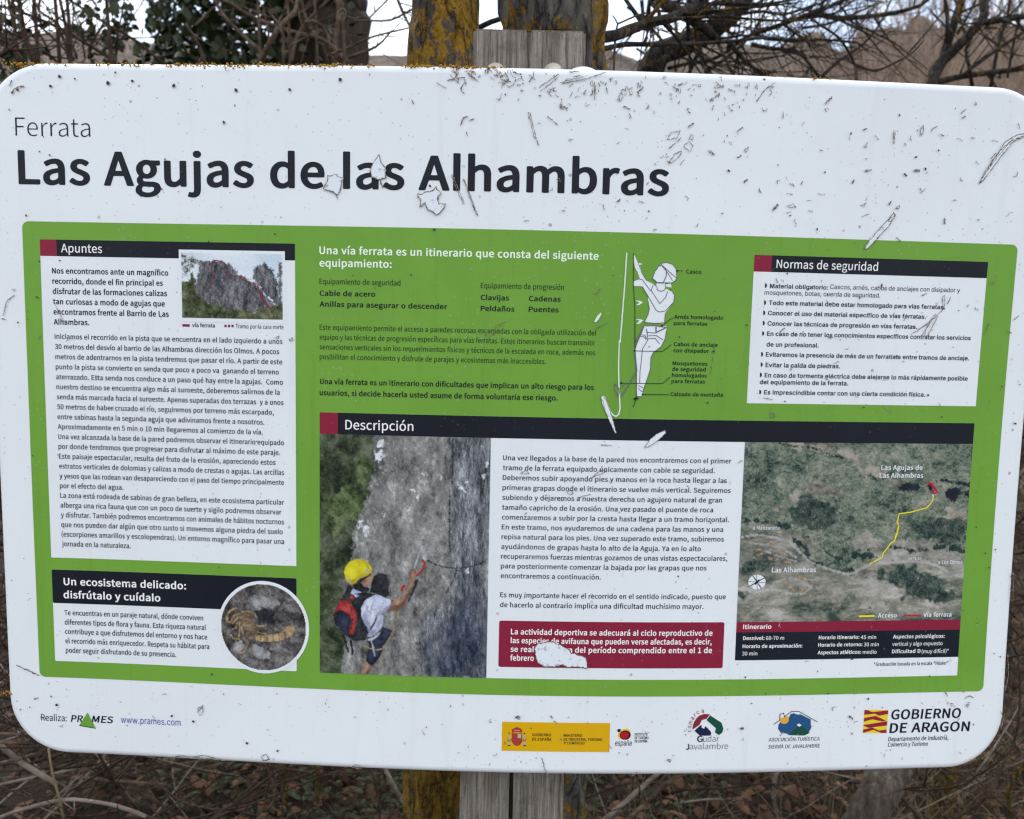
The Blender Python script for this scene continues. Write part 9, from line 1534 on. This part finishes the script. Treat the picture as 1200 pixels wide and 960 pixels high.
Y3 = 1.9
b0 = at(770, 700, Y3)
t3 = tree_thing('bare_tree', 'dark bare tree whose tangled branches spread above the board right of the post', (b0.x, Y3, 0))
base = t3.location.copy()
rng = random.Random(21)
V, F = [], []
px_tube(V, F, [(775, 1250), (778, 900), (775, 500), (768, 200), (762, 80), (792, 56), (832, 38), (858, 18), (890, -30), (930, -120)], Y3, (46, 12), 14, 0.14, Y3 - 0.1, 1.0, None, 0.05)
mesh_obj('trunk', [v - base for v in V], F, M_BRANCH, t3, smooth=True)
V, F = [], []
lim = [([(330, 0), (430, 60), (520, 112), (590, 162), (640, 210)], (15, 9)), ([(590, 160), (640, 130), (700, 60), (720, 0), (735, -120)], (8, 5)), ([(240, 0), (250, 100), (310, 172), (360, 230), (382, 290)], (4.5, 3)),
       ([(230, 390), (330, 345), (440, 262), (600, 188), (740, 82), (850, 30), (960, -40)], (10, 3)), ([(500, 390), (540, 290), (600, 190), (640, 90)], (4.5, 3)), ([(380, 372), (500, 342), (600, 330), (700, 280), (800, 200), (862, 178), (1000, 130)], (4.5, 3)),
       ([(580, 392), (660, 340), (760, 262), (830, 190), (900, 80), (950, 0), (1000, -90)], (4.5, 2.5)), ([(560, 22), (700, 20), (900, 22), (1050, 0), (1200, -40)], (5, 2)), ([(740, 82), (900, 62), (1000, 80), (1200, 20)], (4, 2.5)),
       ([(850, 182), (1000, 132), (1080, 100), (1200, 60), (1350, -10)], (6, 4)), ([(830, 240), (940, 262), (1080, 280), (1150, 352), (1200, 420)], (5, 3)), ([(900, 208), (1060, 222), (1200, 215), (1400, 230)], (4, 2.5)),
       ([(720, 240), (800, 332), (900, 405)], (5.5, 3.5)), ([(430, 210), (490, 130), (540, 60)], (2.5, 1.2)), ([(210, 262), (300, 312), (380, 280)], (3, 1.8)), ([(160, 40), (240, 90), (330, 162), (400, 175)], (2.4, 1.4)), ([(620, 340), (700, 330), (820, 340), (1000, 300)], (2.4, 1.4)),
       ([(280, 0), (330, 60), (340, 90)], (6, 4)), ([(510, 110), (560, 70), (600, 20)], (4, 3))]
for i, (tr, w) in enumerate(lim):
    px_tube(V, F, Wz(*tr), Y3 + rng.uniform(-0.35, 0.45), w, 7, 0.14, None, i * 1.7, (14, 0.36, rng), 0.03)
for i, (tr, w) in enumerate([([(0, 90), (100, 82), (200, 100), (330, 92), (500, 70), (640, 30), (690, -10)], (7, 4)), ([(0, 152), (130, 132), (250, 90), (400, 20)], (3.5, 2)), ([(0, 100), (60, 60), (200, 20), (280, -20)], (4, 2)), ([(100, 420), (200, 330), (330, 240), (420, 130), (480, 0)], (4, 2))]):
    px_tube(V, F, Xz(*tr), Y3 + 0.5 + rng.uniform(-0.2, 0.3), w, 7, 0.14, None, 40 + i, (10, 0.4, rng), 0.03)
mesh_obj('branch', [v - base for v in V], F, M_BRANCH, t3, smooth=True)

t3b = tree_thing('sapling', 'thin dark twiggy sapling standing close behind the board right of centre', at(1020, 1500, 1.0))
t3b.location.z = 0
base = t3b.location.copy()
V, F = [], []
px_tube(V, F, [(1015, 1300), (1028, 930), (1022, 600), (1006, 250), (1003.5, 95)] + Xz((285, 350), (240, 262), (190, 196), (100, 140), (40, 100)), 1.0, (6, 1.6), 6, 0.1, None, 3.0, (3, 0.1, rng), 0.02)
px_tube(V, F, Xz((288, 350), (390, 381), (480, 350), (600, 282), (660, 214)), 1.0, (3.2, 1.6), 6, 0.1, None, 5.0, (2, 0.06, rng), 0.01)
mesh_obj('stem', [v - base for v in V], F, M_TWIG_DARK, t3b, smooth=True)
V, F = [], []
t3c = tree_thing('sapling', 'slim grey sapling stem with one fork beside the thick trunk and board edge', at(719, 1500, 0.55))
t3c.location.z = 0
base = t3c.location.copy()
px_tube(V, F, [(668, 1300), (672, 930), (690, 600), (712, 250)] + Wz((88, 420), (90, 365), (95, 250), (110, 130), (200, 90), (260, 70)), 0.55, (4, 2), 6, 0.1, None, 3.3, None, 0.02)
px_tube(V, F, Wz((110, 130), (98, 105), (82, 84)), 0.55, (2, 1.2), 5, 0.1, None, 3.7, None, 0.01)
mesh_obj('stem', [v - base for v in V], F, M_TWIG, t3c, smooth=True)

Y4 = 2.3
b0 = at(1160, 900, Y4)
t4 = tree_thing('forked_tree', 'forked grey tree flecked with yellow lichen behind the right end of the board', (b0.x, Y4, 0))
base = t4.location.copy()
V, F = [], []
px_tube(V, F, [(1128, 1150), (1140, 960), (1165, 890), (1178, 800), (1172, 600), (1140, 350), (1112, 180), (1092, 100)] + Xz((760, 330), (800, 290), (880, 212), (960, 130), (985, 80), (985, 0), (1000, -160)), Y4, (17, 9), 12, 0.16, Y4 - 0.1, 2.0, None, 0.04)
mesh_obj('trunk', [v - base for v in V], F, lichen_bark('flecked_bark', (0.04, 0.035, 0.03), (0.15, 0.13, 0.115), 0.55, 1.8, 0.9), t4, smooth=True)
V, F = [], []
for i, (tr, w) in enumerate([([(700, 452), (760, 330), (790, 222), (850, 40), (862, 0), (880, -120)], (11, 7)), ([(770, -10), (785, 100), (780, 232)], (4, 5)), ([(985, 122), (1100, 106), (1200, 90), (1320, 60)], (7, 5)), ([(700, 452), (850, 416), (1000, 396), (1200, 370), (1400, 330)], (8, 5)),
                             ([(920, 470), (905, 372), (885, 272), (900, 222), (870, 152), (850, 80)], (4, 2.5)), ([(880, 400), (910, 372), (1050, 272), (1200, 172), (1350, 60)], (4.5, 3.5)), ([(840, 182), (900, 80), (945, -10)], (4, 2.5)), ([(985, 150), (1060, 152)], (4, 2)), ([(1020, 470), (1060, 250), (1110, 80), (1130, -60)], (4, 3)), ([(1110, 420), (1150, 200), (1190, 60)], (3, 2))]):
    px_tube(V, F, Xz(*tr), Y4 + rng.uniform(-0.3, 0.2), w, 8, 0.14, None, 60 + i, (7, 0.3, rng), 0.03)
mesh_obj('branch', [v - base for v in V], F, M_BRANCH, t4, smooth=True)

# ------------------------------------------------------------------ bare bushes of the valley, seen over the board
def bush_mesh(seed, n, h, spread):
    rng = random.Random(seed)
    V, F = [], []
    for _ in range(n):
        a = rng.uniform(0, 6.28)
        lean = rng.uniform(0.02, 0.45)
        d = Vector((math.cos(a) * lean, math.sin(a) * lean, 1))
        twig_spray(V, F, Vector((rng.gauss(0, spread), rng.gauss(0, spread), 0)), d, h * rng.uniform(0.55, 1.05), 0.012 * rng.uniform(0.6, 2.0), rng, 1, 0.42, 4)
    me = bpy.data.meshes.new('stems')
    me.from_pydata([tuple(v) for v in V], [], F)
    return me

bushes = [bush_mesh(s, 15, 4.6, 0.5) for s in (1, 2, 3)]
for me, m in zip(bushes, (M_STEM, M_STEM, M_STEM)):
    me.materials.append(m)
rng = random.Random(8)
spots = [(965, 9), (990, 12), (1012, 7), (1040, 10), (1062, 8), (1095, 11), (1120, 7), (1150, 9), (1182, 6.5), (1208, 8), (1240, 7), (1275, 9), (1080, 14), (1135, 15), (1052, 6), (1078, 7), (1104, 5.6), (1136, 6.4), (1168, 8), (1196, 5.6), (1228, 10), (1150, 12), (1030, 5.8), (60, 9), (110, 11), (20, 8), (165, 12)]
for i, (px, y) in enumerate(spots):
    p = at(px, 300, y)
    o = empty('bare_bush', (p.x, y, ground_z(p.x, y) - 0.05))
    left = px < 400
    tag(o, 'leafless pale brown many-stemmed bush on the slope ' + ('left of the ivy' if left else 'behind the board, right'), 'bush',
        'bare bushes left of the ivy' if left else 'bare bushes behind the board, right')
    m = bpy.data.objects.new('stems', bushes[i % 3])
    m.parent = o
    link(m)
    top = rng.uniform(15, 60) if left else (rng.uniform(35, 65) if px < 1000 else rng.uniform(-10, 45))
    s = (at(px, top, y).z - ground_z(p.x, y)) / 4.3
    o.scale = (s, s, s * rng.uniform(0.9, 1.1))
    o.rotation_euler.z = rng.uniform(0, 6.28)

# ------------------------------------------------------------------ ivy-grown tree and thin stems on the left
def leaf_cloud(V, F, pts, size, rng, droop=0.4):
    for p in pts:
        a = rng.uniform(0, 6.283)
        tilt = rng.gauss(0, 0.6)
        x = Vector((math.cos(a), math.sin(a), 0))
        z = Vector((-math.sin(a) * math.sin(tilt), math.cos(a) * math.sin(tilt), math.cos(tilt)))
        z = (z - Vector((0, 0, 1)) * droop * rng.random() * 2).normalized()
        s = size * rng.uniform(0.6, 1.35)
        b = len(V)
        nrm = x.cross(z) * 0.18 * s
        for (i, j, k_) in ((0, 0, 0), (0.5, 0.25, 1), (0.42, 0.75, 0.6), (0, 1.15, 0), (-0.42, 0.75, 0.6), (-0.5, 0.25, 1)):
            V.append(p + x * i * s + z * j * s + nrm * k_)
        F.append((b, b + 1, b + 2, b + 3))
        F.append((b, b + 3, b + 4, b + 5))

Y5 = 3.6
c5 = at(385, 70, Y5)
t5 = tree_thing('ivy_tree', 'dark tree trunk smothered in ivy leaves at the upper left of the board', (c5.x, Y5, 0))
base = t5.location.copy()
V, F = [], []
P = [Vector((c5.x + 0.1, Y5, -0.1)), Vector((c5.x, Y5, 1.5)), at(378, 60, Y5), at(372, 0, Y5), at(360, -300, Y5), at(350, -700, Y5)]
w = 52 * (Y5 + 1) / 960
P2, R2_ = spline(P, [w * 1.3, w * 1.1, w, w, w * .8, w * .5], 0.06)
tube(V, F, P2, R2_, 28, 0.22, 9, 2.0)
for i in range(5):
    q = at(372, -120 - i * 120, Y5)
    px_tube(V, F, [(366, -100 - i * 120), (300 - i * 10, -160 - i * 130), (180, -260 - i * 150)], Y5, (30, 8), 7, 0.1, Y5 + rng.uniform(-1, 1), i)
mesh_obj('trunk', [v - base for v in V], F, plain('brown_bark', [(0.009, 0.006, 0.004), (0.026, 0.018, 0.012), (0.06, 0.042, 0.028)], 9, (2, 2, 0.5), 1.0), t5, smooth=True)
rng = random.Random(31)
pts = []
while len(pts) < 19000:
    px = rng.gauss(250, 84)
    py = rng.uniform(-420, 300)
    y = Y5 + rng.gauss(-0.1, 0.42)
    dens = 1.0
    if px < 180:
        dens = 0.75 if noise.noise(Vector((px * 0.045, py * 0.045, 2.2))) > -0.05 else 0.03
    if px < 120:
        dens *= 0.4
    if px < 85:
        dens *= 0.3
    if px > 335:
        dens *= 0.55 if noise.noise(Vector((px * 0.05, py * 0.05, 7.7))) > -0.1 else 0.12
    if px > 428:
        dens = 0
    if rng.random() < dens:
        pts.append(at(px, py, y) - base)
V, F = [], []
leaf_cloud(V, F, pts, 0.034, rng)
mesh_obj('ivy', V, F, M_IVY, t5)
V, F = [], []
for tr, w, yy in [(zoomed(220, 0, 4.615, [(120, -40), (200, 90), (300, 192), (400, 285)]), (3.5, 4.5), 1.9), (zoomed(220, 0, 4.615, [(380, 380), (440, 240), (510, 132), (580, 62), (592, -20)]), (7, 4), 1.6), (zoomed(220, 0, 4.615, [(180, -10), (330, 82), (440, 130), (560, 172), (720, 212), (800, 272), (870, 345)]), (4, 5.5), 1.8),
                  (zoomed(220, 0, 4.615, [(556, 360), (580, 232), (620, 150), (700, 60), (780, -20)]), (5, 3), 1.7), (zoomed(220, 0, 4.615, [(517, 360), (515, 190), (470, 105), (440, 60)]), (4, 3), 1.5), (zoomed(220, 0, 4.615, [(630, 125), (680, 112), (730, 145), (765, 215), (770, 300)]), (3.5, 2), 1.6), (zoomed(220, 0, 4.615, [(-10, 130), (60, 250), (95, 350)]), (3, 5), 1.4),
                  (zoomed(220, 0, 4.615, [(1125, -30), (1160, 60), (1210, 160)]), (3.5, 3), 1.3), (zoomed(220, 0, 4.615, [(900, 110), (1000, 112), (1100, 108), (1215, 50)]), (2, 2.6), 1.4), (zoomed(220, 0, 4.615, [(760, 300), (860, 262), (1000, 200), (1210, 148)]), (3.5, 2), 1.7), (zoomed(220, 0, 4.615, [(870, 312), (1020, 252), (1100, 170)]), (4, 2), 1.8), (zoomed(220, 0, 4.615, [(980, 100), (1040, 40), (1100, -20)]), (2, 2), 1.6), (zoomed(220, 0, 4.615, [(40, 140), (120, 60), (200, -20)]), (2.5, 2), 1.9),
                  (zoomed(220, 0, 4.615, [(810, -20), (815, 90), (800, 200), (790, 340)]), (5, 6), 2.2), (zoomed(220, 0, 4.615, [(610, -10), (640, 100), (700, 210)]), (4, 3), 2.0)]:
    px_tube(V, F, tr, yy, w, 6, 0.1, None, yy * 7, (4, 0.22, rng), 0.02)
o = tree_thing('bare_shrub', 'grey arching bare shrub stems crossing in front of the ivy-covered trunk', at(330, 1500, 1.7), cat='shrub')
o.location.z = 0
for px in (305, 340, 372, 404):
    px_tube(V, F, [(px + 20, 1150), (px + 6, 600), (px, 80), (px - 8, -30)], 1.7, (9, 1.5), 6, 0.1, None, px)
mesh_obj('stem', [v - o.location for v in V], F, M_TWIG, o, smooth=True)
V, F = [], []
px_tube(V, F, zoomed(220, 0, 4.615, [(822, 106), (808, 75), (838, 46), (856, 66), (846, 104), (826, 108), (832, 70), (862, 86), (900, 100), (930, 92)]), 0.8, (1.6, 1.2), 5, 0.0, None, 1.0, None, 0.004)
tag(mesh_obj('dry_tendril', V, F, M_TWIG_PALE, smooth=True), 'pale curled dry tendril above the top edge of the board', 'tendril')

o = tree_thing('hazel_shrub', 'loose shrub of thin dark leaning stems over the top left corner of the board', at(70, 1300, 1.6), cat='shrub')
o.location.z = 0
V, F = [], []
Dz = lambda *p: zoomed(0, 0, 5.0, p)
for tr, w, yy in [([(215, 420), (190, 340), (150, 230), (130, 130), (110, -10), (100, -150)], (6.5, 5), 1.4), ([(150, 400), (120, 345), (60, 262), (0, 200), (-80, 110)], (7, 5), 1.3), ([(415, 420), (410, 340), (390, 182), (350, -10), (330, -120)], (5, 3.5), 1.6), ([(700, 380), (650, 345), (500, 252), (380, 180), (200, 100), (50, 50), (-60, 20)], (4.5, 3), 1.6), ([(430, 345), (390, 300), (290, 202), (200, 130)], (4, 2.5), 1.8), ([(330, 360), (290, 322), (150, 250), (0, 160)], (3.5, 2.5), 1.7), ([(300, 350), (285, 300), (240, 210), (200, 130), (190, 40)], (3, 2.2), 1.8),
                  ([(672, 380), (675, 300), (690, 202), (655, 165), (600, 120)], (6, 3), 2.2), ([(1000, 400), (920, 342), (800, 242), (640, 150), (500, 60), (390, -10)], (3.5, 3), 1.9), ([(520, 345), (540, 250), (600, 150), (640, 60)], (3.5, 2), 2.0), ([(60, 340), (90, 200), (60, 60), (40, -60)], (4, 3), 1.9), ([(240, -20), (230, 60), (320, 130), (380, 250), (400, 345)], (2.6, 3.4), 2.0), ([(0, 330), (40, 300), (60, 280)], (5, 4), 1.2), ([(450, 345), (430, 280), (380, 200), (330, 120)], (3, 2), 2.1), ([(500, 345), (480, 240), (440, 90), (420, -20)], (2.4, 1.6), 2.0), ([(170, 280), (300, 330), (420, 345)], (2.4, 2), 1.7)]:
    px_tube(V, F, Dz(*tr), yy, w, 6, 0.1, None, yy * 5, (6, 0.25, rng), 0.02)
for px in (20, 45, 70, 84, 130):
    px_tube(V, F, [(px + 60, 1200), (px + 25, 600), (px, 75), (px - 12, -40)], 1.5, (10, 2), 6, 0.1, None, px)
mesh_obj('stem', [v - o.location for v in V], F, M_TWIG_DARK, o, smooth=True)
V, F = [], []
pts = [at(rng.gauss(15, 18), rng.gauss(60, 22), 1.9 + rng.gauss(0, 0.2)) - o.location for _ in range(260)] + [at(rng.uniform(85, 150), rng.gauss(34, 20), 1.9) - o.location for _ in range(90)]
leaf_cloud(V, F, pts, 0.021, rng)
mesh_obj('leaf', V, F, M_GIVY, o)

# ------------------------------------------------------------------ undergrowth below and beside the board
rng = random.Random(77)
V, F = [], []
def brush(n, pxr, pyr, yr, r, ln, V, F, up=0.25):
    for _ in range(n):
        y = rng.uniform(*yr)
        p = at(rng.uniform(*pxr), rng.uniform(*pyr), y)
        a = rng.uniform(0, 6.283)
        d = Vector((math.cos(a), math.sin(a) * 0.7, rng.gauss(up, 0.45)))
        twig_spray(V, F, p, d, ln * rng.uniform(0.5, 1.4), r * rng.uniform(0.5, 1.4), rng, 2, 0.45, 4)
brush(170, (-160, 300), (800, 1010), (0.6, 1.6), 0.0034, 0.7, V, F)
brush(90, (-260, 20), (520, 930), (0.5, 1.8), 0.004, 0.7, V, F, 0.5)
brush(110, (300, 760), (960, 1060), (0.9, 1.7), 0.003, 0.55, V, F, 0.2)
brush(120, (720, 1240), (880, 1030), (0.8, 2.0), 0.003, 0.6, V, F)
brush(300, (-220, 1330), (600, 900), (1.3, 2.8), 0.004, 0.8, V, F, 0.4)  # thicket continued behind the board, mostly unseen, added to darken the strip below
brush(130, (1150, 1420), (420, 960), (1.0, 3.2), 0.0035, 0.7, V, F, 0.6)
tag(mesh_obj('undergrowth', V, F, M_TWIG_DARK, smooth=True), 'tangle of thin dead twigs under the board', 'undergrowth', kind='stuff')
V, F = [], []
brush(20, (-160, 330), (830, 1000), (0.5, 1.2), 0.0035, 0.7, V, F)
brush(24, (700, 1240), (900, 1030), (0.8, 2.0), 0.0026, 0.6, V, F)
brush(60, (1150, 1420), (350, 960), (1.2, 3.5), 0.0035, 0.8, V, F, 0.8)
tag(mesh_obj('undergrowth', V, F, M_TWIG_PALE, smooth=True), 'paler dead twigs among the tangle under the board', 'undergrowth', kind='stuff')
V, F = [], []
for _ in range(3000):
    y = rng.uniform(0.9, 4.0)
    x = at(rng.choice((rng.uniform(690, 1420), rng.uniform(940, 1420), rng.uniform(1300, 2600), rng.uniform(-1500, -200))), 900, y).x
    z = ground_z(x, y)
    p = Vector((x, y, z - 0.02))
    h = rng.uniform(0.12, 0.42)
    lean = Vector((rng.gauss(0, 0.35), rng.gauss(0, 0.3), 1)).normalized()
    q = p + lean * h * 0.6
    e = q + (lean + Vector((rng.gauss(0, 0.6), rng.gauss(0, 0.5), -0.3))).normalized() * h * 0.5
    s, rr = spline([p, q, e], [0.0016, 0.0012, 0.0005], 0.08)
    tube(V, F, s, rr, 3)
tag(mesh_obj('grass', V, F, M_STRAW, smooth=True), 'dry tan grass blades around the bushes', 'grass', kind='stuff')

def ground_leaves(n, size, ranges, mat, name, label, cat, lift=0.02, flat=0.5):
    V, F = [], []
    for _ in range(n):
        (xa, xb), (ya, yb) = rng.choice(ranges)
        y = rng.uniform(ya, yb)
        x = at(rng.uniform(xa, xb), 900, y).x
        p = Vector((x, y, ground_z(x, y) + rng.random() * lift))
        a = rng.uniform(0, 6.283)
        u = Vector((math.cos(a), math.sin(a), rng.gauss(0, flat))).normalized()
        w = u.cross(Vector((rng.gauss(0, flat), rng.gauss(0, flat), 1))).normalized()
        nn = u.cross(w)
        s = size * rng.uniform(0.6, 1.4)
        b = len(V)
        for i, j, k_ in ((-1, 0, 0.25), (-0.45, 0.5, 0.1), (0.35, 0.55, 0.0), (1, 0, 0.3), (0.35, -0.55, 0.05), (-0.45, -0.5, 0.12), (0, 0, -0.12)):
            V.append(p + (u * i + w * j * 0.8 + nn * k_) * s)
        for i in range(6):
            F.append((b + 6, b + i, b + (i + 1) % 6))
    tag(mesh_obj(name, V, F, mat, smooth=True), label, cat, kind='stuff')
ground_leaves(7500, 0.022, [((-1500, 2700), (0.3, 5.0)), ((-1500, 2700), (0.3, 3.0)), ((230, 1450), (0.6, 3.2)), ((200, 1000), (0.9, 2.2)), ((1000, 1450), (1.0, 5.0)), ((-300, 300), (0.8, 5.0))], M_LEAF, 'leaf_litter', 'brown fallen leaves covering the soil', 'leaves', 0.05)
ground_leaves(3600, 0.015, [((250, 510), (1.0, 2.4)), ((690, 860), (1.0, 2.2)), ((60, 300), (1.2, 2.4)), ((300, 500), (1.1, 2.0))], M_GIVY, 'ground_ivy', 'low green creeping leaves between the fallen leaves', 'ground cover', 0.06, 0.35)

# sticks and stems that stand out from the tangle: each a thing
def stick(name, label, cat, trace, y, w, mat, y1=None, sides=8, rough=0.12, spray=None, group=None):
    V, F = [], []
    px_tube(V, F, trace, y, w, sides, rough, y1, len(label) * 1.0, spray, 0.015, 40)
    c = sum(V, Vector()) / len(V)
    o = mesh_obj(name, [v - c for v in V], F, mat, smooth=True, loc=c)
    return tag(o, label, cat, group)
Lz = lambda *p: zoomed(0, 840, 4.615, p)
Mz = lambda *p: zoomed(240, 870, 4.615, p)
Nz = lambda *p: zoomed(690, 880, 4.444, p)
Oz = lambda *p: zoomed(930, 860, 4.444, p)
stick('broken_stick', 'grey broken stick slanting down under the bottom left corner, with a pale peeled end', 'stick', Lz((-60, 110), (0, 152), (60, 205), (130, 258), (220, 312), (312, 368)), 0.55, (6, 7), M_TWIG_PALE, 0.6)
stick('dry_grass_stalk', 'single tan grass stalk hanging in front of the twigs at the lower left', 'grass stalk', Lz((262, 170), (275, 260), (288, 325), (318, 430), (348, 570)), 0.35, (2.6, 3.4), M_STRAW)
stick('bramble_stem', 'straight grey bramble stem running level just under the left of the board', 'stem', Lz((250, 318), (380, 325), (480, 332), (600, 345), (700, 352), (890, 368)), 0.7, (5, 4), M_TWIG, None, 8, 0.2, (5, 0.1, rng))
stick('bramble_stem', 'grey knobbly bramble stem arching along the bottom left corner of the picture', 'stem', Lz((-40, 560), (80, 515), (200, 480), (330, 450), (400, 448), (500, 458), (620, 480), (700, 505), (790, 540)), 0.5, (4.5, 5), M_TWIG_PALE, None, 8, 0.2, (6, 0.08, rng))
stick('thin_twig', 'thin grey twig reaching the lower left rounded corner, upper of two', 'twig', Lz((-60, 85), (0, 90), (60, 92), (125, 100)), 0.4, (3.5, 3), M_TWIG)
stick('thin_twig', 'thin grey twig reaching the lower left rounded corner, lower of two', 'twig', Lz((-60, 135), (0, 140), (80, 142), (160, 150)), 0.42, (3.8, 3), M_TWIG)
stick('slanting_branch', 'grey branch slanting up behind the arching bramble stem at lower left', 'branch', Lz((410, 335), (330, 440), (270, 520), (230, 580)), 0.9, (5, 6), M_TWIG)
stick('yellow_stake', 'short stake covered in yellow lichen under the board left of the trunks', 'stake', Mz((440, 90), (437, 180), (434, 250), (432, 330)), 1.25, (8, 8), M_YELLOW)
stick('yellow_twig', 'upright twig with yellow lichen tips among green ground leaves', 'twig', Mz((608, 120), (612, 180), (606, 250), (610, 320)), 1.0, (6, 4.5), M_YELLOW)
stick('pale_stick', 'pale stick slanting down to the left lichened trunk under the board', 'stick', Mz((965, 120), (990, 175), (1045, 275), (1120, 400), (1160, 470)), 0.9, (5, 6.5), M_TWIG_PALE)
stick('dry_stalk', 'thin bent stalk rising from fallen leaves near the yellow stake', 'stalk', Mz((330, 110), (360, 200), (377, 270), (368, 330), (330, 370)), 1.0, (4, 4), M_TWIG)
stick('dry_stalk', 'dark thin upright stalk between the yellow twig and the pale stick', 'stalk', Mz((900, 150), (925, 230), (935, 300), (950, 430)), 0.8, (2.4, 2.4), M_TWIG_DARK)
stick('fallen_branch', 'long grey branch slanting under the board just right of the post', 'branch', Nz((380, 100), (340, 135), (220, 240), (80, 360), (20, 410)), 0.9, (5.5, 7), M_TWIG_PALE)
stick('fallen_branch', 'shorter grey branch leaning parallel to the long one right of the post', 'branch', Nz((430, 150), (330, 240), (200, 360), (150, 410)), 1.0, (4.5, 6), M_TWIG)
stick('hooked_twig', 'black hooked twig sticking out beside the right trunk below the board', 'twig', Nz((-60, 262), (0, 240), (120, 195), (200, 170), (250, 165), (264, 185), (266, 230)), 0.45, (2.6, 2.2), M_TWIG_DARK)
stick('yellow_stake', 'upright stake with olive yellow lichen under the middle right of the board', 'stake', Nz((792, 70), (795, 160), (800, 260), (806, 400)), 1.5, (16, 16), M_YELLOW)
stick('yellow_twig', 'slim yellow lichened twig next to the olive stake under the board', 'twig', Nz((905, 100), (893, 180), (885, 260), (870, 330)), 1.4, (6, 5), M_YELLOW)
stick('pale_stalk', 'pale upright stalk right of the yellow twigs under the board', 'stalk', Nz((985, 90), (965, 180), (966, 260), (985, 330)), 1.2, (5.5, 4.5), M_TWIG_PALE)
stick('leaning_log', 'thick weathered grey log leaning under the right part of the board', 'log', Oz((560, 60), (505, 190), (440, 320), (370, 450), (320, 560)), 0.85, (42, 46), M_LOG, None, 18, 0.2)
stick('yellow_stake', 'broad stake coated in olive yellow lichen near the bottom right corner of the board', 'stake', Oz((800, 130), (790, 220), (780, 330), (770, 460)), 1.3, (26, 27), M_YELLOW, None, 14, 0.2)
stick('curved_vine', 'dark thin vine curving down past the bottom right corner of the board', 'vine', Oz((1170, -420), (1180, -200), (1160, 0), (1080, 190), (1010, 320), (930, 390), (820, 450), (760, 500)), 0.6, (2.6, 4), M_TWIG_DARK)
stick('yellow_twig', 'bright yellow forked twig at the right edge below the board', 'twig', Oz((1240, 120), (1190, 172), (1130, 262), (1122, 330), (1128, 420)), 0.9, (5.5, 4.5), M_YELLOW)
stick('crooked_stick', 'crooked dark stick lying between the log and the broad yellow stake', 'stick', Oz((520, 300), (570, 340), (620, 390), (660, 460)), 0.9, (5, 6), M_TWIG_DARK)
